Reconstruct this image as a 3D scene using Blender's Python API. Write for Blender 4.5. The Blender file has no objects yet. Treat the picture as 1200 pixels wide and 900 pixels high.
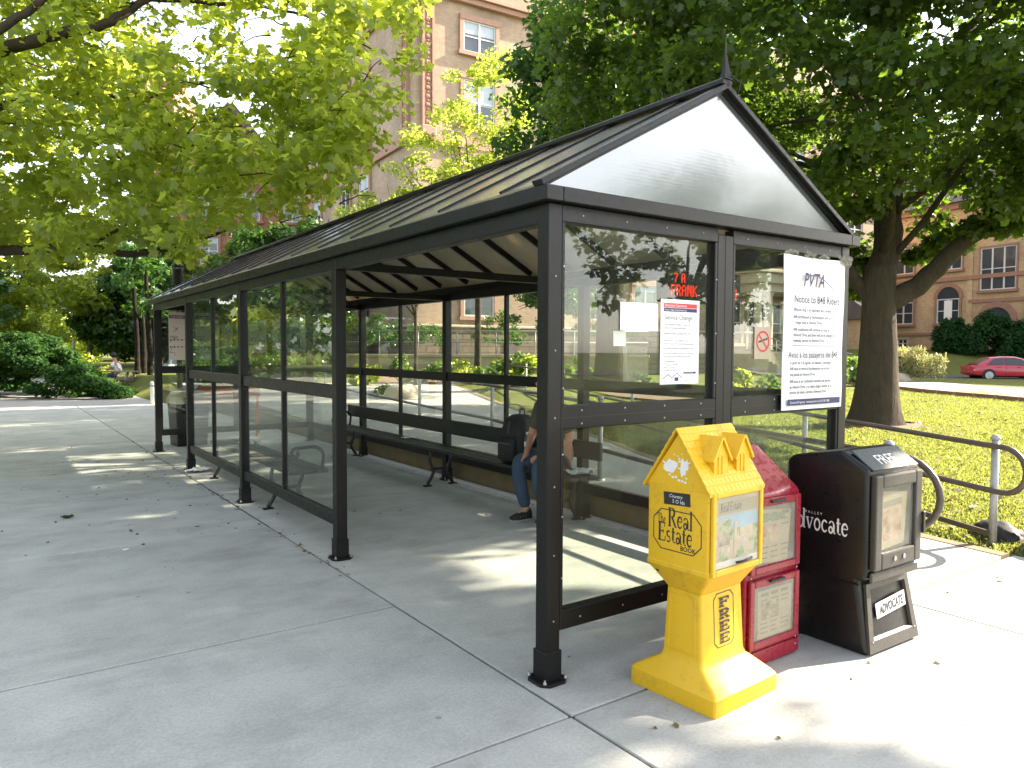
import bpy, bmesh, math, random
import numpy as np
from mathutils import Vector, Matrix, noise as mnoise
R = math.radians
random.seed(7)
SC = bpy.context.scene
COL = SC.collection

# ---------------------------------------------------------------- camera basis
CAM = Vector((-2.154, -2.748, 1.6))
FW = Vector((0.57806, 0.81475, -0.04505)).normalized()
RT = Vector((0.81567, -0.57850, 0.00385))
UP = RT.cross(FW).normalized()
RT = FW.cross(UP).normalized()
FPX = 870.9

def at(px, py, d):
    """a point of the place, from where it is seen and how far away it is"""
    return CAM + (FW + RT * ((px - 600) / FPX) - UP * ((py - 450) / FPX)) * d

def spot(px, d, z=0.0):
    p = at(px, 411, d)
    return Vector((p.x, p.y, z))

# ---------------------------------------------------------------- tagging
def tag(o, label=None, cat=None, group=None, kind=None):
    if label: o['label'] = label
    if cat: o['category'] = cat
    if group: o['group'] = group
    if kind: o['kind'] = kind
    return o

def empty(name, loc=(0, 0, 0), rz=0.0, label=None, cat=None, group=None):
    o = bpy.data.objects.new(name, None)
    o.empty_display_size = 0.2
    o.location = loc
    o.rotation_euler = (0, 0, rz)
    COL.objects.link(o)
    return tag(o, label, cat, group)

def link(name, me, mat, parent=None):
    o = bpy.data.objects.new(name, me)
    if mat is not None and len(me.materials) == 0:
        me.materials.append(mat)
    COL.objects.link(o)
    if parent is not None:
        o.parent = parent
    return o

def copy_tree(o, parent=None):
    c = o.copy()
    COL.objects.link(c)
    if parent is not None:
        c.parent = parent
    for ch in list(o.children):
        copy_tree(ch, c)
    return c

# ---------------------------------------------------------------- mesh builder
class MB:
    def __init__(s):
        s.bm = bmesh.new()

    def face(s, pts):
        vs = [s.bm.verts.new(p) for p in pts]
        return s.bm.faces.new(vs)

    def box(s, lo, hi, bev=0.0, seg=1):
        lo = Vector(lo); hi = Vector(hi)
        return s.obox((lo + hi) / 2, hi - lo, Matrix.Identity(3), bev, seg)

    def obox(s, c, size, rot, bev=0.0, seg=1):
        b = bmesh.new()
        bmesh.ops.create_cube(b, size=1.0)
        for v in b.verts:
            v.co = Vector((v.co.x * size[0], v.co.y * size[1], v.co.z * size[2]))
        if bev > 0:
            bmesh.ops.bevel(b, geom=list(b.edges), offset=bev, segments=seg, profile=0.6, affect='EDGES')
        for v in b.verts:
            v.co = rot @ v.co + Vector(c)
        s.join(b)
        return s

    def bar(s, a, b, w, h, bev=0.0, up=(0, 0, 1)):
        """box beam from a to b, w across, h along the up side"""
        a = Vector(a); b = Vector(b)
        d = (b - a); L = d.length; d.normalize()
        side = d.cross(Vector(up))
        if side.length < 1e-5: side = Vector((1, 0, 0))
        side.normalize(); u = side.cross(d)
        rot = Matrix((d, side, u)).transposed()
        return s.obox((a + b) / 2, (L, w, h), rot, bev)

    def join(s, b):
        b.normal_update()
        me = bpy.data.meshes.new('tmp')
        b.to_mesh(me); b.free()
        s.bm.from_mesh(me)
        bpy.data.meshes.remove(me)

    def tube(s, pts, r, n=8, cap=True):
        pts = [Vector(p) for p in pts]
        rs = r if isinstance(r, (list, tuple)) else [r] * len(pts)
        rings = []
        t0 = (pts[1] - pts[0]).normalized()
        ref = Vector((0, 0, 1)) if abs(t0.z) < 0.9 else Vector((1, 0, 0))
        x = t0.cross(ref).normalized()
        for i, p in enumerate(pts):
            if i == 0: t = pts[1] - pts[0]
            elif i == len(pts) - 1: t = pts[-1] - pts[-2]
            else: t = (pts[i + 1] - pts[i]).normalized() + (pts[i] - pts[i - 1]).normalized()
            t.normalize()
            x = (x - t * x.dot(t)).normalized(); y = t.cross(x)
            rings.append([s.bm.verts.new(p + (x * math.cos(2 * math.pi * k / n) + y * math.sin(2 * math.pi * k / n)) * rs[i]) for k in range(n)])
        for a, b in zip(rings, rings[1:]):
            for k in range(n):
                f = s.bm.faces.new((a[k], a[(k + 1) % n], b[(k + 1) % n], b[k])); f.smooth = True
        if cap:
            s.bm.faces.new(rings[0][::-1]); s.bm.faces.new(rings[-1])
        return s

    def loft(s, rings, cap=True, smooth=False):
        rs = [[s.bm.verts.new(p) for p in r] for r in rings]
        n = len(rs[0])
        for a, b in zip(rs, rs[1:]):
            for k in range(n):
                f = s.bm.faces.new((a[k], a[(k + 1) % n], b[(k + 1) % n], b[k])); f.smooth = smooth
        if cap:
            s.bm.faces.new(rs[0][::-1]); s.bm.faces.new(rs[-1])
        return s

    def prism(s, poly, axis, a, b, bev=0.0, seg=2):
        """polygon of 2D points extruded along an axis from a to b; the 2D axes are the two other ones in order"""
        def P(u, v, t):
            return {0: (t, u, v), 1: (u, t, v), 2: (u, v, t)}[axis]
        q = bmesh.new()
        v0 = [q.verts.new(P(u, v, a)) for u, v in poly]
        v1 = [q.verts.new(P(u, v, b)) for u, v in poly]
        n = len(poly)
        q.faces.new(v0); q.faces.new(v1[::-1])
        for k in range(n):
            q.faces.new((v0[k], v1[k], v1[(k + 1) % n], v0[(k + 1) % n]))
        bmesh.ops.recalc_face_normals(q, faces=q.faces)
        if bev > 0:
            bmesh.ops.bevel(q, geom=list(q.edges), offset=bev, segments=seg, profile=0.5, affect='EDGES', clamp_overlap=True)
        s.join(q)
        return s

    def lathe(s, c, prof, n=16, axis=2):
        c = Vector(c); rings = []
        for r, z in prof:
            ring = []
            for k in range(n):
                a = 2 * math.pi * k / n
                u, v = r * math.cos(a), r * math.sin(a)
                ring.append(c + Vector({0: (z, u, v), 1: (u, z, v), 2: (u, v, z)}[axis]))
            rings.append(ring)
        return s.loft(rings, True, True)

    def ball(s, c, rad, u=12, v=8):
        q = bmesh.new()
        bmesh.ops.create_uvsphere(q, u_segments=u, v_segments=v, radius=1.0)
        r = rad if isinstance(rad, (tuple, list)) else (rad,) * 3
        for w in q.verts: w.co = Vector((w.co.x * r[0], w.co.y * r[1], w.co.z * r[2])) + Vector(c)
        for f in q.faces: f.smooth = True
        s.join(q)
        return s

    def build(s, name, mat, parent=None, label=None, smooth_angle=None, recalc=True):
        if recalc:
            bmesh.ops.recalc_face_normals(s.bm, faces=s.bm.faces)
        me = bpy.data.meshes.new(name)
        s.bm.to_mesh(me); s.bm.free()
        if smooth_angle is not None:
            for p in me.polygons: p.use_smooth = True
            me.set_sharp_from_angle(angle=R(smooth_angle))
        o = link(name, me, mat, parent)
        if label: o['label'] = label
        return o

def smoothpath(pts, n=6):
    """Catmull-Rom through points"""
    P = [Vector(p) for p in pts]
    P = [2 * P[0] - P[1]] + P + [2 * P[-1] - P[-2]]
    out = []
    for i in range(1, len(P) - 2):
        for k in range(n):
            t = k / n
            a, b, c, d = P[i - 1], P[i], P[i + 1], P[i + 2]
            out.append(0.5 * ((2 * b) + (c - a) * t + (2 * a - 5 * b + 4 * c - d) * t * t + (3 * b - a - 3 * c + d) * t ** 3))
    out.append(P[-2])
    return out

# ---------------------------------------------------------------- materials
class NT:
    def __init__(s, name):
        s.m = bpy.data.materials.new(name); s.m.use_nodes = True
        s.t = s.m.node_tree; s.t.nodes.clear()
        s.out = s.n('ShaderNodeOutputMaterial')
    def n(s, typ, **kw):
        nd = s.t.nodes.new(typ)
        for k, v in kw.items():
            if k in nd.inputs: s.set(nd.inputs[k], v)
            else: setattr(nd, k, v)
        return nd
    def set(s, sock, v):
        if hasattr(v, 'is_output') or isinstance(v, bpy.types.NodeSocket): s.t.links.new(v, sock)
        else:
            try: sock.default_value = v
            except Exception: sock.default_value = tuple(v) + (1.0,)
    def i(s, nd, key, v):
        s.set(nd.inputs[key], v)
    def coord(s, scale=None, kind='Object'):
        c = s.n('ShaderNodeTexCoord').outputs[kind]
        if scale is not None:
            mp = s.n('ShaderNodeMapping'); s.i(mp, 'Vector', c); mp.inputs['Scale'].default_value = scale
            c = mp.outputs[0]
        return c
    def noise(s, vec, scale, detail=4, rough=0.55):
        nd = s.n('ShaderNodeTexNoise'); s.i(nd, 'Vector', vec); nd.inputs['Scale'].default_value = scale
        nd.inputs['Detail'].default_value = detail; nd.inputs['Roughness'].default_value = rough
        return nd.outputs['Fac']
    def ramp(s, fac, stops):
        nd = s.n('ShaderNodeValToRGB'); s.i(nd, 'Fac', fac)
        el = nd.color_ramp.elements
        while len(el) < len(stops): el.new(0.5)
        for e, (p, c) in zip(el, stops):
            e.position = p; e.color = (c, c, c, 1) if isinstance(c, (int, float)) else tuple(c) + (1,)
        return nd.outputs['Color']
    def mix(s, fac, a, b, typ='MIX'):
        nd = s.n('ShaderNodeMix', data_type='RGBA', blend_type=typ)
        s.set(nd.inputs[0], fac)
        for k, v in ((6, a), (7, b)):
            s.set(nd.inputs[k], v if not isinstance(v, (tuple, list)) else tuple(v) + (1,))
        return nd.outputs[2]
    def math(s, op, a, b=0.5, c=0.0):
        nd = s.n('ShaderNodeMath', operation=op); s.set(nd.inputs[0], a); s.set(nd.inputs[1], b); s.set(nd.inputs[2], c)
        return nd.outputs[0]
    def bump(s, h, strength=0.3, dist=0.01):
        nd = s.n('ShaderNodeBump'); s.i(nd, 'Height', h); nd.inputs['Strength'].default_value = strength; nd.inputs['Distance'].default_value = dist
        return nd.outputs[0]
    def principled(s, color, rough=0.5, normal=None, metal=0.0, spec=0.5, coat=0.0):
        nd = s.n('ShaderNodeBsdfPrincipled')
        s.i(nd, 'Base Color', color if not isinstance(color, (tuple, list)) else tuple(color) + (1,))
        s.i(nd, 'Roughness', rough); nd.inputs['Metallic'].default_value = metal
        nd.inputs['Specular IOR Level'].default_value = spec; nd.inputs['Coat Weight'].default_value = coat
        if normal is not None: s.i(nd, 'Normal', normal)
        return nd.outputs[0]
    def schlick(s, r0, normal=None):
        lw = s.n('ShaderNodeLayerWeight'); lw.inputs['Blend'].default_value = 0.5
        if normal is not None: s.i(lw, 'Normal', normal)
        return s.math('MULTIPLY_ADD', s.math('POWER', lw.outputs['Facing'], 5.0), 1 - r0, r0)
    def done(s, sh):
        s.t.links.new(sh, s.out.inputs['Surface']); return s.m

def paint(name, color, rough=0.45, var=0.15, scale=6.0, dirt=0.0, dirtc=(0.10, 0.08, 0.06), metal=0.0, bump=0.05, spec=0.5, coat=0.0):
    """painted, moulded or plain surface with uneven tone, some gloss variation and optional grime"""
    t = NT(name); c = t.coord()
    n1 = t.noise(c, scale, 5); n2 = t.noise(c, scale * 9, 3)
    a = tuple(x * (1 - var) for x in color); b = tuple(min(1, x * (1 + var)) for x in color)
    col = t.mix(n1, a, b)
    if dirt > 0:
        d = t.ramp(t.noise(c, scale * 1.7, 8, 0.7), [(0.5, 0.0), (0.75, dirt)])
        col = t.mix(d, col, dirtc)
    rr = t.ramp(n2, [(0.3, max(0.02, rough - 0.08)), (0.7, min(1, rough + 0.1))])
    return t.done(t.principled(col, rr, t.bump(n2, bump, 0.004), metal, spec, coat))

M = {}
M['frame'] = paint('dark_bronze_metal', (0.0065, 0.0065, 0.0065), 0.40, 0.3, 4, 0.3, (0.022, 0.019, 0.015), bump=0.04, spec=0.3)
M['iron'] = paint('black_cast_iron', (0.012, 0.012, 0.013), 0.5, 0.3, 5)
M['bolt'] = paint('zinc_bolt', (0.35, 0.35, 0.34), 0.35, 0.2, 30, metal=0.8)
M['galv'] = paint('galvanised_steel', (0.36, 0.36, 0.35), 0.5, 0.2, 14, 0.3, (0.16, 0.12, 0.08), metal=0.3)
M['pipe'] = paint('weathered_brown_pipe', (0.085, 0.066, 0.054), 0.42, 0.3, 9, 0.4, (0.16, 0.11, 0.075), metal=0.2)
M['yellow'] = paint('yellow_plastic', (0.74, 0.44, 0.010), 0.42, 0.08, 3, 0.34, (0.36, 0.22, 0.03), bump=0.06)
M['red'] = paint('red_enamel', (0.23, 0.006, 0.020), 0.28, 0.12, 3, 0.10, (0.10, 0.015, 0.02), spec=0.55)
M['black_plastic'] = paint('black_plastic', (0.006, 0.006, 0.0065), 0.34, 0.3, 3, 0.15, (0.03, 0.027, 0.022), bump=0.08, spec=.4)
M['grey_plastic'] = paint('mottled_dark_grey_plastic', (0.040, 0.036, 0.030), 0.5, 0.25, 5, 0.5, (0.085, 0.072, 0.055))  # greyer than the black cabinet, with random brown patches
M['blue_label'] = paint('teal_black_header', (0.006, 0.022, 0.028), 0.5, 0.2, 5)
M['paper'] = paint('white_paper', (0.80, 0.81, 0.82), 0.6, 0.03, 3, bump=0.03)
M['vinyl'] = paint('white_vinyl', (0.82, 0.83, 0.85), 0.4, 0.03, 2, bump=0.06)
M['ink'] = paint('black_ink', (0.02, 0.02, 0.025), 0.6, 0.1)
M['inkgrey'] = paint('grey_ink', (0.007, 0.007, 0.010), 0.6, 0.1)
M['inkpurple'] = paint('dark_purple_ink', (0.016, 0.008, 0.026), 0.6, 0.1)
M['swoosh'] = paint('violet_ink', (0.16, 0.08, 0.22), 0.6, 0.1)
M['inkblue'] = paint('navy_ink', (0.02, 0.025, 0.10), 0.6, 0.1)
M['inkred'] = paint('red_ink', (0.55, 0.03, 0.04), 0.6, 0.1)
M['white'] = paint('white_print', (0.75, 0.74, 0.72), 0.55, 0.06, 20)
M['news'] = paint('newsprint', (0.55, 0.47, 0.34), 0.75, 0.15, 9)
M['newsdark'] = paint('newsprint_ink', (0.20, 0.17, 0.13), 0.75, 0.4, 22)
M['pic_sky'] = paint('printed_blue', (0.36, 0.52, 0.68), 0.4, 0.25, 12)
M['pic_green'] = paint('printed_green', (0.20, 0.30, 0.10), 0.4, 0.5, 18)
M['pic_violet'] = paint('printed_violet', (0.35, 0.30, 0.42), 0.4, 0.3, 14)
M['pic_pink'] = paint('printed_pink', (0.55, 0.30, 0.28), 0.5, 0.4, 14)
M['pic_tan'] = paint('printed_tan', (0.62, 0.50, 0.36), 0.5, 0.3, 14)
M['denim'] = paint('blue_denim', (0.036, 0.062, 0.105), 0.85, 0.35, 9, bump=0.3)
M['olive'] = paint('olive_cloth', (0.075, 0.068, 0.050), 0.9, 0.2, 9, bump=0.3)
M['skin'] = paint('skin', (0.42, 0.22, 0.14), 0.5, 0.1, 9)
M['hair'] = paint('dark_hair', (0.02, 0.014, 0.010), 0.6, 0.3, 40, bump=0.4)
M['nylon'] = paint('black_nylon', (0.014, 0.014, 0.015), 0.7, 0.3, 12, bump=0.3)
M['nylon_grey'] = paint('grey_nylon', (0.10, 0.10, 0.11), 0.7, 0.3, 12, bump=0.3)
M['rubber'] = paint('black_rubber', (0.014, 0.014, 0.014), 0.7, 0.2, 9)
M['rim'] = paint('alloy_wheel', (0.5, 0.5, 0.5), 0.3, 0.1, 9, metal=0.8)
M['rubber_sole'] = paint('grey_sole', (0.30, 0.30, 0.29), 0.7, 0.2, 9)
M['carred'] = paint('red_car_paint', (0.42, 0.012, 0.03), 0.2, 0.06, 2, spec=0.6, coat=0.6)
M['carsilver'] = paint('silver_car_paint', (0.50, 0.51, 0.52), 0.25, 0.05, 2, metal=0.5, coat=0.5)
M['carwhite'] = paint('white_car_paint', (0.72, 0.72, 0.71), 0.25, 0.05, 2, coat=0.5)
M['carglass'] = paint('dark_car_glass', (0.02, 0.025, 0.03), 0.06, 0.1, 2, spec=0.8)
M['lamp_red'] = paint('tail_lamp_red', (0.5, 0.01, 0.01), 0.2, 0.1, 2)
M['wood'] = paint('grey_wood', (0.22, 0.19, 0.16), 0.75, 0.3, 7, bump=0.3)
M['white_metal'] = paint('white_paint', (0.72, 0.72, 0.70), 0.4, 0.05, 6)
M['trimstone'] = paint('brownstone_trim', (0.28, 0.155, 0.105), 0.8, 0.25, 4, bump=0.3)
M['terracotta'] = paint('terracotta', (0.37, 0.215, 0.155), 0.8, 0.25, 6, bump=0.3)
M['limestone'] = paint('pale_stone', (0.45, 0.38, 0.28), 0.85, 0.22, 2.5, 0.35, (0.22, 0.17, 0.11), bump=0.3)
M['curbstone'] = paint('stained_curb_concrete', (0.17, 0.13, 0.07), 0.9, 0.3, 5, 0.6, (0.12, 0.095, 0.055), bump=0.4)
M['slate'] = paint('dark_roof_slate', (0.09, 0.07, 0.065), 0.7, 0.3, 3)
M['rock'] = paint('grey_boulder', (0.30, 0.27, 0.23), 0.9, 0.35, 5, 0.4, (0.15, 0.13, 0.1), bump=0.6)
M['winglass'] = paint('window_glass', (0.035, 0.045, 0.055), 0.08, 0.3, 0.6, spec=0.9)
M['winframe'] = paint('painted_window_frame', (0.55, 0.55, 0.53), 0.5, 0.08, 4)
M['blind'] = paint('pale_window_blind', (0.42, 0.47, 0.52), 0.5, 0.15, 1.0)

def printed(name, stops, scale, seed):
    t = NT(name); c = t.coord(); mp = t.n('ShaderNodeMapping'); t.i(mp, 'Vector', c); mp.inputs['Location'].default_value = (seed, seed * 2, seed * 3)
    n = t.noise(mp.outputs[0], scale, 5, 0.6); return t.done(t.principled(t.ramp(n, stops), 0.5))
M['print_scene'] = printed('printed_garden_photo', [(0.30, (0.10, 0.18, 0.06)), (0.42, (0.30, 0.40, 0.16)), (0.50, (0.55, 0.50, 0.36)), (0.58, (0.62, 0.40, 0.34)), (0.68, (0.70, 0.70, 0.68))], 22, 3.1)
M['print_face'] = printed('printed_people_photo', [(0.32, (0.16, 0.08, 0.06)), (0.45, (0.50, 0.24, 0.14)), (0.55, (0.62, 0.44, 0.28)), (0.68, (0.70, 0.66, 0.58))], 14, 7.7)
M['print_news'] = printed('printed_news_photo', [(0.35, (0.14, 0.11, 0.08)), (0.5, (0.36, 0.28, 0.19)), (0.66, (0.60, 0.52, 0.40))], 20, 5.2)
def worn_plastic():
    t = NT('worn_yellow_plastic'); c = t.coord()
    n1 = t.noise(c, 2.5, 5); col = t.mix(n1, (0.66, 0.38, 0.008), (0.76, 0.46, 0.014))
    sc = t.noise(t.coord((3, 3, 40)), 3.0, 6, 0.75); col = t.mix(t.ramp(sc, [(0.62, 0.0), (0.70, 0.35)]), col, (0.80, 0.60, 0.16))
    gr = t.noise(c, 7, 9, 0.75); col = t.mix(t.ramp(gr, [(0.54, 0.0), (0.72, 0.55)]), col, (0.30, 0.17, 0.03))
    sp = t.n('ShaderNodeTexVoronoi'); t.i(sp, 'Vector', c); sp.inputs['Scale'].default_value = 26
    col = t.mix(t.ramp(sp.outputs['Distance'], [(0.05, 0.55), (0.10, 0.0)]), col, (0.22, 0.14, 0.05))
    return t.done(t.principled(col, t.ramp(gr, [(0.3, 0.34), (0.7, 0.6)]), t.bump(t.noise(c, 50, 3), 0.08, 0.003)))
M['yellow'] = worn_plastic()

def brick(name, c1, c2, mortar, scale=1.0, var=0.35):
    t = NT(name); c = t.coord()
    # generic box mapping: horizontal run = x + y, so both facing directions get courses
    sep = t.n('ShaderNodeSeparateXYZ'); t.i(sep, 0, c)
    cmb = t.n('ShaderNodeCombineXYZ'); t.i(cmb, 0, t.math('ADD', sep.outputs[0], sep.outputs[1])); t.i(cmb, 1, sep.outputs[2])
    b = t.n('ShaderNodeTexBrick'); t.i(b, 'Vector', cmb.outputs[0])
    b.inputs['Color1'].default_value = c1 + (1,); b.inputs['Color2'].default_value = c2 + (1,); b.inputs['Mortar'].default_value = mortar + (1,)
    b.inputs['Scale'].default_value = scale; b.inputs['Mortar Size'].default_value = 0.012
    b.inputs['Brick Width'].default_value = 0.34; b.inputs['Row Height'].default_value = 0.11; b.inputs['Bias'].default_value = -0.1
    n = t.ramp(t.noise(c, 0.35, 6, 0.6), [(0.3, 1 - var), (0.7, 1 + var * 0.3)])
    n2 = t.ramp(t.noise(c, 3.0, 4, 0.6), [(0.3, 0.86), (0.7, 1.08)])
    col = t.mix(1.0, t.mix(1.0, b.outputs['Color'], n, 'MULTIPLY'), n2, 'MULTIPLY')
    return t.done(t.principled(col, 0.85, t.bump(b.outputs['Fac'], -0.4, 0.01)))
M['brick_tan'] = brick('tan_brick', (0.46, 0.335, 0.235), (0.40, 0.275, 0.185), (0.38, 0.30, 0.22))
M['brick_gold'] = brick('golden_brick', (0.54, 0.38, 0.21), (0.48, 0.32, 0.17), (0.34, 0.26, 0.17))
M['brick_red'] = brick('red_brick', (0.36, 0.13, 0.075), (0.28, 0.10, 0.06), (0.30, 0.22, 0.17))
M['ashlar'] = brick('stone_course', (0.20, 0.155, 0.105), (0.165, 0.125, 0.085), (0.10, 0.08, 0.06), 0.3)  # stone colour darkened to hold the tree shade on the building base

def concrete():
    t = NT('pavement_concrete'); c = t.coord()
    big = t.noise(c, 0.35, 5, 0.6); mid = t.noise(c, 2.2, 6, 0.65); fine = t.noise(c, 60, 3, 0.6); grit = t.noise(c, 190, 2, 0.5)
    col = t.mix(big, (0.355, 0.358, 0.330), (0.465, 0.466, 0.438))
    col = t.mix(1.0, col, t.ramp(mid, [(0.25, 0.80), (0.6, 1.06)]), 'MULTIPLY')
    col = t.mix(1.0, col, t.ramp(fine, [(0.3, 0.88), (0.7, 1.08)]), 'MULTIPLY')
    col = t.mix(1.0, col, t.ramp(grit, [(0.28, 0.72), (0.42, 1.0)]), 'MULTIPLY')
    gm = t.n('ShaderNodeNewGeometry'); col = t.mix(1.0, col, t.ramp(gm.outputs['Random Per Island'], [(0.0, 0.90), (1.0, 1.04)]), 'MULTIPLY')
    wv = t.n('ShaderNodeVectorMath', operation='ADD'); t.i(wv, 0, c); nz = t.n('ShaderNodeTexNoise'); t.i(nz, 'Vector', c); nz.inputs['Scale'].default_value = 1.6; nz.inputs['Detail'].default_value = 6; t.t.links.new(nz.outputs['Color'], wv.inputs[1])
    ve = t.n('ShaderNodeTexVoronoi', feature='DISTANCE_TO_EDGE'); t.i(ve, 'Vector', wv.outputs[0]); ve.inputs['Scale'].default_value = 0.33
    crk = t.math('MULTIPLY', t.ramp(ve.outputs['Distance'], [(0.0, 0.5), (0.0018, 0.0)]), t.ramp(t.noise(c, 0.5, 2), [(0.68, 0.0), (0.72, 1.0)]))
    col = t.mix(crk, col, (0.09, 0.085, 0.075))
    # old spots: chewing gum and drips
    v = t.n('ShaderNodeTexVoronoi'); t.i(v, 'Vector', c); v.inputs['Scale'].default_value = 3.1
    spotm = t.ramp(v.outputs['Distance'], [(0.035, 0.55), (0.06, 0.0)])
    keep = t.ramp(t.noise(c, 1.1, 2), [(0.44, 0.0), (0.52, 1.0)])
    col = t.mix(t.math('MULTIPLY', spotm, keep), col, (0.13, 0.125, 0.12))
    st = t.ramp(t.noise(t.coord((1.0, 2.4, 1.0)), 0.9, 7, 0.7), [(0.50, 0.0), (0.70, 0.42)])
    col = t.mix(st, col, (0.19, 0.18, 0.165))
    h = t.math('ADD', t.math('MULTIPLY', fine, 0.5), grit)
    return t.done(t.principled(col, 0.88, t.bump(h, 0.25, 0.003), spec=0.25))
M['concrete'] = concrete()
M['joint'] = paint('joint_dirt', (0.055, 0.048, 0.038), 0.95, 0.5, 20, 0.5, (0.06, 0.075, 0.03))

def path_mat():
    t = NT('path_concrete'); c = t.coord()
    col = t.mix(t.noise(c, 1.2, 6), (0.30, 0.285, 0.26), (0.40, 0.385, 0.36))
    col = t.mix(1.0, col, t.ramp(t.noise(c, 45, 3), [(0.3, 0.85), (0.7, 1.07)]), 'MULTIPLY')
    return t.done(t.principled(col, 0.9, t.bump(t.noise(c, 90, 2), 0.2, 0.003), spec=0.25))
M['path'] = path_mat()

def lawn_mat():
    t = NT('lawn'); c = t.coord()
    a = t.noise(c, 0.25, 5); b = t.noise(c, 5, 5, 0.7); d = t.noise(c, 40, 3, 0.7)
    col = t.mix(a, (0.10, 0.125, 0.020), (0.155, 0.165, 0.034))
    col = t.mix(t.ramp(b, [(0.45, 0.0), (0.75, 0.55)]), col, (0.16, 0.145, 0.055))
    col = t.mix(1.0, col, t.ramp(d, [(0.25, 0.45), (0.7, 1.25)]), 'MULTIPLY')
    return t.done(t.principled(col, 0.9, t.bump(d, 0.8, 0.04), spec=0.2))
M['lawn'] = lawn_mat()
def asphalt_mat():
    t = NT('asphalt'); c = t.coord()
    col = t.mix(t.noise(c, 2, 6), (0.05, 0.05, 0.052), (0.075, 0.073, 0.07))
    col = t.mix(1.0, col, t.ramp(t.noise(c, 70, 2), [(0.3, 0.75), (0.7, 1.2)]), 'MULTIPLY')
    return t.done(t.principled(col, 0.9, t.bump(t.noise(c, 80, 2), 0.3, 0.004)))
M['asphalt'] = asphalt_mat()
M['mulch'] = paint('bark_mulch', (0.15, 0.085, 0.05), 0.95, 0.5, 18, 0.4, (0.05, 0.03, 0.02), bump=0.8)

def bark_mat(name, c1, c2):
    t = NT(name); c = t.coord((1, 1, 0.22))
    n = t.noise(c, 14, 6, 0.7); g = t.noise(t.coord(), 3, 4)
    col = t.mix(n, c1, c2)
    col = t.mix(t.ramp(g, [(0.5, 0.0), (0.8, 0.35)]), col, (0.10, 0.10, 0.055))
    return t.done(t.principled(col, 0.95, t.bump(n, 1.0, 0.05), spec=0.15))
M['bark'] = bark_mat('maple_bark', (0.030, 0.024, 0.017), (0.105, 0.085, 0.060))
M['bark_black'] = bark_mat('near_black_bark', (0.008, 0.007, 0.006), (0.022, 0.018, 0.014))  # very dark bark tone for the slim trunks
M['bark_dark'] = bark_mat('dark_bark', (0.026, 0.020, 0.014), (0.085, 0.065, 0.045))

def leaf_mat(name, dark, light, trans, tw=0.45, gloss=0.35, gf=0.03):
    t = NT(name)
    g = t.n('ShaderNodeNewGeometry')
    rnd = g.outputs['Random Per Island']
    patch = t.noise(t.coord(), 0.6, 3)
    f = t.math('ADD', t.math('MULTIPLY', rnd, 0.65), t.math('MULTIPLY', patch, 0.35))
    col = t.mix(f, dark, light)
    tc = t.mix(f, tuple(x * 0.75 for x in trans), trans)
    d = t.n('ShaderNodeBsdfDiffuse'); t.i(d, 'Color', col)
    tr = t.n('ShaderNodeBsdfTranslucent'); t.i(tr, 'Color', tc)
    m1 = t.n('ShaderNodeMixShader'); m1.inputs[0].default_value = tw
    t.t.links.new(d.outputs[0], m1.inputs[1]); t.t.links.new(tr.outputs[0], m1.inputs[2])
    gl = t.n('ShaderNodeBsdfGlossy'); gl.inputs['Roughness'].default_value = gloss; gl.inputs['Color'].default_value = (0.9, 0.95, 0.9, 1)
    m2 = t.n('ShaderNodeMixShader'); m2.inputs[0].default_value = gf
    t.t.links.new(m1.outputs[0], m2.inputs[1]); t.t.links.new(gl.outputs[0], m2.inputs[2])
    return t.done(m2.outputs[0])
M['leaf_maple'] = leaf_mat('maple_leaf', (0.028, 0.062, 0.011), (0.062, 0.105, 0.018), (0.22, 0.36, 0.03), 0.45)
M['leaf_bright'] = leaf_mat('young_maple_leaf', (0.060, 0.105, 0.014), (0.12, 0.17, 0.022), (0.70, 0.80, 0.10), 0.64)
M['leaf_deep'] = leaf_mat('deep_green_leaf', (0.020, 0.055, 0.012), (0.050, 0.10, 0.020), (0.12, 0.28, 0.03), 0.35)
M['leaf_hedge'] = leaf_mat('juniper', (0.014, 0.045, 0.010), (0.040, 0.095, 0.020), (0.10, 0.22, 0.03), 0.25, 0.6, 0.008)
M['leaf_bush'] = leaf_mat('clipped_yew', (0.012, 0.045, 0.012), (0.028, 0.080, 0.018), (0.05, 0.14, 0.02), 0.2, 0.6, 0.01)
M['leaf_plant'] = leaf_mat('bed_plant_leaf', (0.05, 0.10, 0.02), (0.12, 0.19, 0.05), (0.28, 0.42, 0.06), 0.4)
M['leaf_feather'] = leaf_mat('feather_grass', (0.14, 0.16, 0.05), (0.34, 0.32, 0.16), (0.45, 0.45, 0.16), 0.45)
M['grass'] = leaf_mat('grass_blade', (0.070, 0.105, 0.020), (0.235, 0.230, 0.085), (0.36, 0.40, 0.08), 0.45)
M['leaf_pale'] = leaf_mat('pale_dry_leaf', (0.22, 0.17, 0.08), (0.42, 0.37, 0.22), (0.3, 0.24, 0.1), 0.2)
M['leaf_dry'] = leaf_mat('fallen_leaf', (0.07, 0.045, 0.02), (0.19, 0.14, 0.05), (0.2, 0.14, 0.04), 0.2)

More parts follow.
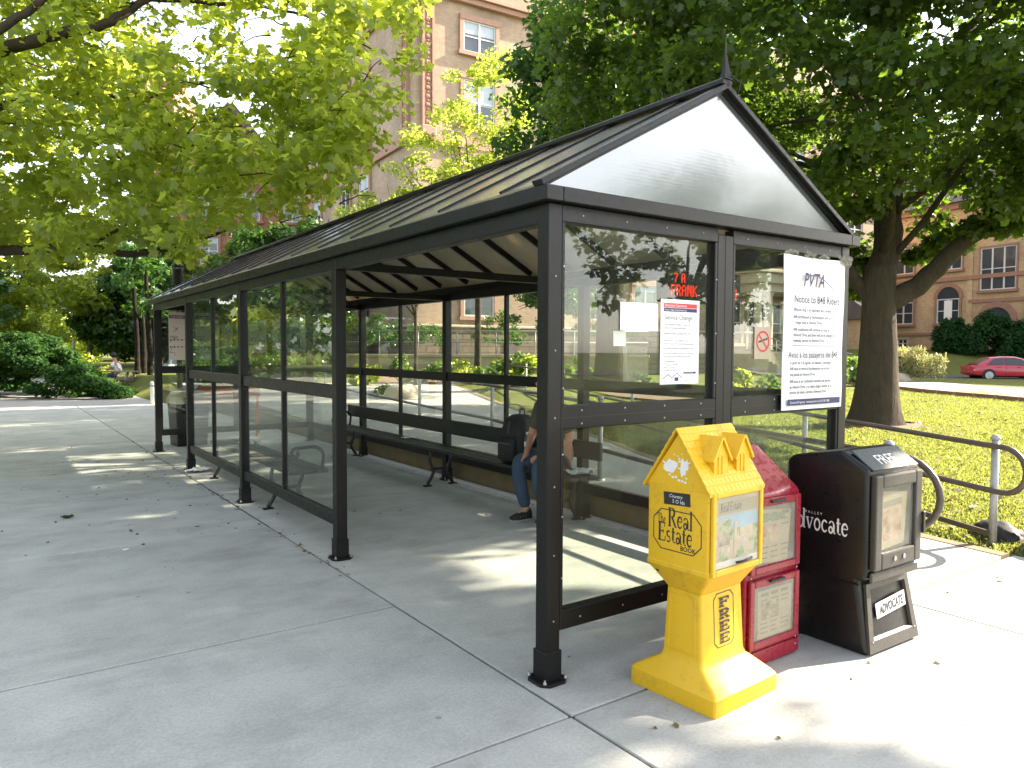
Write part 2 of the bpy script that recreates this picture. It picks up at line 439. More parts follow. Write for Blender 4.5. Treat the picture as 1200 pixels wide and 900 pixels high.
def glass_mat(name, tint, ior=1.5, rough=0.0, dust=0.04):
    t = NT(name)
    tr = t.n('ShaderNodeBsdfTransparent'); tr.inputs[0].default_value = tint + (1,)
    gl = t.n('ShaderNodeBsdfGlossy'); gl.inputs['Roughness'].default_value = rough
    m = t.n('ShaderNodeMixShader')
    t.i(m, 0, t.schlick(((ior - 1) / (ior + 1)) ** 2)); t.t.links.new(tr.outputs[0], m.inputs[1]); t.t.links.new(gl.outputs[0], m.inputs[2])
    df = t.n('ShaderNodeBsdfDiffuse'); df.inputs[0].default_value = (0.55, 0.55, 0.5, 1)
    m2 = t.n('ShaderNodeMixShader')
    c = t.coord()
    t.i(m2, 0, t.ramp(t.noise(c, 2.5, 7, 0.7), [(0.35, dust * 0.3), (0.75, dust * 1.6)]))
    t.t.links.new(m.outputs[0], m2.inputs[1]); t.t.links.new(df.outputs[0], m2.inputs[2])
    return t.done(m2.outputs[0])
M['glass'] = glass_mat('shelter_glass', (0.90, 0.93, 0.90), 1.5, 0.0, 0.018)
M['acrylic'] = glass_mat('scratched_acrylic', (0.88, 0.87, 0.82), 1.4, 0.1, 0.20)

def poly_mat(name, tint, trans, refl_ior, rough, tw, wave_axis, gw=1.0):
    """twin-wall polycarbonate: fine flutes, some light through it, glossy outside"""
    t = NT(name); c = t.coord()
    w = t.n('ShaderNodeTexWave', wave_type='BANDS', bands_direction=wave_axis); t.i(w, 'Vector', c)
    w.inputs['Scale'].default_value = 16; w.inputs['Distortion'].default_value = 0.6; w.inputs['Detail'].default_value = 1
    n = t.noise(c, 1.5, 5, 0.65)
    nb = t.bump(t.math('ADD', t.math('MULTIPLY', w.outputs['Fac'], gw), t.math('MULTIPLY', t.noise(c, 4, 3), 2.0)), 0.10, 0.005)
    col = t.mix(1.0, t.mix(n, tuple(x * 0.8 for x in tint), tuple(x * 1.15 for x in tint)), t.ramp(w.outputs['Fac'], [(0.0, 1 - .14 * gw), (1.0, 1 + .1 * gw)]), 'MULTIPLY')
    d = t.n('ShaderNodeBsdfDiffuse'); t.i(d, 'Color', col)
    tr = t.n('ShaderNodeBsdfTranslucent'); t.i(tr, 'Color', t.mix(t.ramp(n, [(0.3, 0.0), (0.7, 1.0)]), tuple(x * 0.55 for x in trans), trans))  # noise mottles the transmitted colour in place of leaf shadows on the sheets
    m1 = t.n('ShaderNodeMixShader'); m1.inputs[0].default_value = tw
    t.t.links.new(d.outputs[0], m1.inputs[1]); t.t.links.new(tr.outputs[0], m1.inputs[2])
    gl = t.n('ShaderNodeBsdfGlossy'); gl.inputs['Roughness'].default_value = rough; t.i(gl, 'Normal', nb)
    m2 = t.n('ShaderNodeMixShader'); t.i(m2, 0, t.schlick(((refl_ior - 1) / (refl_ior + 1)) ** 2))
    t.t.links.new(m1.outputs[0], m2.inputs[1]); t.t.links.new(gl.outputs[0], m2.inputs[2])
    return t.done(m2.outputs[0])
M['roofpoly'] = poly_mat('bronze_polycarbonate', (0.52, 0.50, 0.37), (0.46, 0.40, 0.30), 1.5, 0.14, 0.5, 'Y', .5)
M['gablepoly'] = poly_mat('silver_polycarbonate', (0.115, 0.13, 0.137), (0.16, 0.16, 0.16), 2.9, 0.15, 0.35, 'Z', .05)

def emit(name, col, st):
    t = NT(name); e = t.n('ShaderNodeEmission'); e.inputs[0].default_value = col + (1,); e.inputs[1].default_value = st
    return t.done(e.outputs[0])
M['led'] = emit('red_led', (1.0, 0.035, 0.004), .42)

# ---------------------------------------------------------------- lettering
def text(name, s, size, o, ex, ey, mat, parent, align='LEFT', squash=1.0, shear=0.0, bold=0.0, lift=0.0, space=1.0):
    """flat lettering: baseline starts at o, runs along ex, rises along ey"""
    cu = bpy.data.curves.new('t', 'FONT'); cu.body = s; cu.size = size; cu.align_x = align
    cu.resolution_u = 2; cu.shear = shear; cu.offset = bold; cu.space_character = space
    tmp = bpy.data.objects.new('t', cu); COL.objects.link(tmp)
    dg = bpy.context.evaluated_depsgraph_get(); dg.update()
    me = bpy.data.meshes.new_from_object(tmp.evaluated_get(dg))
    bpy.data.objects.remove(tmp); bpy.data.curves.remove(cu)
    ex = Vector(ex).normalized(); ey = Vector(ey).normalized(); nz = ex.cross(ey); o = Vector(o)
    for v in me.vertices:
        v.co = o + ex * (v.co.x * squash) + ey * v.co.y + nz * lift
    me.materials.clear()
    me.name = name
    return link(name, me, mat, parent)

def _ln(x0, y0, x1, y1, w): return ('l', x0, y0, x1, y1, w)
def _ar(cx, cy, rx, ry, a0, a1, w0, w1=None): return ('a', cx, cy, rx, ry, a0, a1, w0, w1 or w0)
ST, TH = 0.13, 0.055
SERIF = {
 'T': (0.76, [_ln(.02,.97,.72,.97,TH), _ln(.37,.03,.37,.97,ST), _ln(.22,.025,.52,.025,.05), _ln(.04,.76,.04,.96,TH), _ln(.70,.76,.70,.96,TH)]),
 'h': (0.66, [_ln(.14,.03,.14,1,ST), _ln(.02,.025,.26,.025,.05), _ln(.40,.025,.64,.025,.05), _ar(.33,.36,.19,.26,170,0,.05,.12), _ln(.52,.03,.52,.38,ST), _ln(.04,.98,.14,.98,.05)]),
 'e': (0.54, [_ar(.27,.31,.20,.29,12,325,TH,.12), _ln(.10,.35,.46,.35,.05)]),
 'R': (0.82, [_ln(.16,.03,.16,.97,ST+.02), _ln(.03,.025,.30,.025,.05), _ln(.03,.975,.38,.975,.05), _ar(.36,.745,.22,.23,90,-90,TH,.14), _ln(.2,.515,.38,.515,.05), _ln(.38,.50,.68,.04,.13), _ln(.60,.025,.82,.025,.05)]),
 'a': (0.56, [_ar(.20,.17,.13,.15,0,360,.09), _ln(.42,.06,.42,.46,ST-.01), _ar(.25,.43,.16,.17,5,165,.09,.06), _ln(.42,.03,.55,.03,.05)]),
 'l': (0.30, [_ln(.15,.03,.15,1,ST), _ln(.02,.025,.28,.025,.05), _ln(.03,.98,.15,.98,.05)]),
 'E': (0.74, [_ln(.16,.03,.16,.97,ST+.02), _ln(.03,.025,.64,.025,TH), _ln(.03,.975,.62,.975,TH), _ln(.2,.51,.48,.51,TH), _ln(.64,.02,.67,.27,TH), _ln(.61,.75,.61,.97,TH), _ln(.48,.41,.48,.61,TH)]),
 's': (0.46, [_ar(.22,.44,.14,.145,40,270,TH,.10), _ar(.22,.16,.15,.14,90,-140,.10,TH)]),
 't': (0.38, [_ln(.16,.14,.16,.80,ST), _ln(.02,.57,.34,.57,.05), _ar(.27,.14,.11,.11,180,310,.10,.04)]),
 'B': (0.74, [_ln(.16,.03,.16,.97,ST), _ln(.03,.025,.36,.025,.05), _ln(.03,.975,.36,.975,.05), _ar(.35,.745,.19,.23,90,-90,TH,.13), _ar(.36,.265,.24,.245,90,-90,TH,.14), _ln(.2,.515,.38,.515,.05)]),
 'o': (0.58, [_ar(.29,.30,.20,.28,0,360,.10)]),
 'k': (0.64, [_ln(.14,.03,.14,1,ST), _ln(.02,.025,.26,.025,.05), _ln(.18,.24,.48,.56,TH), _ln(.30,.36,.54,.04,.11), _ln(.44,.025,.64,.025,.05)]),
 'd': (0.64, [_ar(.25,.30,.17,.28,0,360,.10), _ln(.49,.03,.49,1,ST), _ln(.49,.025,.62,.025,.05), _ln(.38,.98,.49,.98,.05)]),
 'v': (0.58, [_ln(.10,.58,.29,.03,.11), _ln(.50,.58,.30,.03,.05), _ln(.0,.585,.22,.585,.045), _ln(.38,.585,.58,.585,.045)]),
 'c': (0.52, [_ar(.27,.30,.20,.28,40,320,.07,.11)]),
 'F': (0.70, [_ln(.20,.03,.20,.97,.24), _ln(.03,.04,.42,.04,.09), _ln(.03,.95,.66,.95,.11), _ln(.32,.50,.52,.50,.11), _ln(.60,.68,.60,.95,.12), _ln(.52,.38,.52,.62,.09)]),
 'f': (1.0, [_ln(.28,.02,.28,.98,.26), _ln(.06,.06,.52,.06,.13), _ln(.06,.93,.92,.93,.15), _ln(.40,.52,.66,.52,.15), _ln(.86,.64,.86,.9,.14), _ln(.68,.36,.68,.68,.11)]),
 'ē': (1.0, [_ln(.28,.02,.28,.98,.26), _ln(.06,.07,.92,.07,.15), _ln(.06,.93,.92,.93,.15), _ln(.40,.51,.66,.51,.15), _ln(.86,.66,.86,.9,.14), _ln(.86,.1,.86,.34,.14), _ln(.68,.36,.68,.66,.11)]),
 'r': (1.0, [_ln(.28,.02,.28,.98,.26), _ln(.06,.06,.50,.06,.13), _ln(.06,.93,.56,.93,.14), _ar(.50,.73,.32,.25,90,-90,.12,.22), _ln(.3,.50,.55,.50,.12), _ln(.50,.46,.80,.10,.22), _ln(.66,.06,.98,.06,.13)]),
 ' ': (0.28, []),
}
def serif(name, s, size, o, ex, ey, mat, parent, squash=1.0, wmul=1.0, track=0.0, alt=None):
    mb = MB(); ex = Vector(ex).normalized(); ey = Vector(ey).normalized(); nz = ex.cross(ey); o = Vector(o); x = 0.0; k = 0
    def put(pts):
        nonlocal k
        k += 1
        off = nz * (0.00004 * (k % 9))
        mb.face([o + ex * ((px) * size * squash) + ey * (py * size) + off for px, py in pts])
    for ch in s:
        adv, st = SERIF[ch]
        for q in st:
            if q[0] == 'l':
                _, x0, y0, x1, y1, w = q; w *= wmul
                dx, dy = x1 - x0, y1 - y0; L = math.hypot(dx, dy); nx, ny = -dy / L * w / 2, dx / L * w / 2
                put([(x + x0 - nx, y0 - ny), (x + x1 - nx, y1 - ny), (x + x1 + nx, y1 + ny), (x + x0 + nx, y0 + ny)])
            else:
                _, cx, cy, rx, ry, a0, a1, w0, w1 = q
                n = max(5, int(abs(a1 - a0) / 24)); P = []
                for i in range(n + 1):
                    t = i / n; a = R(a0 + (a1 - a0) * t); w = (w0 + (w1 - w0) * math.sin(math.pi * t)) * wmul / 2
                    P.append(((x + cx + (rx - w) * math.cos(a), cy + (ry - w) * math.sin(a)), (x + cx + (rx + w) * math.cos(a), cy + (ry + w) * math.sin(a))))
                for a, b in zip(P, P[1:]):
                    put([a[0], b[0], b[1], a[1]])
        x += adv + track
    return mb.build(name, mat, parent, recalc=False)

def serif_len(s, size, squash=1.0, track=0.0): return sum(SERIF[c][0] + track for c in s) * size * squash
# ================================================================ GROUND
def smooth(a, b, x):
    t = max(0.0, min(1.0, (x - a) / (b - a))); return t * t * (3 - 2 * t)

RAIL0 = Vector((4.66, -0.07)); RD = Vector((0.37, 0.93)).normalized(); RN = Vector((RD.y, -RD.x))
def pathz(y): return 0.02 + 0.20 * smooth(0.0, 6.0, y) + 0.18 * smooth(6, 20, y)
def terrain(x, y):
    s = (Vector((x, y)) - RAIL0).dot(RN)           # metres to the right of the far railing
    h = -0.04
    if s > -2.5 and x > 2.8 and y > -.3:
        xe = float(np.interp(y, [-.3, 1.5, 4.1, 6.0, 7.9, 10, 14, 24], [4.24, 4.42, 4.95, 5.7, 6.4, 7.2, 8.8, 13]))
        h += smooth(-0.4, 1.2, s) * 0.08 + (pathz(y) - .02) * smooth(0.0, .15, x - xe) * (1 - smooth(1.5, 6, x - xe)) * (1 - smooth(14, 22, y))
    p = Vector((x, y, 0)) - CAM
    d = p.dot(FW); l = p.dot(RT)
    if d > 0 and x > 2.7:
        r = l / max(d, 0.1)
        h += smooth(17, 31, d) * 0.55 * smooth(0.16, 0.05, r)             # lawn climbs to the retaining wall
        h += smooth(47, 60, d) * 1.75 * smooth(0.22, 0.34, r)             # slope under the far building
        h += 0.10 * math.exp(-((x - 13.2) ** 2 + (y - 5.6) ** 2) / 3.0)   # roots of the big maple
    h += 0.03 * mnoise.noise(Vector((x * 0.35, y * 0.35, 0))) * smooth(0.3, 3, s if x > 2.7 else 0)
    return h

def grid_coords(lo, hi, fine_lo, fine_hi, step):
    a = list(np.arange(fine_lo, fine_hi, step)); s = step
    x = fine_hi
    while x < hi: a.append(x); s *= 1.25; x += s
    a.append(hi); s = step; x = fine_lo - step; b = []
    while x > lo: b.append(x); s *= 1.25; x -= s
    b.append(lo)
    return b[::-1] + a
gx = grid_coords(-420, 420, 2, 62, 0.8); gy = grid_coords(-420, 420, -8, 52, 0.8)
mb = MB()
vs = [[mb.bm.verts.new((x, y, terrain(x, y))) for x in gx] for y in gy]
for j in range(len(gy) - 1):
    for i in range(len(gx) - 1):
        f = mb.bm.faces.new((vs[j][i], vs[j][i + 1], vs[j + 1][i + 1], vs[j + 1][i])); f.smooth = True
tag(mb.build('lawn_ground', M['lawn']), kind='structure')

# plaza slabs with open joints
mb = MB()
mb.box((-60, -40, -0.06), (4.40, -0.35, -0.012)); mb.box((-60, -0.35, -0.0605), (2.74, 21.4, -0.0125))
tag(mb.build('pavement_joint_bed', M['joint']), kind='structure')
mb = MB()
xs = [-60, -40, -28, -20, -15.6, -10.4, -5.3, -2.72, -0.09, 2.62]
ys = [-40, -25, -15, -10.2, -7.7, -5.2, -2.8, -0.30, 1.41, 3.95, 6.45, 8.95, 11.45, 13.95, 16.45, 18.9, 21.4]
g = 0.008
rj = random.Random(3)
for i in range(len(xs) - 1):
    for j in range(len(ys) - 1):
        if i == 8 and j in (7, 9, 11): continue
        y1 = ys[j + 1]
        if i == 8 and j in (6 + 2, 10): y1 = ys[j + 2] if j + 2 < len(ys) else y1
        y0 = ys[j]
        if i == 8 and j == 8: y0 = ys[7]
        if i == 8 and j == 10: y0 = ys[9]
        dz = rj.uniform(-0.002, 0.002)
        mb.box((xs[i] + g, y0 + g, -0.055), (xs[i + 1] - g, y1 - g, dz), 0.004)
for x0, x1 in ((2.62, 4.45),):
    for j in range(7):
        mb.box((x0 + g, ys[j] + g, -0.055), (x1 - g, ys[j + 1] - g, rj.uniform(-0.002, 0.002)), 0.004)
tag(mb.build('pavement', M['concrete']), kind='structure')

# kerb-side strip and road beyond the plaza on the left
mb = MB(); mb.box((-60, 21.43, -0.06), (2.7, 21.6, 0.012), 0.01)
tag(mb.build('pavement_edge', M['path']), kind='structure')
mb = MB(); mb.box((-60, 21.6, -0.06), (9.0, 46, -0.018)); tag(mb.build('forecourt', M['path']), kind='structure')

# raised path behind the shelter
mb = MB(); P0 = []; P1 = []
for k in range(30):
    y = -0.299 + k * 0.95
    xr = float(np.interp(y, [-.3, 1.5, 4.1, 6.0, 7.9, 10, 14, 24], [4.24, 4.42, 4.95, 5.7, 6.4, 7.2, 8.8, 13]))
    xl = 2.80 + 0.03 * max(0, y - 10)
    P0.append((xl, y, pathz(y))); P1.append((xr, y, pathz(y)))
mb.face([P0[0], (P0[0][0], P0[0][1], -.1), (P1[0][0], P1[0][1], -.1), P1[0]])
for a, b, c, d in zip(P0, P1, P0[1:], P1[1:]):
    mb.face([a, b, d, c]); mb.face([b, (b[0], b[1], -0.1), (d[0], d[1], -0.1), d]); mb.face([(a[0], a[1], -0.1), a, c, (c[0], c[1], -0.1)])
tag(mb.build('footpath', M['path']), kind='structure')
mb = MB()
for a, b in zip(P1, P1[1:]):
    mb.bar((a[0] + 0.07, a[1], a[2] - 0.085), (b[0] + 0.07, b[1], b[2] - 0.085), 0.12, 0.18)
tag(mb.build('path_edging', M['curbstone']), kind='structure')
mb = MB(); mb.box((2.64, 0.25, -0.05), (2.79, 24, 0.27), 0.015)
o = mb.build('curb_wall', M['curbstone']); tag(o, 'low stained concrete curb wall along the back of the shelter', 'curb')
mb = MB(); mb.box((2.45, 1.2, -0.05), (2.60, 12, 0.012), 0.006); tag(mb.build('pavement_gutter', M['path']), kind='structure')

# sunlit drive across the lawn with a kerb, and the street behind it
def strip(name, pts, w0, w1, mat, dz):
    mb = MB(); L = []; Rr = []
    pts = smoothpath(pts, 8)
    for i, p in enumerate(pts):
        t = (pts[min(i + 1, len(pts) - 1)] - pts[max(i - 1, 0)]); t.z = 0; t.normalize(); n = Vector((t.y, -t.x, 0))
        a = p + n * w1; b = p - n * w0
        for q, lst in ((a, Rr), (b, L)):
            lst.append(mb.bm.verts.new((q.x, q.y, terrain(q.x, q.y) + dz)))
    for i in range(len(pts) - 1): mb.bm.faces.new((L[i], Rr[i], Rr[i + 1], L[i + 1]))
    return mb.build(name, mat)
d0 = [spot(1900, 14.5), spot(1450, 20), spot(1200, 26.5), spot(1080, 34), spot(1000, 41), spot(900, 52)]
tag(strip('drive_road', d0, 2.3, 2.9, M['path'], 0.03), kind='structure')
mb = MB()
pp = smoothpath(d0, 8)
for a, b in zip(pp, pp[1:]):
    t = (b - a); t.z = 0; t.normalize(); n = Vector((-t.y, t.x, 0))
    a2 = a + n * 2.45; b2 = b + n * 2.45
    mb.bar((a2.x, a2.y, terrain(a2.x, a2.y) + 0.08), (b2.x, b2.y, terrain(b2.x, b2.y) + 0.08), 0.16, 0.16)
tag(mb.build('drive_kerb', M['trimstone']), kind='structure')
d1 = [spot(1700, 36), spot(1350, 41), spot(1150, 45.5), spot(1020, 50), spot(900, 56)]
tag(strip('street_road', d1, 2.0, 2.0, M['asphalt'], 0.02), kind='structure')
mb = MB(); mb.box((-60, -34, -0.045), (60, -41.5, 0.006)); tag(mb.build('bus_street', M['asphalt']), kind='structure')

# ================================================================ BUS SHELTER
W = 2.53; YS = [0.0, 2.62, 5.18, 7.68, 9.95]; YE = YS[-1]; EA = 2.29; RZ = 3.07; EZ = 2.36; RX = W / 2
sh = empty('bus_shelter', (0, 0, 0), 0, 'long dark bronze bus shelter with glass walls and a pitched ribbed roof', 'bus shelter')
F = M['frame']
PS = 0.085
def post(x, y, zt=EA, sx=0, sy=0, plate=True, ps=PS):
    """square post; x, y is its outer corner, sx, sy the inward signs"""
    mb = MB(); cx = x + sx * ps / 2; cy = y + sy * ps / 2
    mb.box((cx - ps / 2, cy - ps / 2, 0.012), (cx + ps / 2, cy + ps / 2, zt), 0.004)
    o = mb.build('post', F, sh)
    if plate:
        m2 = MB(); m2.box((cx - ps / 2 - .008, cy - ps / 2 - .008, 0.012), (cx + ps / 2 + .008, cy + ps / 2 + .008, 0.155), 0.004)
        m2.build('post_sleeve', F, o)
        m3 = MB(); r = 0.085
        m3.prism([(cx + a * r * (0.98 if abs(a) > .6 else 1), cy + b * r) for a, b in ((-1, -.55), (-.55, -1), (.55, -1), (1, -.55), (1, .55), (.55, 1), (-.55, 1), (-1, .55))], 2, 0.0, 0.014, 0.003, 1)
        m3.build('base_plate', F, o)
        for a, b in ((-1, -1), (1, -1), (1, 1), (-1, 1)):
            m4 = MB(); m4.lathe((cx + a * .063, cy + b * .063, 0.014), [(0.010, 0), (0.010, 0.010), (0.005, 0.012), (0.005, 0.022)], 8)
            m4.build('anchor_bolt', M['bolt'], o)
    return o
for y, s in zip(YS, (1, 0, 0, 0, -1)):
    post(0, y, EA, 1, s); post(W, y, EA, -1, s)

# rails of the side walls: head beam, mid rail, bottom rail
def rail(name, lo, hi): 
    mb = MB(); mb.box(lo, hi, 0.004); return mb.build(name, F, sh)
def side_x(side):  # rail thickness range on the given side
    return (0.018, 0.068) if side == 0 else (W - 0.068, W - 0.018)
BT, BB, MT, MBo = 0.34, 0.245, 1.33, 1.225
rail('eave_beam', (0.004, 0.086, 2.20), (0.084, YE - .086, EA)); rail('eave_beam', (W - .084, .086, 2.20), (W - .004, YE - .086, EA))
glass = []
def pane(lo, hi, name='glass_pane'):
    mb = MB(); mb.box(lo, hi); return mb.build(name, M['glass'], sh)
def wall_bay(side, y0, y1, mull=True):
    x0, x1 = side_x(side); xm = (x0 + x1) / 2
    a = y0 + 0.0425; b = y1 - 0.0425
    rail('mid_rail', (x0, a, MBo), (x1, b, MT)); rail('bottom_rail', (x0, a, BB), (x1, b, BT))
    segs = [(a, b)]
    if mull:
        m = (a + b) / 2
        rail('mullion', (x0 + .002, m - .02, BT), (x1 - .002, m + .02, MBo)); rail('mullion', (x0 + .002, m - .02, MT), (x1 - .002, m + .02, 2.20))
        segs = [(a, m - .02), (m + .02, b)]
    for p, q in segs:
        pane((xm - .003, p - .005, BT - .005), (xm + .003, q + .005, MBo + .005)); pane((xm - .003, p - .005, MT - .005), (xm + .003, q + .005, 2.205))
for k in (1, 2): wall_bay(0, YS[k], YS[k + 1])
for k in (0, 1, 2, 3): wall_bay(1, YS[k], YS[k + 1], k != 0)

# gable-end walls
def end_wall(y0, y1, full=True):
    ym = (y0 + y1) / 2
    L = .0855; Rr = W - .0855
    cuts = [(L, 1.21), (1.345, Rr)]
    rail('mullion', (1.21, y0, BB), (1.345, y1, 2.255))
    rail('head_rail', (L, y0, 2.21), (1.21, y1, EA)); rail('head_rail', (1.345, y0, 2.21), (Rr, y1, EA))
    for a, b in cuts:
        rail('mid_rail', (a, y0, 1.222), (b, y1, 1.335))
        rail('bottom_rail', (a, y0, BB), (b, y1, BT))
        rail('jamb', (a, y0 + .001, BT), (a + .022, y1 - .001, 1.222)); rail('jamb', (b - .022, y0 + .001, BT), (b, y1 - .001, 1.222))
        rail('jamb', (a, y0 + .001, 1.335), (a + .022, y1 - .001, 2.21)); rail('jamb', (b - .022, y0 + .001, 1.335), (b, y1 - .001, 2.21))
        pane((a + .018, ym - .003, BT - .004), (b - .018, ym + .003, 1.226)); pane((a + .018, ym - .003, 1.331), (b - .018, ym + .003, 2.214))
end_wall(0.004, 0.070); end_wall(YE - 0.070, YE - 0.004)
# thin dark seams on the gable frame: the two frames of upper and lower light
mb = MB()
for a, b in ((.086, 1.21), (1.345, W - .086)): mb.box((a, 0.0025, 1.277), (b, 0.006, 1.2795))
mb.box((1.276, 0.0025, BB + .01), (1.2785, 0.006, 2.25)); mb.box((0.0865, 0.001, 0.25), (0.0885, 0.0055, 2.28))
mb.build('frame_seam', M['ink'], sh)
# screws
def screw(x, y, z, ax):
    global screw0
    if screw0 is None:
        m_ = MB(); m_.ball((0, 0, 0), (.0055, .003, .0055), 6, 4); screw0 = m_.build('screw', M['bolt'], sh); o = screw0
    else:
        o = screw0.copy(); COL.objects.link(o)
    o.location = (x, y, z)
screw0 = None
for a, b in ((.10, 1.20), (1.36, 2.42)):
    for z in (1.245, 1.31, 2.25, .29):
        for k in range(4): screw(a + (b - a) * (k + .4) / 3.8, 0.003, z, 1)
for x in (.097, 1.2, 1.357):
    for z in (.5, .8, 1.1, 1.42, 1.7, 2.0): screw(x, 0.003, z, 1)
for z in (.3, .62, .95, 1.28, 1.6, 1.95): screw(0.045, -0.001, z, 1)

# fascia / gutter all round
ov = 0.048; FZ0, FZ1 = 2.292, 2.362
def fas(lo, hi):
    mb = MB(); mb.box(lo, hi, 0.004); mb.build('fascia', F, sh)
fas((-ov, -ov, FZ0), (-ov + .10, YE + ov, FZ1)); fas((W + ov - .10, -ov, FZ0), (W + ov, YE + ov, FZ1))
fas((-ov + .1005, -ov, FZ0), (W + ov - .1005, -ov + .10, FZ1)); fas((-ov + .1005, YE + ov - .10, FZ0), (W + ov - .1005, YE + ov, FZ1))

# roof: polycarbonate sheets between rafters with cap battens
ex = -ov + 0.01; ez = FZ1 + 0.004; slope = Vector((RX - ex, 0, RZ - ez))
G0 = 0.035
rys = [G0 + 0.03] + [0.34 + 0.62 * k for k in range(15)] + [YE - 0.04]
for side in (0, 1):
    def X(x): return x if side == 0 else W - x
    for k in range(len(rys) - 1):
        a, b = rys[k], rys[k + 1]
        mb = MB(); n = Vector((-slope.z, 0, slope.x)).normalized() * 0.010
        p = [Vector((ex, a, ez)), Vector((RX - .01, a, RZ - .006)), Vector((RX - .01, b, RZ - .006)), Vector((ex, b, ez))]
        q = [v + n for v in p]
        mb.loft([[Vector((X(v.x), v.y, v.z)) for v in p], [Vector((X(v.x), v.y, v.z)) for v in q]])
        mb.build('roof_panel', M['roofpoly'], sh)
    for y in rys[1:-1]:
        mb = MB(); mb.bar((X(ex), y, ez + .016), (X(RX - .012), y, RZ + .010), 0.022, 0.018, 0.002)
        mb.build('batten', F, sh)
        mb = MB(); mb.bar((X(ex + .10), y, ez + .022), (X(RX - .02), y, RZ - .042), 0.034, 0.05)
        mb.build('rafter', F, sh)
    # verge flashing by the gable
    for y in (G0, YE - 0.03):
        mb = MB(); mb.bar((X(ex - .002), y, ez + .012), (X(RX - .002), y, RZ + .012), 0.075, 0.030, 0.003); mb.build('verge_trim', F, sh)
mb = MB(); mb.box((RX - .045, 0.0, RZ + .012), (RX + .045, YE, RZ + .050), 0.008); mb.box((RX - .03, 0.06, RZ - .075), (RX + .03, YE - .06, RZ - .02)); mb.build('ridge_cap', F, sh)
for k in range(26):
    y = 0.5 + k * 0.36
    if k == 0:
        mb = MB(); mb.tube([(0, 0, RZ + .045), (.003, 0, RZ + .115)], [.004, .003], 5); sp0 = mb.build('ridge_spike', F, sh); o = sp0
    else:
        o = sp0.copy(); COL.objects.link(o)
    o.location = (RX, y, 0)
# tie beams
for y in YS[1:-1]:
    mb = MB(); mb.box((0.085, y - .03, 2.205), (W - .085, y + .03, 2.265), .003); mb.build('tie_beam', F, sh)
# gable triangles
for y in (G0 + .012, YE - 0.05):
    mb = MB(); mb.prism([(ex + .05, ez + .004), (W - ex - .05, ez + .004), (RX, RZ - .012)], 1, y, y + .010); mb.build('gable_panel', M['gablepoly'], sh)
    mb = MB(); mb.bar((ex + .02, y - .008, ez + .012), (RX, y - .008, RZ - .004), .022, .030); mb.bar((W - ex - .02, y - .010, ez + .012), (RX, y - .010, RZ - .004), .022, .030)
    mb.build('gable_trim', F, sh)
# finial: a bent metal spike
mb = MB()
fx, fy, fz = RX, 0.02, RZ + .05
rings = []
for t in np.linspace(0, 1, 9):
    w = 0.046 * (1 - t) ** 2.2 + 0.0035
    rings.append([Vector((fx - w * .55 * (1 - t) - .004 * t, fy - w * .4, fz + t * .235)), Vector((fx + w, fy - w * .4, fz + t * .235)), Vector((fx + w, fy + w * .4, fz + t * .235)), Vector((fx - w * .55 * (1 - t) - .004 * t, fy + w * .4, fz + t * .235))])
mb.loft(rings); mb.build('finial', M['frame'], sh)
mb = MB(); mb.tube([(RX, -.02, RZ + .055), (RX + .07, -.03, RZ + .035), (RX + .06, -.02, RZ - .03)], .005, 6); mb.build('finial_bracket', F, sh)

# ================================================================ BENCHES
def bench(name, x0, x1, y0, y1, back, feet_y, scroll_y, label, footdir, backrest):
    b = empty(name, ((x0 + x1) / 2, (y0 + y1) / 2, 0), 0, label, 'bench', 'benches inside the shelter')
    c = Vector(b.location)
    n = 3; w = (x1 - x0) / n
    for k in range(n):
        mb = MB(); mb.box(Vector((x0 + k * w + .006, y0, .425)) - c, Vector((x0 + (k + 1) * w - .006, y1, .462)) - c, .008, 2); mb.build('seat_slat', M['iron'], b)
    for y in feet_y:
        mb = MB()
        for s, xa in ((-1, x0 + .05), (1, x1 - .05)):
            pts = smoothpath([(xa, y, .425), (xa + s * .015, y, .30), (xa - s * .03, y, .17), (xa + s * .05, y, .02)], 5)
            mb.tube([Vector(p) - c for p in pts], [.020] * len(pts), 8)
            mb.box(Vector((xa + s * .05 - .05, y - .028, 0.0)) - c, Vector((xa + s * .05 + .05, y + .028, .016)) - c, .004)
        mb.bar(Vector((x0 + .05, y, .20)) - c, Vector((x1 - .05, y, .20)) - c, .02, .03)
        mb.build('leg', M['iron'], b)
    for y in scroll_y:
        mb = MB()
        pts = [(x1 - .03, y, .46), (x1 - .02, y, .60), (x1 - .10, y, .665), (x0 + .12, y, .665)]
        pts = smoothpath(pts, 5)
        for k in range(10):
            a = R(90 + k * 38); r = .05 * (1 - k / 14)
            pts.append(Vector((x0 + .10 + r * math.cos(a), y, .615 + r * math.sin(a))))
        pts2 = smoothpath([(x0 + .06, y, .46), (x0 + .03, y, .54), (x0 + .07, y, .60)], 5)
        mb.tube([Vector(p) - c for p in pts], .017, 8); mb.tube([Vector(p) - c for p in pts2], .016, 8)
        mb.build('scroll_arm', M['iron'], b)
    if backrest:
        mb = MB(); xb = x1 + .035; mb.box(Vector((xb - .018, y0 + .0, .585)) - c, Vector((xb + .018, y1, .755)) - c, .01, 2); mb.build('backrest', M['iron'], b)
    return b
bench('iron_bench', 2.06, 2.40, 2.30, 8.1, 1, (2.6, 4.9, 7.75), (7.9,), 'long black bench along the back glass wall with a plank backrest', 1, True)
bench('iron_bench', 0.13, 0.52, 4.05, 7.05, 0, (4.69, 6.84), (4.15,), 'short black bench with scrolled arm behind the left glass panels', -1, False)

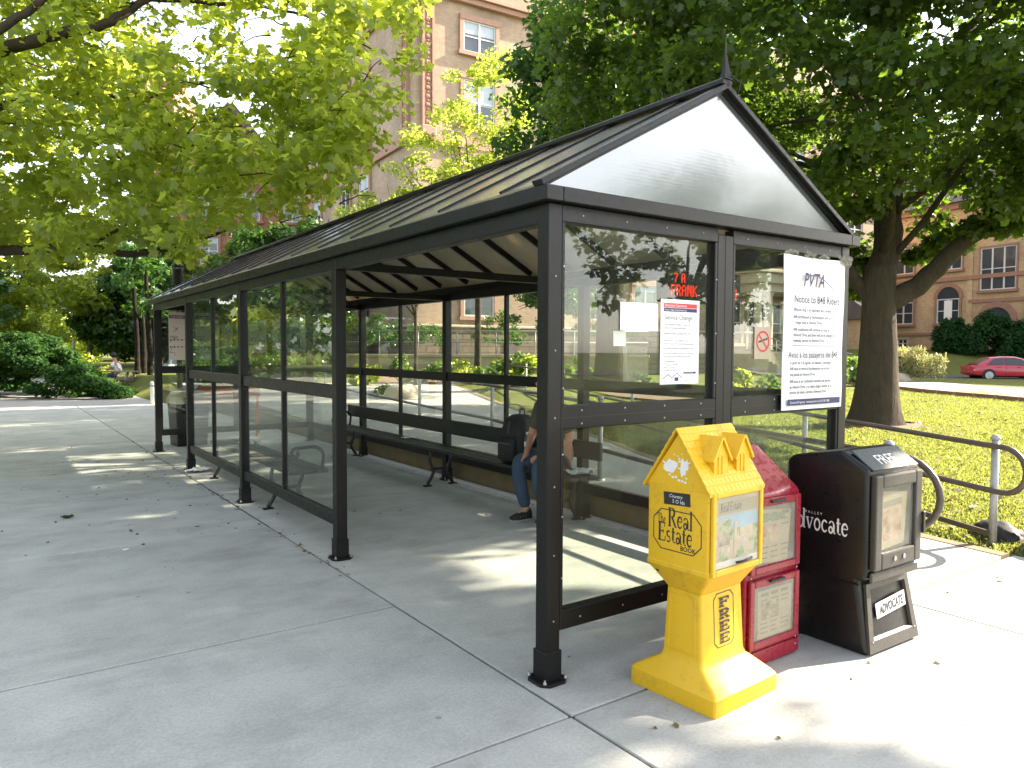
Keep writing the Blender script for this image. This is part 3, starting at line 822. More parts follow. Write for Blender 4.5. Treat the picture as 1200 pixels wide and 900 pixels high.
# ================================================================ NOTICES
def sheet(name, lo, hi, y, mat, parent, t=.0022, tilt=0.0):
    mb = MB(); mb.box((lo[0], y - t, lo[1]), (hi[0], y, hi[1])); return mb.build(name, mat, parent)
EX, EZ3 = Vector((1, 0, 0)), Vector((0, 0, 1))
GY = -0.0015    # just outside the gable glass frame
# the large vinyl notice
pv = empty('route_notice', (2.126, 0, 1.72), 0, 'tall white vinyl PVTA notice to riders taped over the right gable glass', 'notice')
pc = Vector(pv.location)
mb = MB(); rows = []
N = 10
for i in range(N + 1):
    t = i / N; z = 2.195 - t * .955; rows.append([])
    for j in range(7):
        u = j / 6; x = 1.80 + u * .652 + .006 * math.sin(t * 5 + u)
        yb = -.010 - .010 * abs(mnoise.noise(Vector((u * 2, t * 3, 1.2)))) - (.02 * (t ** 3) * (1 - u) * .3)
        rows[-1].append(Vector((x, yb, z - .010 * math.sin(u * 3.1) * (1 if i == 0 else 0))) - pc)
vv = [[mb.bm.verts.new(p) for p in r] for r in rows]; vb = [[mb.bm.verts.new(p + Vector((0, .003, 0))) for p in r] for r in rows]
for i in range(N):
    for j in range(6):
        f = mb.bm.faces.new((vv[i][j], vv[i + 1][j], vv[i + 1][j + 1], vv[i][j + 1])); f.smooth = True
        f = mb.bm.faces.new((vb[i][j], vb[i][j + 1], vb[i + 1][j + 1], vb[i + 1][j])); f.smooth = True
mb.build('vinyl_sheet', M['vinyl'], pv)
PY = -.030
def pvt(s, x, z, size, mat='inkgrey', **k):
    k.setdefault('bold', .0007); return text('lettering', s, size, Vector((x, PY, z)) - pc, EX, EZ3, M[mat], pv, **k)
pvt('PVTA', 1.975, 2.005, .118, 'inkpurple', shear=.28, squash=.80, bold=.0022)
mb = MB(); 
pts = [(1.975 + t * .33, 2.060 + .030 * math.sin(t * 2.6) - .085 * t * t) for t in np.linspace(0.05, 1, 12)]
for a, b in zip(pts, pts[1:]):
    mb.face([Vector((a[0], PY - .0004, a[1] - .004)) - pc, Vector((b[0], PY - .0004, b[1] - .004)) - pc, Vector((b[0], PY - .0004, b[1] + .005)) - pc, Vector((a[0], PY - .0004, a[1] + .005)) - pc])
mb.build('swoosh', M['swoosh'], pv)
pvt('Notice to B48 Riders', 1.885, 1.902, .066, 'inkpurple', squash=.86)
lines = ['Effective Aug 5, on Saturdays and Sundays', 'B48 northbound to Northampton will no', '   longer stop at Atwood Drive.', 'B48 southbound will continue to stop at', 'Atwood Drive, and there will be no change to', 'weekday service to Atwood Drive.']
for s, z in zip(lines, (1.850, 1.805, 1.771, 1.728, 1.694, 1.660)): pvt(s, 1.882, z, .0275, squash=.86)
mb = MB(); mb.box(Vector((1.88, PY, 1.634)) - pc, Vector((2.36, PY + .001, 1.638)) - pc); mb.build('rule', M['ink'], pv)
pvt('Aviso a los pasajeros del B48', 1.836, 1.562, .058, 'inkpurple', squash=.78)
lines = ['A partir del 5 de agosto, los sabados y domingos', 'B48 hacia el norte (a Northampton) ya no hara', 'una parada en Atwood Drive.', 'B48 hacia el sur continuara haciendo una parada', 'en Atwood Drive, y no habra ningun cambio en el', 'servicio de lunes a viernes a Atwood Drive.']
for s, z in zip(lines, (1.522, 1.486, 1.450, 1.408, 1.373, 1.340)): pvt(s, 1.855, z, .0265, squash=.84)
mb = MB(); mb.box(Vector((1.84, PY, 1.268)) - pc, Vector((2.405, PY + .001, 1.306)) - pc); mb.build('footer_band', M['inkblue'], pv)
text('lettering', 'Questions/Preguntas:  www.pvta.com or (413) 781-7882', .021, Vector((1.86, PY - .001, 1.280)) - pc, EX, EZ3, M['white'], pv, squash=.88)
mb = MB(); rt = random.Random(2)
for k in range(16):
    x = 1.80 + rt.random() * .66; mb.obox(Vector((x, -.022, 2.20 + rt.uniform(-.012, .014))) - pc, (.05, .003, .022), Matrix.Rotation(rt.uniform(-.5, .5), 3, 'Y'))
for k in range(14): mb.obox(Vector((2.44 + rt.uniform(-.04, .06), -.028 + rt.uniform(-.01, .01), 2.19 + rt.uniform(-.03, .02))) - pc, (.05, .004, .018), Matrix.Rotation(rt.uniform(-1, 1), 3, 'Y'))
mb.build('tape', M['acrylic'], pv)

sv = empty('service_notice', (.935, 0, 1.65), 0, 'white Service Change sheet with red and blue header taped inside the gable glass', 'notice')
sc_ = Vector(sv.location); SY = 0.027
mb = MB(); mb.box(Vector((.783, SY, 1.421)) - sc_, Vector((1.088, SY + .002, 1.878)) - sc_); mb.build('paper_sheet', M['paper'], sv)
def q(lo, hi, mat, nm, dy=.0006):
    mb = MB(); mb.box(Vector((lo[0], SY - dy, lo[1])) - sc_, Vector((hi[0], SY - .0001, hi[1])) - sc_); mb.build(nm, M[mat], sv)
q((.805, 1.834), (1.068, 1.858), 'inkred', 'header_band'); q((.805, 1.812), (1.068, 1.832), 'inkblue', 'header_band')
def svt(s, x, z, size, mat='inkgrey', **k): return text('lettering', s, size, Vector((x, SY - .001, z)) - sc_, EX, EZ3, M[mat], sv, **k)
svt('Attention Customers', .812, 1.839, .021, 'white', squash=.95); svt('Pioneer Valley Transit Authority', .812, 1.817, .013, 'white')
svt('Service Change', .812, 1.769, .038, 'inkpurple', squash=.92)
for s, z, sz in (('PVTA will make changes to some of its', 1.738, .0155), ('routes on the date shown below', 1.720, .0155), ('Effective Tuesday, September 4th, 2012', 1.690, .0155), ('Please pick up a new schedule for your route', 1.652, .0145), ('from the driver or from the information booth', 1.635, .0145), ('See posted schedules for new departure times', 1.610, .0145), ('Trips may be added on the busiest routes and', 1.582, .0145), ('some stops may be moved a short distance', 1.566, .0145), ('For information:', 1.540, .016), ('Northampton  586-5806', 1.522, .013), ('Amherst  545-0056', 1.507, .013), ('Springfield  781-7882', 1.492, .013)):
    svt(s, .808, z, sz, squash=.86)
mb = MB(); pts = [(.80, 1.450), (.845, 1.474), (.875, 1.456), (.915, 1.482), (.955, 1.452)]
for a, b in zip(pts, pts[1:]): mb.bar(Vector((a[0], SY - .0006, a[1])) - sc_, Vector((b[0], SY - .0006, b[1])) - sc_, .0008, .004)
mb.box(Vector((.895, SY - .0009, 1.438)) - sc_, Vector((.925, SY - .0003, 1.458)) - sc_); mb.build('logo', M['inkblue'], sv)
q((.965, 1.476), (1.065, 1.487), 'inkblue', 'footer_band'); svt('Questions call PVTA', .967, 1.4785, .009, 'white')
for z in (1.462, 1.450, 1.438): svt('Customer service desk', .967, z, .010)
for n, lo, hi, y, lab in (('blank_paper', (.492, 1.705), (.762, 1.850), .029, 'blank pale paper sheet on the gable glass beside the Service Change sheet'), ('blank_paper', (.475, 1.625), (.560, 1.702), .060, 'small torn blank paper under the larger blank sheet on the gable glass')):
    mb = MB(); mb.box((lo[0], y, lo[1]), (hi[0], y + .002, hi[1])); o = mb.build(n, M['paper'], None); tag(o, lab, 'paper', 'blank papers on the gable glass')
    o.data.transform(Matrix.Translation((0, 0, 0)))
mb = MB(); mb.box((.545, .060, 1.44), (.72, .062, 1.625)); tag(mb.build('clear_sleeve', M['acrylic']), 'empty clear plastic sleeve under the blank papers on the gable glass', 'plastic sleeve')
# no-smoking decal on the inside of the right gable light
nd = empty('no_smoking_decal', (1.66, 0.027, 1.66), 0, 'square no smoking sticker with red ring on the glass beside the tall notice', 'sign')
mb = MB(); mb.box((-.078, 0, -.105), (.078, .002, .088), .0); mb.build('decal_sheet', M['limestone'], nd)
mb = MB()
for k in range(28):
    a, b = R(k * 360 / 28), R((k + 1) * 360 / 28)
    mb.face([(.064 * math.cos(t) * rr / .064, -.0008, .064 * math.sin(t) * rr / .064) for t, rr in ((a, .052), (b, .052), (b, .064), (a, .064))])
mb.bar((-.04, -.0011, .04), (.04, -.0011, -.04), .0004, .010); mb.build('prohibition_ring', M['inkred'], nd)
mb = MB(); mb.bar((-.042, -.0009, -.004), (.022, -.0009, .012), .0004, .011); mb.bar((.026, -.0009, .013), (.044, -.0009, .018), .0004, .011); mb.build('cigarette', M['ink'], nd)

# route maps on the far end wall
YB = YE - .075
def mapboard(x0, x1, z0, z1, label, seed, lines=True, bg='paper', name='route_map', header=True):
    rr = random.Random(seed); o = empty(name, ((x0 + x1) / 2, YB, (z0 + z1) / 2), 0, label, 'map', 'notices on the far end wall'); c = Vector(o.location)
    mb = MB(); mb.box(Vector((x0, YB - .004, z0)) - c, Vector((x1, YB, z1)) - c); mb.build('map_sheet', M[bg], o)
    w, h = x1 - x0, z1 - z0
    if header:
        mb = MB(); mb.box(Vector((x0 + .01, YB - .0055, z1 - .13 * h)) - c, Vector((x1 - .01, YB - .0045, z1 - .065 * h)) - c); mb.build('title_band', M['inkgrey'], o)
        text('lettering', 'NORTHAMPTON', .042, Vector((x0 + .03, YB - .006, z1 - .12 * h)) - c, EX, EZ3, M['white'], o, squash=.8)
    if lines:
        mb = MB()
        for k in range(5):
            p = [Vector((x0 + w * rr.uniform(.1, .9), YB - .0052 - k * .0002, z0 + h * rr.uniform(.12, .8)))]
            for j in range(4): p.append(p[-1] + Vector((rr.uniform(-.25, .25) * w, 0, rr.uniform(-.12, .12) * h)))
            for a, b in zip(p, p[1:]):
                a.x = min(max(a.x, x0 + .02), x1 - .02); b.x = min(max(b.x, x0 + .02), x1 - .02)
                mb.bar(a - c, b - c, .0006, .006)
        mb.build('map_line', M['inkgrey'], o)
        text('lettering', 'PVTA', .05, Vector((x0 + .05 * w, YB - .006, z0 + .46 * h)) - c, EX, EZ3, M['ink'], o, shear=.2)
        mb = MB()
        for zz in (.43, .28):
            mb.box(Vector((x0 + .01, YB - .0056, z0 + zz * h)) - c, Vector((x1 - .01, YB - .0046, z0 + (zz + .006) * h)) - c)
            for k in range(6): mb.box(Vector((x0 + w * (.06 + .16 * k), YB - .0058, z0 + (zz - .03) * h)) - c, Vector((x0 + w * (.10 + .16 * k), YB - .0047, z0 + zz * h)) - c)
        mb.build('rule', M['inkgrey'], o)
    return o
M['pale_pink'] = paint('pinkish_map_paper', (0.55, 0.46, 0.42), 0.6, 0.15, 3)
M['pale_green'] = paint('greenish_map_paper', (0.36, 0.40, 0.30), 0.6, 0.15, 3)
mapboard(.205, .545, 1.43, 2.18, 'pinkish route map poster in the far left corner of the shelter', 1, bg='pale_pink')
mapboard(.60, .96, 1.43, 2.18, 'pale route map poster second from the far left corner', 2, bg='pale_green')
mapboard(1.42, 1.72, 1.55, 2.02, 'small pale timetable sheet on the far end wall', 3, bg='pale_green', header=False)
mapboard(1.95, 2.3, 1.62, 2.0, 'blue notice sheet on the far end wall', 4, bg='inkblue', header=False, lines=False, name='blue_notice')

# hanging LED sign
ls = empty('led_sign', (1.80, 0.62, 2.03), 0, 'dark hanging sign with red dotted letters under the shelter roof', 'display sign')
mb = MB(); mb.box((-.34, 0, -.105), (.42, .10, .105), .01); mb.build('sign_housing', M['frame'], ls)
mb = MB(); mb.bar((-.25, .05, .10), (-.25, .05, .30), .02, .02); mb.bar((.25, .05, .10), (.25, .05, .30), .02, .02); mb.build('hanger', F, ls)
# 5 x 7 dot letters
DOT = {'F': '1111 1000 1000 1110 1000 1000 1000', 'R': '1110 1001 1001 1110 1010 1001 1001', 'A': '0110 1001 1001 1111 1001 1001 1001', 'N': '1001 1101 1101 1011 1011 1001 1001', 'K': '1001 1010 1100 1100 1010 1001 1001', 'P': '1110 1001 1001 1110 1000 1000 1000', 'M': '10001 11011 10101 10101 10001 10001 10001', '7': '1111 0001 0010 0010 0100 0100 0100', ' ': '00 00 00 00 00 00 00'}
mb = MB()
def dots(s, x, z, p):
    for ch in s:
        rws = DOT[ch].split()
        for r_, row in enumerate(rws):
            for c_, b in enumerate(row):
                if b == '1': mb.box((x + c_ * p, -.003, z - r_ * p - p * .8), (x + c_ * p + p * .86, -.0005, z - r_ * p))
        x += (len(rws[0]) + 1) * p
dots('7 A', -.27, .080, .0088); dots('FRANK', -.30, .005, .0105); dots('PM', .26, .005, .0105)
mb.build('led_text', M['led'], ls)
# ================================================================ NEWSPAPER BOXES
# ---- yellow house-shaped box -----------------------------------
yb = empty('newspaper_box', (.635, -.425, 0), R(3.5), 'yellow house shaped real estate magazine box with dormers and flared base', 'newspaper box', 'free paper boxes beside the shelter')
Y = M['yellow']
def sq(hx, hy, z, ox=0, oy=0, r=.02):
    """rounded rectangle ring"""
    pts = []
    for sx, sy, a0 in ((1, 1, 0), (-1, 1, 90), (-1, -1, 180), (1, -1, 270)):
        for k in range(4):
            a = R(a0 + k * 30); pts.append(Vector((ox + sx * (hx - r) + r * math.cos(a), oy + sy * (hy - r) + r * math.sin(a), z)))
    return pts
mb = MB()
prof = [(.245, .245, .0), (.247, .247, .01), (.245, .245, .075), (.234, .234, .090), (.178, .122, .158), (.170, .114, .180), (.168, .112, .20), (.160, .098, .49)]
mb.loft([sq(a, b, z, -.01, 0, .018) for a, b, z in prof], True, False)
mb.build('pedestal', Y, yb, smooth_angle=28)
mb = MB()
def ring_bars(pts, w=.005):
    for a, b in zip(pts, pts[1:] + pts[:1]): mb.bar(a, b, w, w, .001)
ring_bars([Vector((-.1705 - .008 * (.47 - z) / .29 - .001, u, z)) for u, z in ((-.068, .47), (.068, .47), (.076, .21), (-.076, .21))])
mb.build('moulded_panel', Y, yb)
hx, hy, hox = .200, .180, -.028
mb = MB()
mb.loft([sq(.160, .098, .491, -.01, 0, .018), sq(.172, .122, .525, -.015, 0, .02), sq(hx, hy, .60, hox, 0, .02), sq(hx, hy, .615, hox, 0, .018), sq(hx - .004, hy - .004, .622, hox, 0, .018), sq(hx - .004, hy - .004, .985, hox, 0, .018)], True, False)
hb = mb.build('cabinet', Y, yb, smooth_angle=28)
mb = MB(); mb.box((hox - hx + .0025, -hy + .006, .972), (hox + hx - .0025, hy - .002, .977)); mb.build('moulded_seam', Y, yb)
# gable prism and overhanging roof with shingle courses
mb = MB(); mb.prism([(-hy + .004, .98), (hy - .004, .98), (0, 1.222)], 0, hox - hx + .006, hox + hx - .006)
mb.build('gable', Y, yb)
def roof_slab(sgn):
    mb = MB(); n = 9
    ov = .011
    for k in range(n):
        t0, t1 = k / n, (k + 1) / n
        y0 = sgn * (hy + ov) * (1 - t0); y1 = sgn * (hy + ov) * (1 - t1); z0 = .965 + (1.245 - .965) * t0; z1 = .965 + (1.245 - .965) * t1
        lift0, lift1 = .010, .004
        ring0 = [Vector((x, y0, z0 - .004)) for x in (hox - hx - ov, hox + hx + ov)] + [Vector((x, y1, z1 - .004)) for x in (hox + hx + ov, hox - hx - ov)]
        ring1 = [Vector((p.x, p.y, p.z + (lift0 if i < 2 else lift1) + .006)) for i, p in enumerate(ring0)]
        mb.loft([ring0, ring1])
        # shingle butts: small gaps
        for j in range(13):
            x = hox - hx + .004 + (j + (.5 if k % 2 else .0)) * .031
            if x > hox + hx: continue
            a = Vector((x, y0, z0 + .0125)); b = Vector((x, y0 + (y1 - y0) * .92, z0 + (z1 - z0) * .92 + .0075))
            mb.bar(a, b, .0018, .0012)
    return mb
for s in (-1, 1): roof_slab(s).build('roof_slope', Y, yb)
for dx in (-.085, .085):
    mb = MB(); x = hox + dx + .02; yf = -.142; z0 = 1.02
    mb.prism([(x - .050, z0), (x + .050, z0), (x + .050, 1.125), (x, 1.200), (x - .050, 1.125)], 1, yf, -.02)
    d = mb.build('dormer', Y, yb)
    mb = MB()
    for s in (-1, 1):
        a0, a1 = Vector((x + s * .066, yf - .012, 1.100)), Vector((x, yf - .012, 1.206))
        b0, b1 = Vector((x + s * .066, -.02, 1.100)), Vector((x, -.005, 1.206))
        up = Vector((s * .006, 0, .009))
        mb.loft([[a0, a1, b1, b0], [a0 + up, a1 + up, b1 + up, b0 + up]])
    mb.build('dormer_roof', Y, d)
    mb = MB(); mb.box((x - .024, yf - .004, 1.045), (x + .024, yf, 1.125), .001); mb.bar((x, yf - .006, 1.045), (x, yf - .006, 1.125), .003, .003); mb.build('dormer_shutter', Y, d)
# window door on the front (-y)
fy = -hy
mb = MB(); x0, x1, z0, z1 = hox - hx + .012, hox + hx - .004, .60, .975
for lo, hi in (((x0, z0), (x0 + .024, z1)), ((x1 - .024, z0), (x1, z1)), ((x0 + .0245, z0), (x1 - .0245, z0 + .028)), ((x0 + .0245, z1 - .024), (x1 - .0245, z1))):
    mb.box((lo[0], fy - .016, lo[1]), (hi[0], fy + .002, hi[1]), .004)
door = mb.build('door', Y, yb)
mb = MB(); mb.box((x0 + .022, fy - .006, z0 + .026), (x1 - .022, fy - .003, z1 - .022)); mb.build('window', M['acrylic'], door)
wx0, wx1, wz0, wz1 = x0 + .024, x1 - .024, z0 + .03, z1 - .026
def patch(name, mat, lo, hi, yy, parent, tilt=0.0):
    mb = MB(); c = Vector(((lo[0] + hi[0]) / 2, yy, (lo[1] + hi[1]) / 2))
    mb.obox(c, (hi[0] - lo[0], .0012, hi[1] - lo[1]), Matrix.Rotation(tilt, 3, 'Y')); return mb.build(name, M[mat], parent)
mg = empty('magazine', (hox, fy, .8)); mg.parent = yb; mg.location = (0, 0, 0)
patch('cover_sky', 'pic_sky', (wx0, wz0 + .17), (wx1, wz1 - .085), fy + .0005 - .0035, mg)
patch('cover_lawn', 'print_scene', (wx0, wz0 + .03), (wx1, wz0 + .17), fy - .003, mg)
patch('cover_banner', 'news', (wx0, wz1 - .085), (wx1, wz1), fy - .0030, mg)
patch('cover_title', 'limestone', (wx0 + .03, wz1 - .078), (wx1 - .012, wz1 - .022), fy - .0042, mg)
patch('cover_picture', 'print_scene', (wx0, wz0 + .15), (wx0 + .12, wz0 + .215), fy - .0043, mg)
patch('cover_house', 'pic_tan', (wx0 + .19, wz0 + .13), (wx0 + .29, wz0 + .17), fy - .0045, mg)
patch('cover_house', 'print_news', (wx0 + .03, wz0 + .10), (wx0 + .11, wz0 + .145), fy - .0045, mg)
patch('cover_path', 'pic_tan', (wx0 + .145, wz0 + .05), (wx0 + .165, wz0 + .20), fy - .0048, mg)
patch('cover_foot', 'white', (wx0, wz0), (wx1, wz0 + .03), fy - .0030, mg)
serif('cover_lettering', 'Real Estate', .040, (wx0 + .040, fy - .0049, wz1 - .066), EX, EZ3, M['ink'], mg, squash=.72)
serif('cover_lettering', 'Real Estate Book', .016, (wx0 + .014, fy - .0049, wz0 + .214), EX, EZ3, M['white'], mg)
mb = MB(); mb.tube([(hox - .02, fy - .018, z0 + .045), (hox + .005, fy - .034, z0 + .05), (hox + .075, fy - .034, z0 + .053), (hox + .10, fy - .018, z0 + .05)], .006, 8); mb.build('handle', M['iron'], door)
# logos: left face (-x), read from the left, so text runs towards -y
LX = Vector((0, -1, 0)); lx = hox - hx + .004 - .0012
oc = [(-.17, .0), (.17, 0)]
def left(u, z): return Vector((lx, -u, z))
def octo(name, cu, cz, w, h, ch, t, face, mat, parent):
    mb = MB(); P = [(-w, -h + ch), (-w + ch, -h), (w - ch, -h), (w, -h + ch), (w, h - ch), (w - ch, h), (-w + ch, h), (-w, h - ch)]
    for a, b in zip(P, P[1:] + P[:1]):
        f1 = (w - t) / w; f2 = (h - t) / h
        mb.face([face(cu + a[0], cz + a[1]), face(cu + b[0], cz + b[1]), face(cu + b[0] * f1, cz + b[1] * f2), face(cu + a[0] * f1, cz + a[1] * f2)])
    return mb.build(name, mat, parent)
octo('logo_border', .002, .775, .138, .095, .045, .0045, left, M['ink'], yb)
serif('logo_lettering', 'The', .046, left(-.112, .800), LX, EZ3, M['ink'], yb, squash=.55)
serif('logo_lettering', 'Real', .088, left(-.050, .792), LX, EZ3, M['ink'], yb, squash=.72, wmul=1.1)
serif('logo_lettering', 'Estate', .088, left(-.108, .718), LX, EZ3, M['ink'], yb, squash=.74, wmul=1.1)
text('logo_lettering', 'BOOK', .030, left(.022, .692), LX, EZ3, M['ink'], yb, bold=.0006)
st = MB(); st.obox(left(.0, .925) , (.002, .150, .058), Matrix.Rotation(R(-3), 3, 'X')); stk = st.build('sticker', M['ink'], yb)
text('sticker_lettering', 'Country', .022, left(-.045, .929) + Vector((-.0014, 0, 0)), LX, EZ3, M['white'], stk, shear=.3)
text('sticker_lettering', 'S O lds', .024, left(-.025, .905) + Vector((-.0014, 0, 0)), LX, EZ3, M['white'], stk)
# torn remains of a white sticker
mb = MB(); rr = random.Random(11)
def blob(cu, cz, ru, rz, n=14):
    pts = []
    for k in range(n):
        a = 2 * math.pi * k / n; f = rr.uniform(.72, 1.12); pts.append(left(cu + ru * f * math.cos(a), cz + rz * f * math.sin(a)) + Vector((-.0004 - rr.random() * .0003, 0, 0)))
    mb.face(pts)
lxs = lx; lx = hox - hx + .006 - .0006
blob(-.040, 1.072, .042, .036); blob(.030, 1.070, .017, .042); blob(.050, 1.085, .014, .028)
for k in range(14): blob(rr.uniform(-.09, .07), rr.uniform(1.02, 1.14), rr.uniform(.003, .010), rr.uniform(.002, .006), 6)
for k in range(6): blob(-.045 + k * .018, 1.03 - .004 * k + rr.uniform(-.006, .004), .009, .006, 7)
mb.build('torn_sticker', M['white'], yb); lx = lxs
# FREE down the front of the pedestal
def fr(u, z): return Vector((u, -.098 - .014 * (0.49 - z) / .29 - .0015, z))
octo('free_border', .000, .350, .078, .128, .026, .0045, fr, M['ink'], yb)
for ch, z in zip('frēē', (.408, .352, .296, .240)):
    serif('free_lettering', ch, .047, fr(-.044, z) + Vector((0, -.0022, 0)), EX, Vector((0, .045, 1)), M['ink'], yb, squash=1.9, wmul=1.0)
mb = MB()
for z in (.421, .365, .309, .253):
    for dz in (0, .016): mb.face([fr(-.040, z + dz) + Vector((0, -.0032, 0)), fr(.052, z + dz + .004) + Vector((0, -.0032, 0)), fr(.052, z + dz + .0055) + Vector((0, -.0032, 0)), fr(-.040, z + dz + .0015) + Vector((0, -.0032, 0))])
mb.build('stencil_gap', Y, yb)
mb = MB(); mb.lathe((hox - hx + .03, hy - .06, .585), [(.016, -.02), (.016, .01), (.006, .012)], 10); mb.build('lock', M['iron'], yb)

# ---- red double-door box ---------------------------------------
rb = empty('newspaper_box', (1.115, -.455, 0), R(0), 'red metal newspaper box with two windowed doors between yellow and black boxes', 'newspaper box', 'free paper boxes beside the shelter')
D = M['red']
mb = MB()
# side profile (y, z): front at y = 0
prof = [(0, .0), (0, .875), (.020, .895), (.27, 1.085), (.31, 1.095), (.40, 1.06), (.405, .0)]
mb.prism(prof, 0, -.225, .225, .014, 3); mb.build('cabinet', D, rb, smooth_angle=35)
mb = MB(); mb.box((-.232, -.004, .02), (-.2255, .40, .12), .002); mb.box((.2255, -.004, .02), (.232, .40, .12), .002); mb.box((-.222, -.010, .015), (.222, -.0005, .085), .003); mb.build('kick_plate', D, rb)
for z0, z1, dep in ((.485, .86, 0), (.105, .455, 0)):
    mb = MB(); a, b = -.205, .205; t = .038
    for lo, hi in (((a, z0), (a + t, z1)), ((b - t, z0), (b, z1)), ((a + t + .0005, z0), (b - t - .0005, z0 + t)), ((a + t + .0005, z1 - t), (b - t - .0005, z1))):
        mb.box((lo[0], -.022, lo[1]), (hi[0], -.0008, hi[1]), .005)
    d = mb.build('door', D, rb)
    mb = MB(); mb.box((a + t - .004, -.014, z0 + t - .004), (b - t + .004, -.011, z1 - t + .004)); mb.build('window', M['acrylic'], d)
    mb = MB(); mb.box((a + t, -.0075, z0 + t), (b - t, -.0055, z1 - t)); mb.build('door_liner', M['newsdark'], d)
    mb = MB(); mb.bar((-.06, -.03, z1 - t * .4), (.06, -.03, z1 - t * .4), .014, .012, .003); mb.build('handle', M['iron'], d)
    rr = random.Random(int(z0 * 100))
    tl = .10 if z0 > .3 else 0.0
    paperx = (-.14, .12) if z0 > .3 else (-.13, .15)
    mb = MB(); mb.obox(((paperx[0] + paperx[1]) / 2, -.0088, (z0 + z1) / 2 - .01), (paperx[1] - paperx[0], .001, z1 - z0 - 2 * t - .03), Matrix.Rotation(tl, 3, 'Y')); pp_ = mb.build('front_page', M['news'], d)
    mb = MB()
    for k in range(9):
        zc = z1 - t - .055 - k * (z1 - z0 - 2 * t - .06) / 9
        if k in (3, 4, 5): continue
        for j in range(3):
            xc = paperx[0] + .025 + j * .082
            mb.box((xc, -.0099, zc), (xc + .07 * rr.uniform(.7, 1), -.0095, zc + (.016 if k == 0 else .006)))
    mb.build('print_column', M['newsdark'], pp_)
    mb = MB(); mb.box((paperx[0] + .03, -.0100, (z0 + z1) / 2 - .04), (paperx[0] + .17, -.0096, (z0 + z1) / 2 + .05)); mb.build('photo', M['print_face'] if z0 > .3 else M['print_news'], pp_)
    if z0 > .3:
        mb = MB(); mb.box((paperx[0] + .02, -.0102, z1 - t - .075), (paperx[1] - .04, -.0097, z1 - t - .045)); mb.build('masthead', M['pic_green'], pp_)
mb = MB()
for x in (-.19, .19):
    for z in (.06, .10, .47): mb.ball((x, -.011, z), (.006, .004, .006), 6, 4)
mb.build('rivet', M['bolt'], rb)

# ---- black plastic box -----------------------------------------
kb = empty('newspaper_box', (1.84, -.44, 0), R(-1), 'black plastic newspaper box with white lettering on its side and dark grey lower front', 'newspaper box', 'free paper boxes beside the shelter')
K = M['black_plastic']
hw = .255
# body side profile (y, z)
prof = [(-.275, .0), (-.262, .06), (-.215, .33), (-.205, .385), (-.255, .40), (-.255, .985), (-.10, 1.075), (.20, 1.015), (.235, .985), (.245, .30), (.262, .05), (.268, .0)]
mb = MB(); mb.prism(prof, 0, -hw, hw, .026, 3); mb.build('cabinet', K, kb, smooth_angle=32)
# moulded seam on both sides
for s in (-1, 1):
    mb = MB()
    mb.bar((s * (hw + .001), -.22, .372), (s * (hw + .001), .235, .355), .006, .010, .002)
    mb.bar((s * (hw + .001), .215, .36), (s * (hw + .001), .215, .95), .004, .006, .001)
    mb.build('moulded_rib', K, kb)
# header
n0, n1 = Vector((0, -.262, .975)), Vector((0, -.135, 1.066))
hd = (n1 - n0).normalized(); hn = Vector((0, hd.z * -1, hd.y)).normalized()
mb = MB(); mb.loft([[Vector((-.225, 0, 0)) + n0 + hn * .002, Vector((.225, 0, 0)) + n0 + hn * .002, Vector((.225, 0, 0)) + n1 + hn * .002, Vector((-.225, 0, 0)) + n1 + hn * .002], [Vector((-.222, 0, 0)) + n0 + hn * .008, Vector((.222, 0, 0)) + n0 + hn * .008, Vector((.222, 0, 0)) + n1 + hn * .008, Vector((-.222, 0, 0)) + n1 + hn * .008]])
hp = mb.build('header_panel', M['blue_label'], kb)
text('header_lettering', 'FREE', .098, n0 + Vector((-.105, 0, 0)) + hn * .009 + hd * .035, EX, hd, M['white'], hp, squash=.92)
# front door: a raised bezel with window
mb = MB(); y0 = -.255
for lo, hi in (((-.232, .45), (-.165, .955)), ((.165, .45), (.232, .955)), ((-.1645, .45), (.1645, .54)), ((-.1645, .885), (.1645, .955))):
    mb.box((lo[0], y0 - .034, lo[1]), (hi[0], y0 - .001, hi[1]), .010, 2)
dd = mb.build('door', M['grey_plastic'], kb)
mb = MB(); mb.box((-.170, y0 - .016, .535), (.170, y0 - .013, .89)); mb.build('window', M['acrylic'], dd)
mb = MB(); mb.box((-.168, y0 - .006, .537), (.168, y0 - .004, .888)); mb.build('door_liner', M['ink'], dd)
mb = MB(); mb.obox((-.03, y0 - .0085, .69), (.22, .0015, .27), Matrix.Rotation(R(-4), 3, 'Y')); fp = mb.build('front_page', M['news'], dd)
for nm, mt, lo, hi in (('page_photo', 'print_face', (-.115, .60), (.055, .76)), ('page_photo', 'pic_pink', (-.09, .625), (.03, .635)), ('masthead', 'newsdark', (-.12, .775), (.06, .81))):
    patch(nm, mt, lo, hi, y0 - .0100 - (.0008 if mt == 'pic_pink' else 0), fp, R(-4))
mb = MB(); mb.obox((-.01, y0 - .0075, .715), (.24, .001, .27), Matrix.Rotation(R(5), 3, 'Y')); mb.build('page_behind', M['pic_tan'], dd)
mb = MB(); 
for x in (-.04, .05): mb.lathe((x, y0 - .036, .497), [(.013, -.004), (.013, .002), (.008, .004)], 10, 1)
mb.build('rivet', M['bolt'], dd)
mb = MB(); mb.box((-.235, y0 - .020, .385), (.235, y0 - .001, .440), .008); mb.build('lower_lip', M['grey_plastic'], kb)
mb = MB(); mb.bar((.238, y0 - .04, .60), (.238, y0 - .04, .72), .02, .016, .003); mb.build('door_pull', M['iron'], dd)
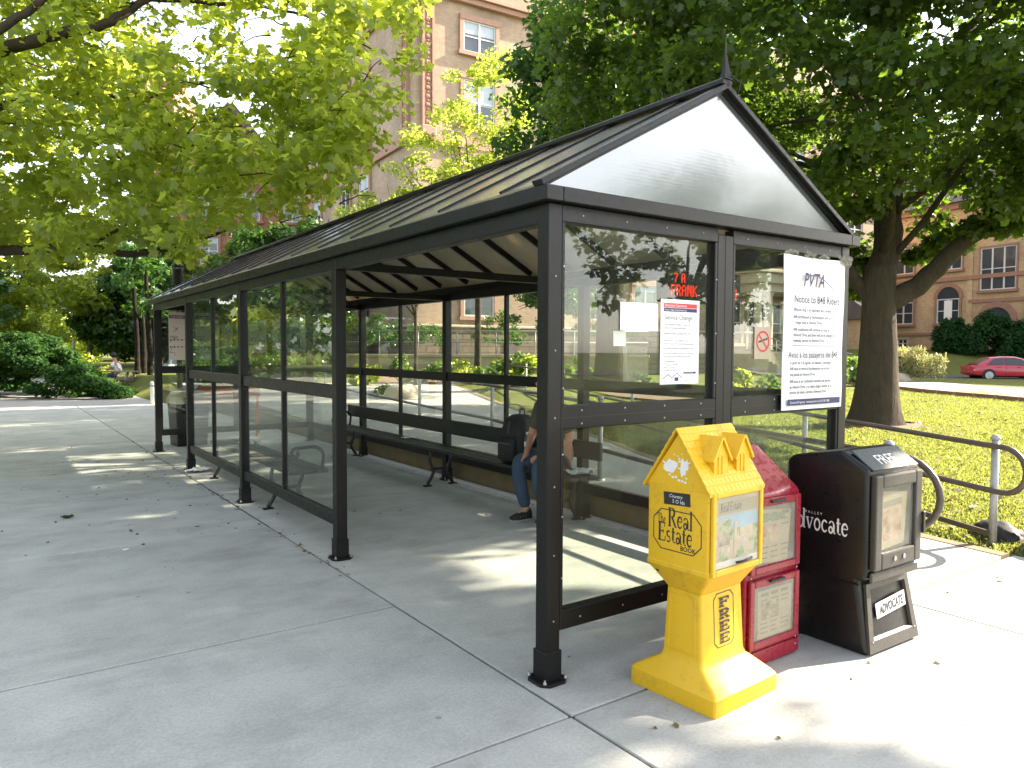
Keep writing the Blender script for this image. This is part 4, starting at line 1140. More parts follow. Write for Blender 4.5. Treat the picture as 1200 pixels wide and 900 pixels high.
# dark grey lower front: a flared recessed panel with a ledge
def lf(x, z, d=0): 
    t = z / .38; return Vector((x, -.2755 + .062 * t + d, z))
mb = MB()
rim_o = [(-.245, .015), (.245, .015), (.205, .365), (-.205, .365)]; rim_i = [(-.195, .075), (.195, .075), (.172, .335), (-.172, .335)]
for i in range(4):
    a, b, c, d = rim_o[i], rim_o[(i + 1) % 4], rim_i[(i + 1) % 4], rim_i[i]
    mb.face([lf(*a, -.012), lf(*b, -.012), lf(*c, -.012), lf(*d, -.012)])
    dep = .055 if i == 0 else .02
    mb.face([lf(*d, -.012), lf(*c, -.012), Vector((c[0] * .97, lf(*c).y + (.01), c[1] + (.012 if i == 0 else 0))), Vector((d[0] * .97, lf(*d).y + .01, d[1] + (.012 if i == 0 else 0)))])
    mb.face([lf(*b, -.012), lf(*a, -.012), lf(*a, .004), lf(*b, .004)])
mb.face([Vector((c[0] * .97, lf(*c).y + .01, c[1] + (.012 if c[1] < .1 else 0))) for c in rim_i])
mb.build('lower_panel', M['grey_plastic'], kb)
ey = Vector((0, .16, 1)).normalized(); exs = Vector((1, 0, .10)).normalized()
mb = MB(); c0 = lf(-.135, .175, -.006)
mb.loft([[c0, c0 + exs * .285, c0 + exs * .285 + ey * .078, c0 + ey * .078], [p + Vector((0, -.003, 0)) for p in (c0, c0 + exs * .285, c0 + exs * .285 + ey * .078, c0 + ey * .078)]])
stk = mb.build('sticker', M['white'], kb)
text('sticker_lettering', 'ADVOCATE', .066, c0 + exs * .030 + ey * .016 + Vector((0, -.0045, 0)), exs, ey, M['ink'], stk, squash=.66, shear=.12, bold=.0026)
text('sticker_lettering', 'VALLEY', .017, c0 + exs * .019 + ey * .008 + Vector((0, -.0045, 0)), ey, -exs, M['ink'], stk, squash=.8)
mb = MB()
for x in (-.21, .21): mb.ball(lf(x, .07, -.013), (.006, .003, .006), 6, 4)
mb.build('rivet', M['bolt'], kb)
# side lettering on the -x face, running towards -y
o_ = Vector((-hw - .0012, .225, .612))
o2 = text('side_lettering', 'A', .112, o_, LX, EZ3, M['white'], kb, squash=.8)
serif('side_lettering', 'dvocate', .110, o_ + LX * .070, LX, EZ3, M['white'], kb, squash=.74, wmul=1.05)
text('side_lettering', 'VALLEY', .021, o_ + LX * .115 + Vector((0, 0, .088)), LX, EZ3, M['white'], kb, space=1.7)
# ================================================================ PERSON ON THE BENCH
def skin_body(name, joints, edges, mat, parent, root, sub=2, label=None):
    me = bpy.data.meshes.new(name)
    keys = list(joints)
    me.from_pydata([joints[k][0] for k in keys], [(keys.index(a), keys.index(b)) for a, b in edges], [])
    tmp = bpy.data.objects.new('tmp', me); COL.objects.link(tmp)
    md = tmp.modifiers.new('s', 'SKIN'); md.use_smooth_shade = True
    sv_ = me.skin_vertices[0].data
    for i, k in enumerate(keys):
        r = joints[k][1]; sv_[i].radius = (r, r) if not isinstance(r, tuple) else r
        sv_[i].use_root = (k == root)
    if sub: 
        sd = tmp.modifiers.new('d', 'SUBSURF'); sd.levels = sub; sd.render_levels = sub
    dg = bpy.context.evaluated_depsgraph_get(); dg.update()
    m2 = bpy.data.meshes.new_from_object(tmp.evaluated_get(dg)); m2.name = name
    bpy.data.objects.remove(tmp)
    for p in m2.polygons: p.use_smooth = True
    m2.materials.clear()
    o = link(name, m2, mat, parent)
    return o
per = empty('person', (2.26, 2.71, 0), 0, 'person in blue jeans and olive shirt sitting on the bench leaning forward', 'person')
pc = Vector((2.26, 2.80, 0))
def L(x, y, z): return Vector((x, y, z)) - pc
J = {
 'pel': (L(2.30, 2.80, .56), .125), 'wst': (L(2.27, 2.80, .74), .115), 'chs': (L(2.20, 2.80, .95), .135), 'nkb': (L(2.16, 2.80, 1.10), .07), 'nk': (L(2.13, 2.80, 1.17), .052), 'hd0': (L(2.10, 2.80, 1.25), .075), 'hd1': (L(2.095, 2.80, 1.33), .088), 'hd2': (L(2.11, 2.80, 1.39), .065),
}
Ed = [('pel', 'wst'), ('wst', 'chs'), ('chs', 'nkb'), ('nkb', 'nk'), ('nk', 'hd0'), ('hd0', 'hd1'), ('hd1', 'hd2')]
for s, nm in ((1, 'a'), (-1, 'b')):
    yk = 2.80 + s * .13
    J.update({'sh' + nm: (L(2.17, 2.80 + s * .17, 1.05), .065), 'el' + nm: (L(2.14 + (.06 if s < 0 else 0), 2.80 + s * .255, .79), .045), 'wr' + nm: (L(1.985, 2.80 + s * .135, .645), .029), 'pm' + nm: (L(1.94, 2.80 + s * .075, .615), (.036, .022))})
    Ed += [('chs', 'sh' + nm), ('sh' + nm, 'el' + nm), ('el' + nm, 'wr' + nm), ('wr' + nm, 'pm' + nm)]
    for f, (dx, dy, dz) in enumerate(((-.05, -.012 * s, .012), (-.062, .002 * s, -.002), (-.058, .014 * s, -.014), (-.045, .026 * s, -.022))):
        b = J['pm' + nm][0]; k1, k2 = 'f%s%d1' % (nm, f), 'f%s%d2' % (nm, f)
        J[k1] = (b + Vector((dx * .55, dy, dz)), .010); J[k2] = (b + Vector((dx * .95, dy - s * .012, dz - .030)), .0085)
        Ed += [('pm' + nm, k1), (k1, k2)]
    b = J['wr' + nm][0]; J['t' + nm] = (b + Vector((-.03, -.05 * s, .012)), .010); Ed.append(('wr' + nm, 't' + nm))
    hipx = 2.28
    J.update({'hp' + nm: (L(2.26, 2.80 + s * .09, .56), .095), 'kn' + nm: (L(1.90, yk + s * .03, .565), .062), 'cf' + nm: (L(1.93, yk + s * .02, .32), .055), 'an' + nm: (L(1.985 + (.10 if s < 0 else 0), yk, .10), .037), 'to' + nm: (L(1.86 + (.10 if s < 0 else 0), yk + s * .01, .045), .036)})
    Ed += [('pel', 'hp' + nm), ('hp' + nm, 'kn' + nm), ('kn' + nm, 'cf' + nm), ('cf' + nm, 'an' + nm), ('an' + nm, 'to' + nm)]
skin_body('body', J, Ed, M['skin'], per, 'pel')
# jeans, shirt, shoes: slightly larger shells that end at waist, sleeves and ankle
JJ = {'pel': (L(2.30, 2.80, .56), .14), 'wst': (L(2.275, 2.80, .72), .125)}; JE = [('pel', 'wst')]
for s, nm in ((1, 'a'), (-1, 'b')):
    yk = 2.80 + s * .13; o_ = .10 if s < 0 else 0
    JJ.update({'h' + nm: (L(2.26, 2.80 + s * .09, .56), .112), 'm' + nm: (L(2.08, 2.80 + s * .125, .572), .096), 'k' + nm: (L(1.90, yk + s * .03, .568), .080), 'c' + nm: (L(1.925, yk + s * .02, .33), .070), 'e' + nm: (L(1.98 + o_, yk, .115), .060)})
    JE += [('pel', 'h' + nm), ('h' + nm, 'm' + nm), ('m' + nm, 'k' + nm), ('k' + nm, 'c' + nm), ('c' + nm, 'e' + nm)]
skin_body('jeans', JJ, JE, M['denim'], per, 'pel')
SJ = {'w': (L(2.285, 2.80, .64), .14), 'm': (L(2.25, 2.80, .82), .138), 'c': (L(2.20, 2.80, .96), .150), 'n': (L(2.165, 2.80, 1.09), .085)}; SE = [('w', 'm'), ('m', 'c'), ('c', 'n')]
for s, nm in ((1, 'a'), (-1, 'b')):
    SJ.update({'s' + nm: (L(2.17, 2.80 + s * .175, 1.05), .080), 'e' + nm: (L(2.15 + (.04 if s < 0 else 0), 2.80 + s * .245, .825), .060)})
    SE += [('c', 's' + nm), ('s' + nm, 'e' + nm)]
skin_body('shirt', SJ, SE, M['olive'], per, 'c')
mb = MB(); mb.ball(L(2.115, 2.80, 1.375), (.098, .085, .085), 14, 10); mb.ball(L(2.13, 2.80, 1.33), (.088, .086, .10), 14, 10); mb.build('hair', M['hair'], per)
mb = MB()
for s in (-1, 1): mb.ball(L(2.018, 2.80 + s * .033, 1.325), (.012, .014, .010), 8, 6)
mb.build('eye', M['hair'], per)
mb = MB(); mb.ball(L(2.005, 2.80, 1.295), (.020, .014, .022), 8, 6); mb.build('nose', M['skin'], per)
mb = MB()
for s in (-1, 1): mb.ball(L(2.11, 2.80 + s * .088, 1.31), (.022, .012, .034), 8, 6)
mb.build('ear', M['skin'], per)
mb = MB(); mb.ball(L(2.02, 2.80, 1.245), (.016, .028, .006), 8, 6); mb.build('mouth', M['pic_pink'], per)
for s in (1, -1):
    o_ = .10 if s < 0 else 0; yk = 2.80 + s * .13; x = 1.985 + o_
    mb = MB(); rings = []
    for t, w, h in ((.045, .034, .085), (.02, .042, .105), (-.03, .044, .095), (-.09, .048, .070), (-.14, .046, .052), (-.175, .030, .040)):
        rings.append([L(x + t, yk + w * math.cos(a), .022 + (h if math.sin(a) > 0 else .006) * abs(math.sin(a)) * (1 if math.sin(a) > 0 else -1)) for a in [2 * math.pi * k / 12 for k in range(12)]])
    mb.loft(rings, True, True); sh_ = mb.build('shoe', M['nylon'], per)
    mb = MB(); rings = []
    for t, w in ((.052, .030), (.02, .046), (-.05, .046), (-.10, .052), (-.15, .046), (-.182, .026)):
        rings.append([L(x + t, yk - w, .004), L(x + t, yk + w, .004), L(x + t, yk + w, .024), L(x + t, yk - w, .024)])
    mb.loft(rings); mb.build('sole', M['rubber_sole'], sh_)
    mb = MB()
    for k in range(3): mb.bar(L(x - .04 - k * .03, yk - .045, .05), L(x - .06 - k * .03, yk + .045, .075 - k * .01), .006, .006)
    mb.build('shoe_stripe', M['rubber_sole'], sh_)

bp = empty('backpack', (2.26, 3.33, .463), R(4), 'black backpack with a water bottle in its side pocket on the bench', 'backpack')
mb = MB(); rings = []
for z, a, b in ((0, .12, .15), (.02, .145, .175), (.18, .155, .185), (.34, .14, .175), (.44, .11, .145), (.485, .06, .085), (.495, .02, .03)):
    rings.append(sq(a, b, z, 0, 0, min(a, b) * .55))
mb.loft(rings, True, True); mb.build('main_sack', M['nylon'], bp)
mb = MB(); rings = []
for z, a, b in ((.03, .03, .10), (.05, .05, .125), (.2, .055, .125), (.27, .03, .11)): rings.append(sq(a, b, z, -.15, 0, .028))
mb.loft(rings, True, True); mb.build('front_pocket', M['nylon'], bp)
mb = MB(); rings = []
for z, a, b in ((.02, .07, .035), (.1, .08, .045), (.17, .075, .040)): rings.append(sq(a, b, z, -.02, -.185, .03))
mb.loft(rings, True, True); mb.build('side_pocket', M['nylon_grey'], bp)
for s in (-1, 1):
    mb = MB(); pts = smoothpath([(.10, s * .07, .46), (.19, s * .08, .40), (.20, s * .09, .22), (.14, s * .10, .05)], 6)
    for a, b in zip(pts, pts[1:]): mb.bar(a, b, .012, .05)
    mb.build('strap', M['nylon'], bp)
mb = MB(); mb.tube(smoothpath([(.03, -.04, .485), (.03, -.03, .54), (.03, .03, .54), (.03, .04, .485)], 5), .009, 6); mb.build('grab_loop', M['nylon_grey'], bp)
mb = MB(); mb.bar((-.208, -.09, .21), (-.208, .09, .21), .004, .008); mb.bar((-.16, 0, .30), (-.13, 0, .43), .006, .03); mb.build('zip', M['nylon_grey'], bp)
wb = empty('water_bottle', (2.20, 3.125, .60)); tag(wb, 'small clear water bottle with white cap tucked into the backpack pocket', 'bottle')
mb = MB(); mb.lathe((0, 0, 0), [(.028, 0), (.030, .01), (.030, .12), (.026, .145), (.013, .165), (.012, .175)], 12); mb.build('bottle_body', M['acrylic'], wb)
mb = MB(); mb.lathe((0, 0, .172), [(.014, 0), (.014, .022), (.010, .024)], 12); mb.build('cap', M['white'], wb)
mb = MB(); mb.lathe((0, 0, .05), [(.0305, 0), (.0305, .05)], 12); mb.build('bottle_label', M['paper'], wb)
# papers lying about
def crumple(name, loc, w, d, mat, label, cat, rz=0, seed=1, amp=.02, group=None):
    mb = MB(); n = 6; rr = random.Random(seed); V = []
    for i in range(n + 1):
        V.append([mb.bm.verts.new(((i / n - .5) * w + rr.uniform(-.1, .1) * w / n, (j / n - .5) * d + rr.uniform(-.1, .1) * d / n, amp * (.5 + mnoise.noise(Vector((i * .7, j * .7, seed * 3.1)))) + .003)) for j in range(n + 1)])
    for i in range(n):
        for j in range(n): mb.bm.faces.new((V[i][j], V[i + 1][j], V[i + 1][j + 1], V[i][j + 1]))
    b2 = mb.bm.copy()
    o = mb.build(name, mat); o.location = loc; o.rotation_euler = (0, 0, rz)
    md = None
    b2.free()
    me = o.data; bm = bmesh.new(); bm.from_mesh(me); r = bmesh.ops.solidify(bm, geom=list(bm.faces), thickness=.0015); bm.to_mesh(me); bm.free()
    return tag(o, label, cat, group)
crumple('paper_scrap', (.10, 7.52, .004), .30, .20, M['paper'], 'crumpled white paper on the ground by the left glass wall', 'litter', .5, 1, .05)
crumple('paper_scrap', (2.30, 5.85, .463), .16, .10, M['paper'], 'small white paper scrap lying on the long bench seat', 'litter', .2, 2, .012)
crumple('paper_scrap', (.42, 6.3, .463), .24, .18, M['paper'], 'folded white paper lying on the short bench', 'litter', .7, 3, .06)
crumple('paper_scrap', (2.33, 2.47, .463), .20, .24, M['paper'], 'loose white paper sheets on the bench beside the seated person', 'litter', .3, 5, .05)
crumple('leaf_litter', (-1.27, 3.80, .003), .045, .03, M['paper'], 'tiny white scrap on the open pavement', 'litter', .3, 7, .004)
crumple('leaf_litter', (-1.55, 5.35, .003), .10, .05, M['leaf_hedge'], 'dark dead leaf clump on the open pavement', 'litter', .4, 8, .03)
cp = empty('paper_cup', (2.28, 7.9, .463)); tag(cp, 'clear plastic drinks cup with red straw standing on the long bench', 'cup')
mb = MB(); mb.lathe((0, 0, 0), [(.030, 0), (.031, .005), (.044, .145), (.046, .148)], 14); mb.build('cup_body', M['acrylic'], cp)
mb = MB(); mb.lathe((0, 0, .147), [(.047, 0), (.047, .01), (.02, .03)], 14); mb.build('cup_lid', M['white'], cp)
mb = MB(); mb.tube([(0, 0, .03), (.012, 0, .26)], .004, 6); mb.build('straw', M['inkred'], cp)

# ================================================================ RAILINGS
def railing_run(name, posts, loop_dir, label, top=.83, mid=.46, low=.10, loop=True, low_bar=True):
    """posts: ground points; pipe rails follow them; the first end closes in a half loop"""
    o = empty(name, posts[0], 0, label, 'railing', 'pipe railings along the footpath'); c = Vector(posts[0])
    P = [Vector(p) - c for p in posts]
    for p in P:
        mb = MB(); mb.tube([p - Vector((0, 0, .1)), p + Vector((0, 0, top + .045))], .030, 10)
        mb.ball(p + Vector((0, 0, top + .06)), (.038, .038, .034), 10, 6); mb.lathe(p, [(.055, -.05), (.055, .015), (.034, .02)], 10)
        mb.build('railing_post', M['galv'], o)
    d = (P[0] - P[1]); d.z = 0; d.normalize(); n = Vector((d.y, -d.x, 0)) * .050
    off = n
    up = lambda h: Vector((0, 0, h))
    e = P[0] + d * .12
    r = (top - mid) / 2
    pts_t = [p + off + up(top) for p in P[::-1]] 
    if loop:
        path = pts_t + [e + off + up(top)]
        for k in range(1, 12):
            a = R(90 - k * 15); path.append(e + off + up(mid + r) + d * (r * 1.15 * math.cos(a)) + up(r * math.sin(a)))
        path += [e + off + up(mid)] + [p + off + up(mid) for p in P]
        mb = MB(); mb.tube(path, .024, 10); mb.build('pipe_rail', M['pipe'], o)
    else:
        for h in (top, mid):
            mb = MB(); mb.tube([p + off + up(h) for p in P], .024, 10); mb.build('pipe_rail', M['pipe'], o)
    if low_bar:
        mb = MB()
        for a, b in zip(P, P[1:]): mb.bar(a + off + up(low), b + off + up(low), .02, .045)
        mb.build('lower_bar', M['pipe'], o)
    return o
far = []
for k in range(8):
    p = RAIL0 + RD * (2.55 * k); far.append((p.x, p.y, max(0.0, pathz(p.y) - .03)))
railing_run('pipe_railing', far, None, 'brown pipe railing with looped end and pale posts along the lawn edge')
near = [(3.04, -.03), (3.48, 3.47), (4.02, 6.46), (4.34, 9.33), (4.62, 12.44), (4.9, 15.4)]
railing_run('pipe_railing', [(x, y, pathz(y)) for x, y in near], None, 'brown pipe railing with looped end just behind the back glass wall', top=.865, mid=.36, low_bar=False)
# cloth bag and boulder beside the railing foot
mb = MB(); q_ = bmesh.new(); bmesh.ops.create_icosphere(q_, subdivisions=3, radius=1)
for v in q_.verts:
    f = 1 + .28 * mnoise.noise(v.co * 2.2); v.co = Vector((v.co.x * .24 * f, v.co.y * .13 * f, max(-.2, v.co.z) * .10 * f + .03))
mb.join(q_); o = mb.build('black_bag', M['nylon'], smooth_angle=60); o.location = (4.92, -.02, .02); o.rotation_euler = (0, 0, R(60)); tag(o, 'slumped black bag lying at the foot of the railing post', 'bag')
def boulder(loc, s, seed, label, mat='rock', rz=0.0, group=None):
    mb = MB(); q_ = bmesh.new(); bmesh.ops.create_icosphere(q_, subdivisions=4, radius=1)
    for v in q_.verts:
        f = 1 + .25 * mnoise.noise(v.co * 1.3 + Vector((seed, 0, 0))) + .07 * mnoise.noise(v.co * 4 + Vector((0, seed, 0))); v.co = Vector((v.co.x * s[0] * f, v.co.y * s[1] * f, v.co.z * s[2] * f))
    mb.join(q_); o = mb.build('boulder', M[mat], smooth_angle=50); o.location = loc; o.rotation_euler = (0, 0, rz); return tag(o, label, 'rock', group)
boulder((5.02, -.55, .08), (.36, .26, .24), 3, 'rounded grey boulder on the lawn edge past the railing end')
boulder((*spot(470, 19.5).xy, .35), (.55, .4, .35), 5, 'pale boulder on the lawn behind the bench, left of the bed plants', 'limestone')
boulder((*spot(856, 22.0).xy, .15), (.85, .5, .42), 9, 'broad pale boulder among the shrubs behind the tall notice', 'limestone')
boulder((*spot(1058, 39).xy, .15), (.55, .4, .35), 12, 'pale stone at the foot of the feathery grasses', 'limestone')

# ================================================================ PLANTS AND TREES
def leaf_mesh(name, C, N, size, shape, mat, parent, seed=0, jitter=.35):
    """many separate leaves: C centres, N normals; shape 'maple', 'oval', 'blade'"""
    rg = np.random.default_rng(seed); n = len(C)
    if shape == 'maple':
        T = np.array([(0, -.42), (.20, -.36), (.40, -.30), (.30, -.08), (.52, .10), (.40, .16), (.22, .16), (.20, .36), (0, .62), (-.20, .36), (-.22, .16), (-.40, .16), (-.52, .10), (-.30, -.08), (-.40, -.30), (-.20, -.36)])
        zf = np.abs(T[:, 0]) * -.25
    elif shape == 'oval':
        T = np.array([(0, -.5), (.24, -.15), (.22, .2), (0, .55), (-.22, .2), (-.24, -.15)]); zf = np.abs(T[:, 0]) * -.3
    elif shape == 'grass':
        T = np.array([(-.07, -.5), (.07, -.5), (.03, .12), (0, .5)]); zf = np.array([0, 0, .04, .2])
    elif shape == 'tuft':
        T = np.array([(0, -.5), (.40, -.25), (.22, -.02), (.5, .22), (.1, .26), (0, .55), (-.12, .2), (-.5, .2), (-.24, -.04), (-.42, -.3)]); zf = np.abs(T[:, 0]) * -.3
    else:
        T = np.array([(-.05, -.5), (.05, -.5), (.03, .1), (0, .5), (-.03, .1)]); zf = np.array([0, 0, .02, .12, .02])
    m = len(T)
    N = N / np.maximum(1e-6, np.linalg.norm(N, axis=1, keepdims=True))
    ref = rg.normal(size=(n, 3)); U = np.cross(N, ref); U /= np.maximum(1e-6, np.linalg.norm(U, axis=1, keepdims=True)); V = np.cross(N, U)
    s = size * (1 + jitter * rg.uniform(-1, 1, n))
    P = C[:, None, :] + s[:, None, None] * (T[None, :, 0, None] * U[:, None, :] + T[None, :, 1, None] * V[:, None, :] + zf[None, :, None] * N[:, None, :])
    me = bpy.data.meshes.new(name)
    me.vertices.add(n * m); me.vertices.foreach_set('co', P.reshape(-1).astype(np.float32))
    me.loops.add(n * m); me.loops.foreach_set('vertex_index', np.arange(n * m, dtype=np.int32))
    me.polygons.add(n); me.polygons.foreach_set('loop_start', np.arange(n, dtype=np.int32) * m)
    try: me.polygons.foreach_set('loop_total', np.full(n, m, dtype=np.int32))
    except Exception: pass
    me.update(calc_edges=True); me.validate()
    return link(name, me, mat, parent)

def clump_leaves(clumps, per, seed, up=.7, out=.5, center=None):
    """clumps: (x, y, z, rx, ry, rz); leaves sit toward each clump's shell"""
    rg = np.random.default_rng(seed); cs = []; ns = []
    for c in clumps:
        k = int(per * (c[6] if len(c) > 6 else 1)); d = rg.normal(size=(k, 3)); d /= np.linalg.norm(d, axis=1, keepdims=True)
        r = rg.uniform(.15, 1, (k, 1)) ** .55
        p = d * r * np.array(c[3:6]) + np.array(c[:3]); cs.append(p)
        ns.append(d * out + np.array([0, 0, up]) + rg.normal(size=(k, 3)) * .55)
    return np.concatenate(cs), np.concatenate(ns)

def limb(mb, pts, r0, r1, n=8, k=6, wob=.0, seed=0):
    rr = random.Random(seed); P = smoothpath(pts, k)
    if wob: P = [p + Vector((rr.uniform(-wob, wob), rr.uniform(-wob, wob), rr.uniform(-wob, wob))) * (0 if i in (0, len(P) - 1) else 1) for i, p in enumerate(P)]
    m = len(P); mb.tube(P, [r0 + (r1 - r0) * (i / (m - 1)) ** .8 for i in range(m)], n); return P

def trunk_mesh(base, h, r, seed, lean=(0, 0), flare=1.7, n=18, rows=26):
    """buttressed trunk with uneven bark outline"""
    mb = MB(); rings = []
    for i in range(rows + 1):
        t = i / rows; z = t * h; ring = []
        f = 1 + (flare - 1) * math.exp(-z / (r * 1.1)); rr = r * (1 - .22 * t) * f
        for k in range(n):
            a = 2 * math.pi * k / n
            w = 1 + .10 * mnoise.noise(Vector((math.cos(a) * 1.4, math.sin(a) * 1.4, z * .6 + seed))) + .16 * (f - 1) * math.sin(a * 5 + seed)
            ring.append(Vector(base) + Vector((math.cos(a) * rr * w + lean[0] * t, math.sin(a) * rr * w + lean[1] * t, z - .15)))
        rings.append(ring)
    mb.loft(rings, True, True); return mb

# ---- the big maple on the lawn (right) -------------------------
BM = Vector((12.75, 5.35, .05))
bt = empty('maple_tree', BM, 0, 'huge dark maple with thick forked trunk on the sunlit lawn', 'tree')
mb = trunk_mesh((0, 0, 0), 3.45, .40, 2.0, flare=1.75)
def rel(px, py, d): return at(px, py, d) - BM
D0 = (BM - CAM).dot(FW)
top = Vector((0, 0, 3.1))
limb(mb, [top + Vector((0, 0, -.5)), rel(1042, 255, D0), rel(1046, 150, D0 + .3), rel(1040, 40, D0 + .6), rel(1030, -90, D0 + .8)], .31, .12, 12, 7, .03, 1)
limb(mb, [top + Vector((0, 0, -.6)), rel(1075, 335, D0 - .2), rel(1120, 292, D0 - .6), rel(1175, 258, D0 - 1.0), rel(1260, 225, D0 - 1.4), rel(1370, 180, D0 - 1.8)], .25, .08, 12, 6, .02, 2)
limb(mb, [top + Vector((0, 0, -.5)), rel(1003, 330, D0), rel(985, 306, D0 - .3), rel(950, 270, D0 - .8), rel(900, 200, D0 - 1.2), rel(850, 110, D0 - 1.5)], .19, .05, 10, 6, .03, 3)
limb(mb, [rel(1044, 215, D0 + .2), rel(1005, 120, D0 - .3), rel(955, 50, D0 - .8), rel(900, -30, D0 - 1.5)], .14, .05, 8, 6, .04, 4)
limb(mb, [rel(1046, 150, D0 + .3), rel(1090, 80, D0 + .9), rel(1150, 20, D0 + 1.3), rel(1230, -60, D0 + 2)], .13, .05, 8, 6, .04, 5)
limb(mb, [rel(1042, 190, D0 + .3), rel(1080, 180, D0 + 1.5), rel(1130, 150, D0 + 3)], .16, .05, 8, 6, .04, 6)
limb(mb, [rel(955, 272, D0 - .8), rel(880, 240, D0 - 2.0), rel(800, 200, D0 - 3)], .10, .03, 7, 6, .05, 7)
rr = random.Random(31)
for k in range(26):
    a = rr.uniform(0, 6.28); e = rr.uniform(.05, .9); s0 = Vector((math.cos(a) * .3, math.sin(a) * .3, rr.uniform(3.4, 8.0))); Ln = rr.uniform(2.5, 5.5)
    dirv = Vector((math.cos(a) * math.cos(e), math.sin(a) * math.cos(e), math.sin(e)))
    limb(mb, [s0, s0 + dirv * Ln * .5 + Vector((0, 0, .3)), s0 + dirv * Ln], .085, .015, 6, 4, .05, k)
mb.build('trunk', M['bark'], bt)
cl = []; rr = random.Random(5)
def gap_ok(p, gaps):
    v = p - CAM; d = v.dot(FW)
    if d < 1: return True
    x = 600 + FPX * v.dot(RT) / d; y = 450 - FPX * v.dot(UP) / d
    for gx_, gy_, rx_, ry_ in gaps:
        if ((x - gx_) / rx_) ** 2 + ((y - gy_) / ry_) ** 2 < 1: return False
    return True
def sungaps(C, N, base, regions, keep=.07, seed=1):
    """thin the crown where the photo's sun patches come through it"""
    rg = np.random.default_rng(seed); Z = (C[:, 2] + base[2]) / .577
    gx_ = C[:, 0] + base[0] - SUNH.x * Z; gy_ = C[:, 1] + base[1] - SUNH.y * Z
    drop = np.zeros(len(C), bool)
    for x0, x1, y0, y1 in regions: drop |= (gx_ > x0) & (gx_ < x1) & (gy_ > y0) & (gy_ < y1)
    k = ~drop | (rg.uniform(size=len(C)) < keep); return C[k], N[k]
SUNH = Vector((math.sin(R(103)), math.cos(R(103))))
gaps = [(965, 105, 34, 26), (1145, 150, 24, 14), (1130, 330, 60, 46), (1190, 330, 40, 60), (1080, 40, 16, 10), (930, 40, 22, 12), (1060, 380, 70, 60), (1100, 25, 14, 12)]
n = 0
while len(cl) < 500 and n < 16000:
    n += 1
    d = Vector((rr.gauss(0, 1), rr.gauss(0, 1), rr.gauss(0, 1))).normalized() * rr.uniform(.3, 1) ** .5
    p = BM + Vector((-.1 + d.x * 5.9, .6 + d.y * 7.0, 7.4 + d.z * 3.8))
    g_ = Vector((p.x, p.y)) - SUNH * (p.z / .577)
    if .7 < g_.x < 8 and -7 < g_.y < -.1 and rr.random() < .97: continue
    if d.z < -.55 and d.xy.length < .35: continue
    if not gap_ok(p, gaps): continue
    s = rr.uniform(.55, .95)
    cl.append((p.x - BM.x, p.y - BM.y, p.z - BM.z, s, s, s * .6))
# drooping fringe low on the side of the shelter and on the near limb
for px, py, d, s in ((1180, 262, D0 - 1.0, .5), (1150, 262, D0 - .8, .35), (1195, 225, D0 - 1.2, .6), (1010, 300, D0 + .6, .35), (1000, 250, D0 - .4, .5), (985, 215, D0 - .8, .6), (1110, 280, D0 + .4, .35), (960, 235, D0 + .8, .6), (1080, 300, D0 + 1.0, .3), (1005, 320, D0 + 1.5, .3), (1000, 340, D0 + 2, .25)):
    for k in range(3):
        p = rel(px + rr.uniform(-14, 14), py + rr.uniform(-10, 10), d + rr.uniform(-.5, .5)); cl.append((p.x, p.y, p.z, s, s, s * .6))
C, N = clump_leaves(cl, 220, 3); C, N = sungaps(C, N, BM, [(-1.8, .4, 7.9, 10.1), (-1.2, .0, 4.9, 5.2), (-.7, -.3, 1.9, 2.1), (1.3, 1.8, 3.2, 3.4), (-9, 2, 20.5, 23.4), (.7, 7, -5, -.2)])
leaf_mesh('crown', C, N, .128, 'maple', M['leaf_maple'], bt, 4, .55)

# ---- near maple on the left, trunk outside the picture ----------
LB = spot(-560, 10.2)
lt = empty('maple_tree', (LB.x, LB.y, 0), 0, 'bright green maple reaching its long boughs in over the open pavement from the left', 'tree')
LBv = Vector((LB.x, LB.y, 0))
def rl(px, py, d): return at(px, py, d) - LBv
mb = trunk_mesh((0, 0, 0), 3.4, .30, 5.0, flare=1.5)
limb(mb, [(0, 0, 3.0), (.1, 0, 5), (.3, .2, 8), (.2, .3, 10.5)], .24, .07, 10, 6, .03, 1)
limb(mb, [Vector((0, 0, 3.0)), rl(-300, 300, 10), rl(-100, 300, 9.8), rl(0, 295, 9.6), rl(94, 290, 9.6), rl(151, 297, 9.8), rl(212, 287, 10.2), rl(270, 268, 10.6)], .12, .020, 9, 6, .012, 2)
limb(mb, [rl(90, 291, 9.6), rl(125, 277, 9.9), rl(160, 258, 10.3), rl(205, 235, 10.8)], .040, .012, 7, 5, .01, 3)
limb(mb, [Vector((0, 0, 3.6)), rl(-320, 150, 9.6), rl(-120, 92, 9.0), rl(0, 58, 8.7), rl(75, 38, 8.7), rl(121, 28, 8.8), rl(172, -2, 9.0), rl(250, -60, 9.4)], .13, .030, 9, 6, .012, 4)
limb(mb, [rl(-120, 92, 9.0), rl(-50, 62, 8.3), rl(0, 33, 8.0), rl(53, -2, 7.9), rl(120, -60, 8.0)], .065, .03, 8, 5, .01, 5)
limb(mb, [rl(-150, 180, 9.4), rl(-20, 130, 9.8), rl(87, 110, 10.2), rl(151, 117, 10.4), rl(182, 112, 10.5), rl(230, 97, 10.7), rl(300, 100, 11.0), rl(360, 130, 11.4)], .07, .014, 8, 6, .012, 6)
limb(mb, [rl(160, 116, 10.4), rl(220, 160, 10.8), rl(290, 190, 11.2), rl(380, 200, 11.8)], .03, .008, 6, 5, .02, 7)
limb(mb, [rl(172, -2, 9.0), rl(270, 5, 9.6), rl(360, 20, 10.4), rl(440, 60, 11)], .035, .01, 6, 5, .02, 8)
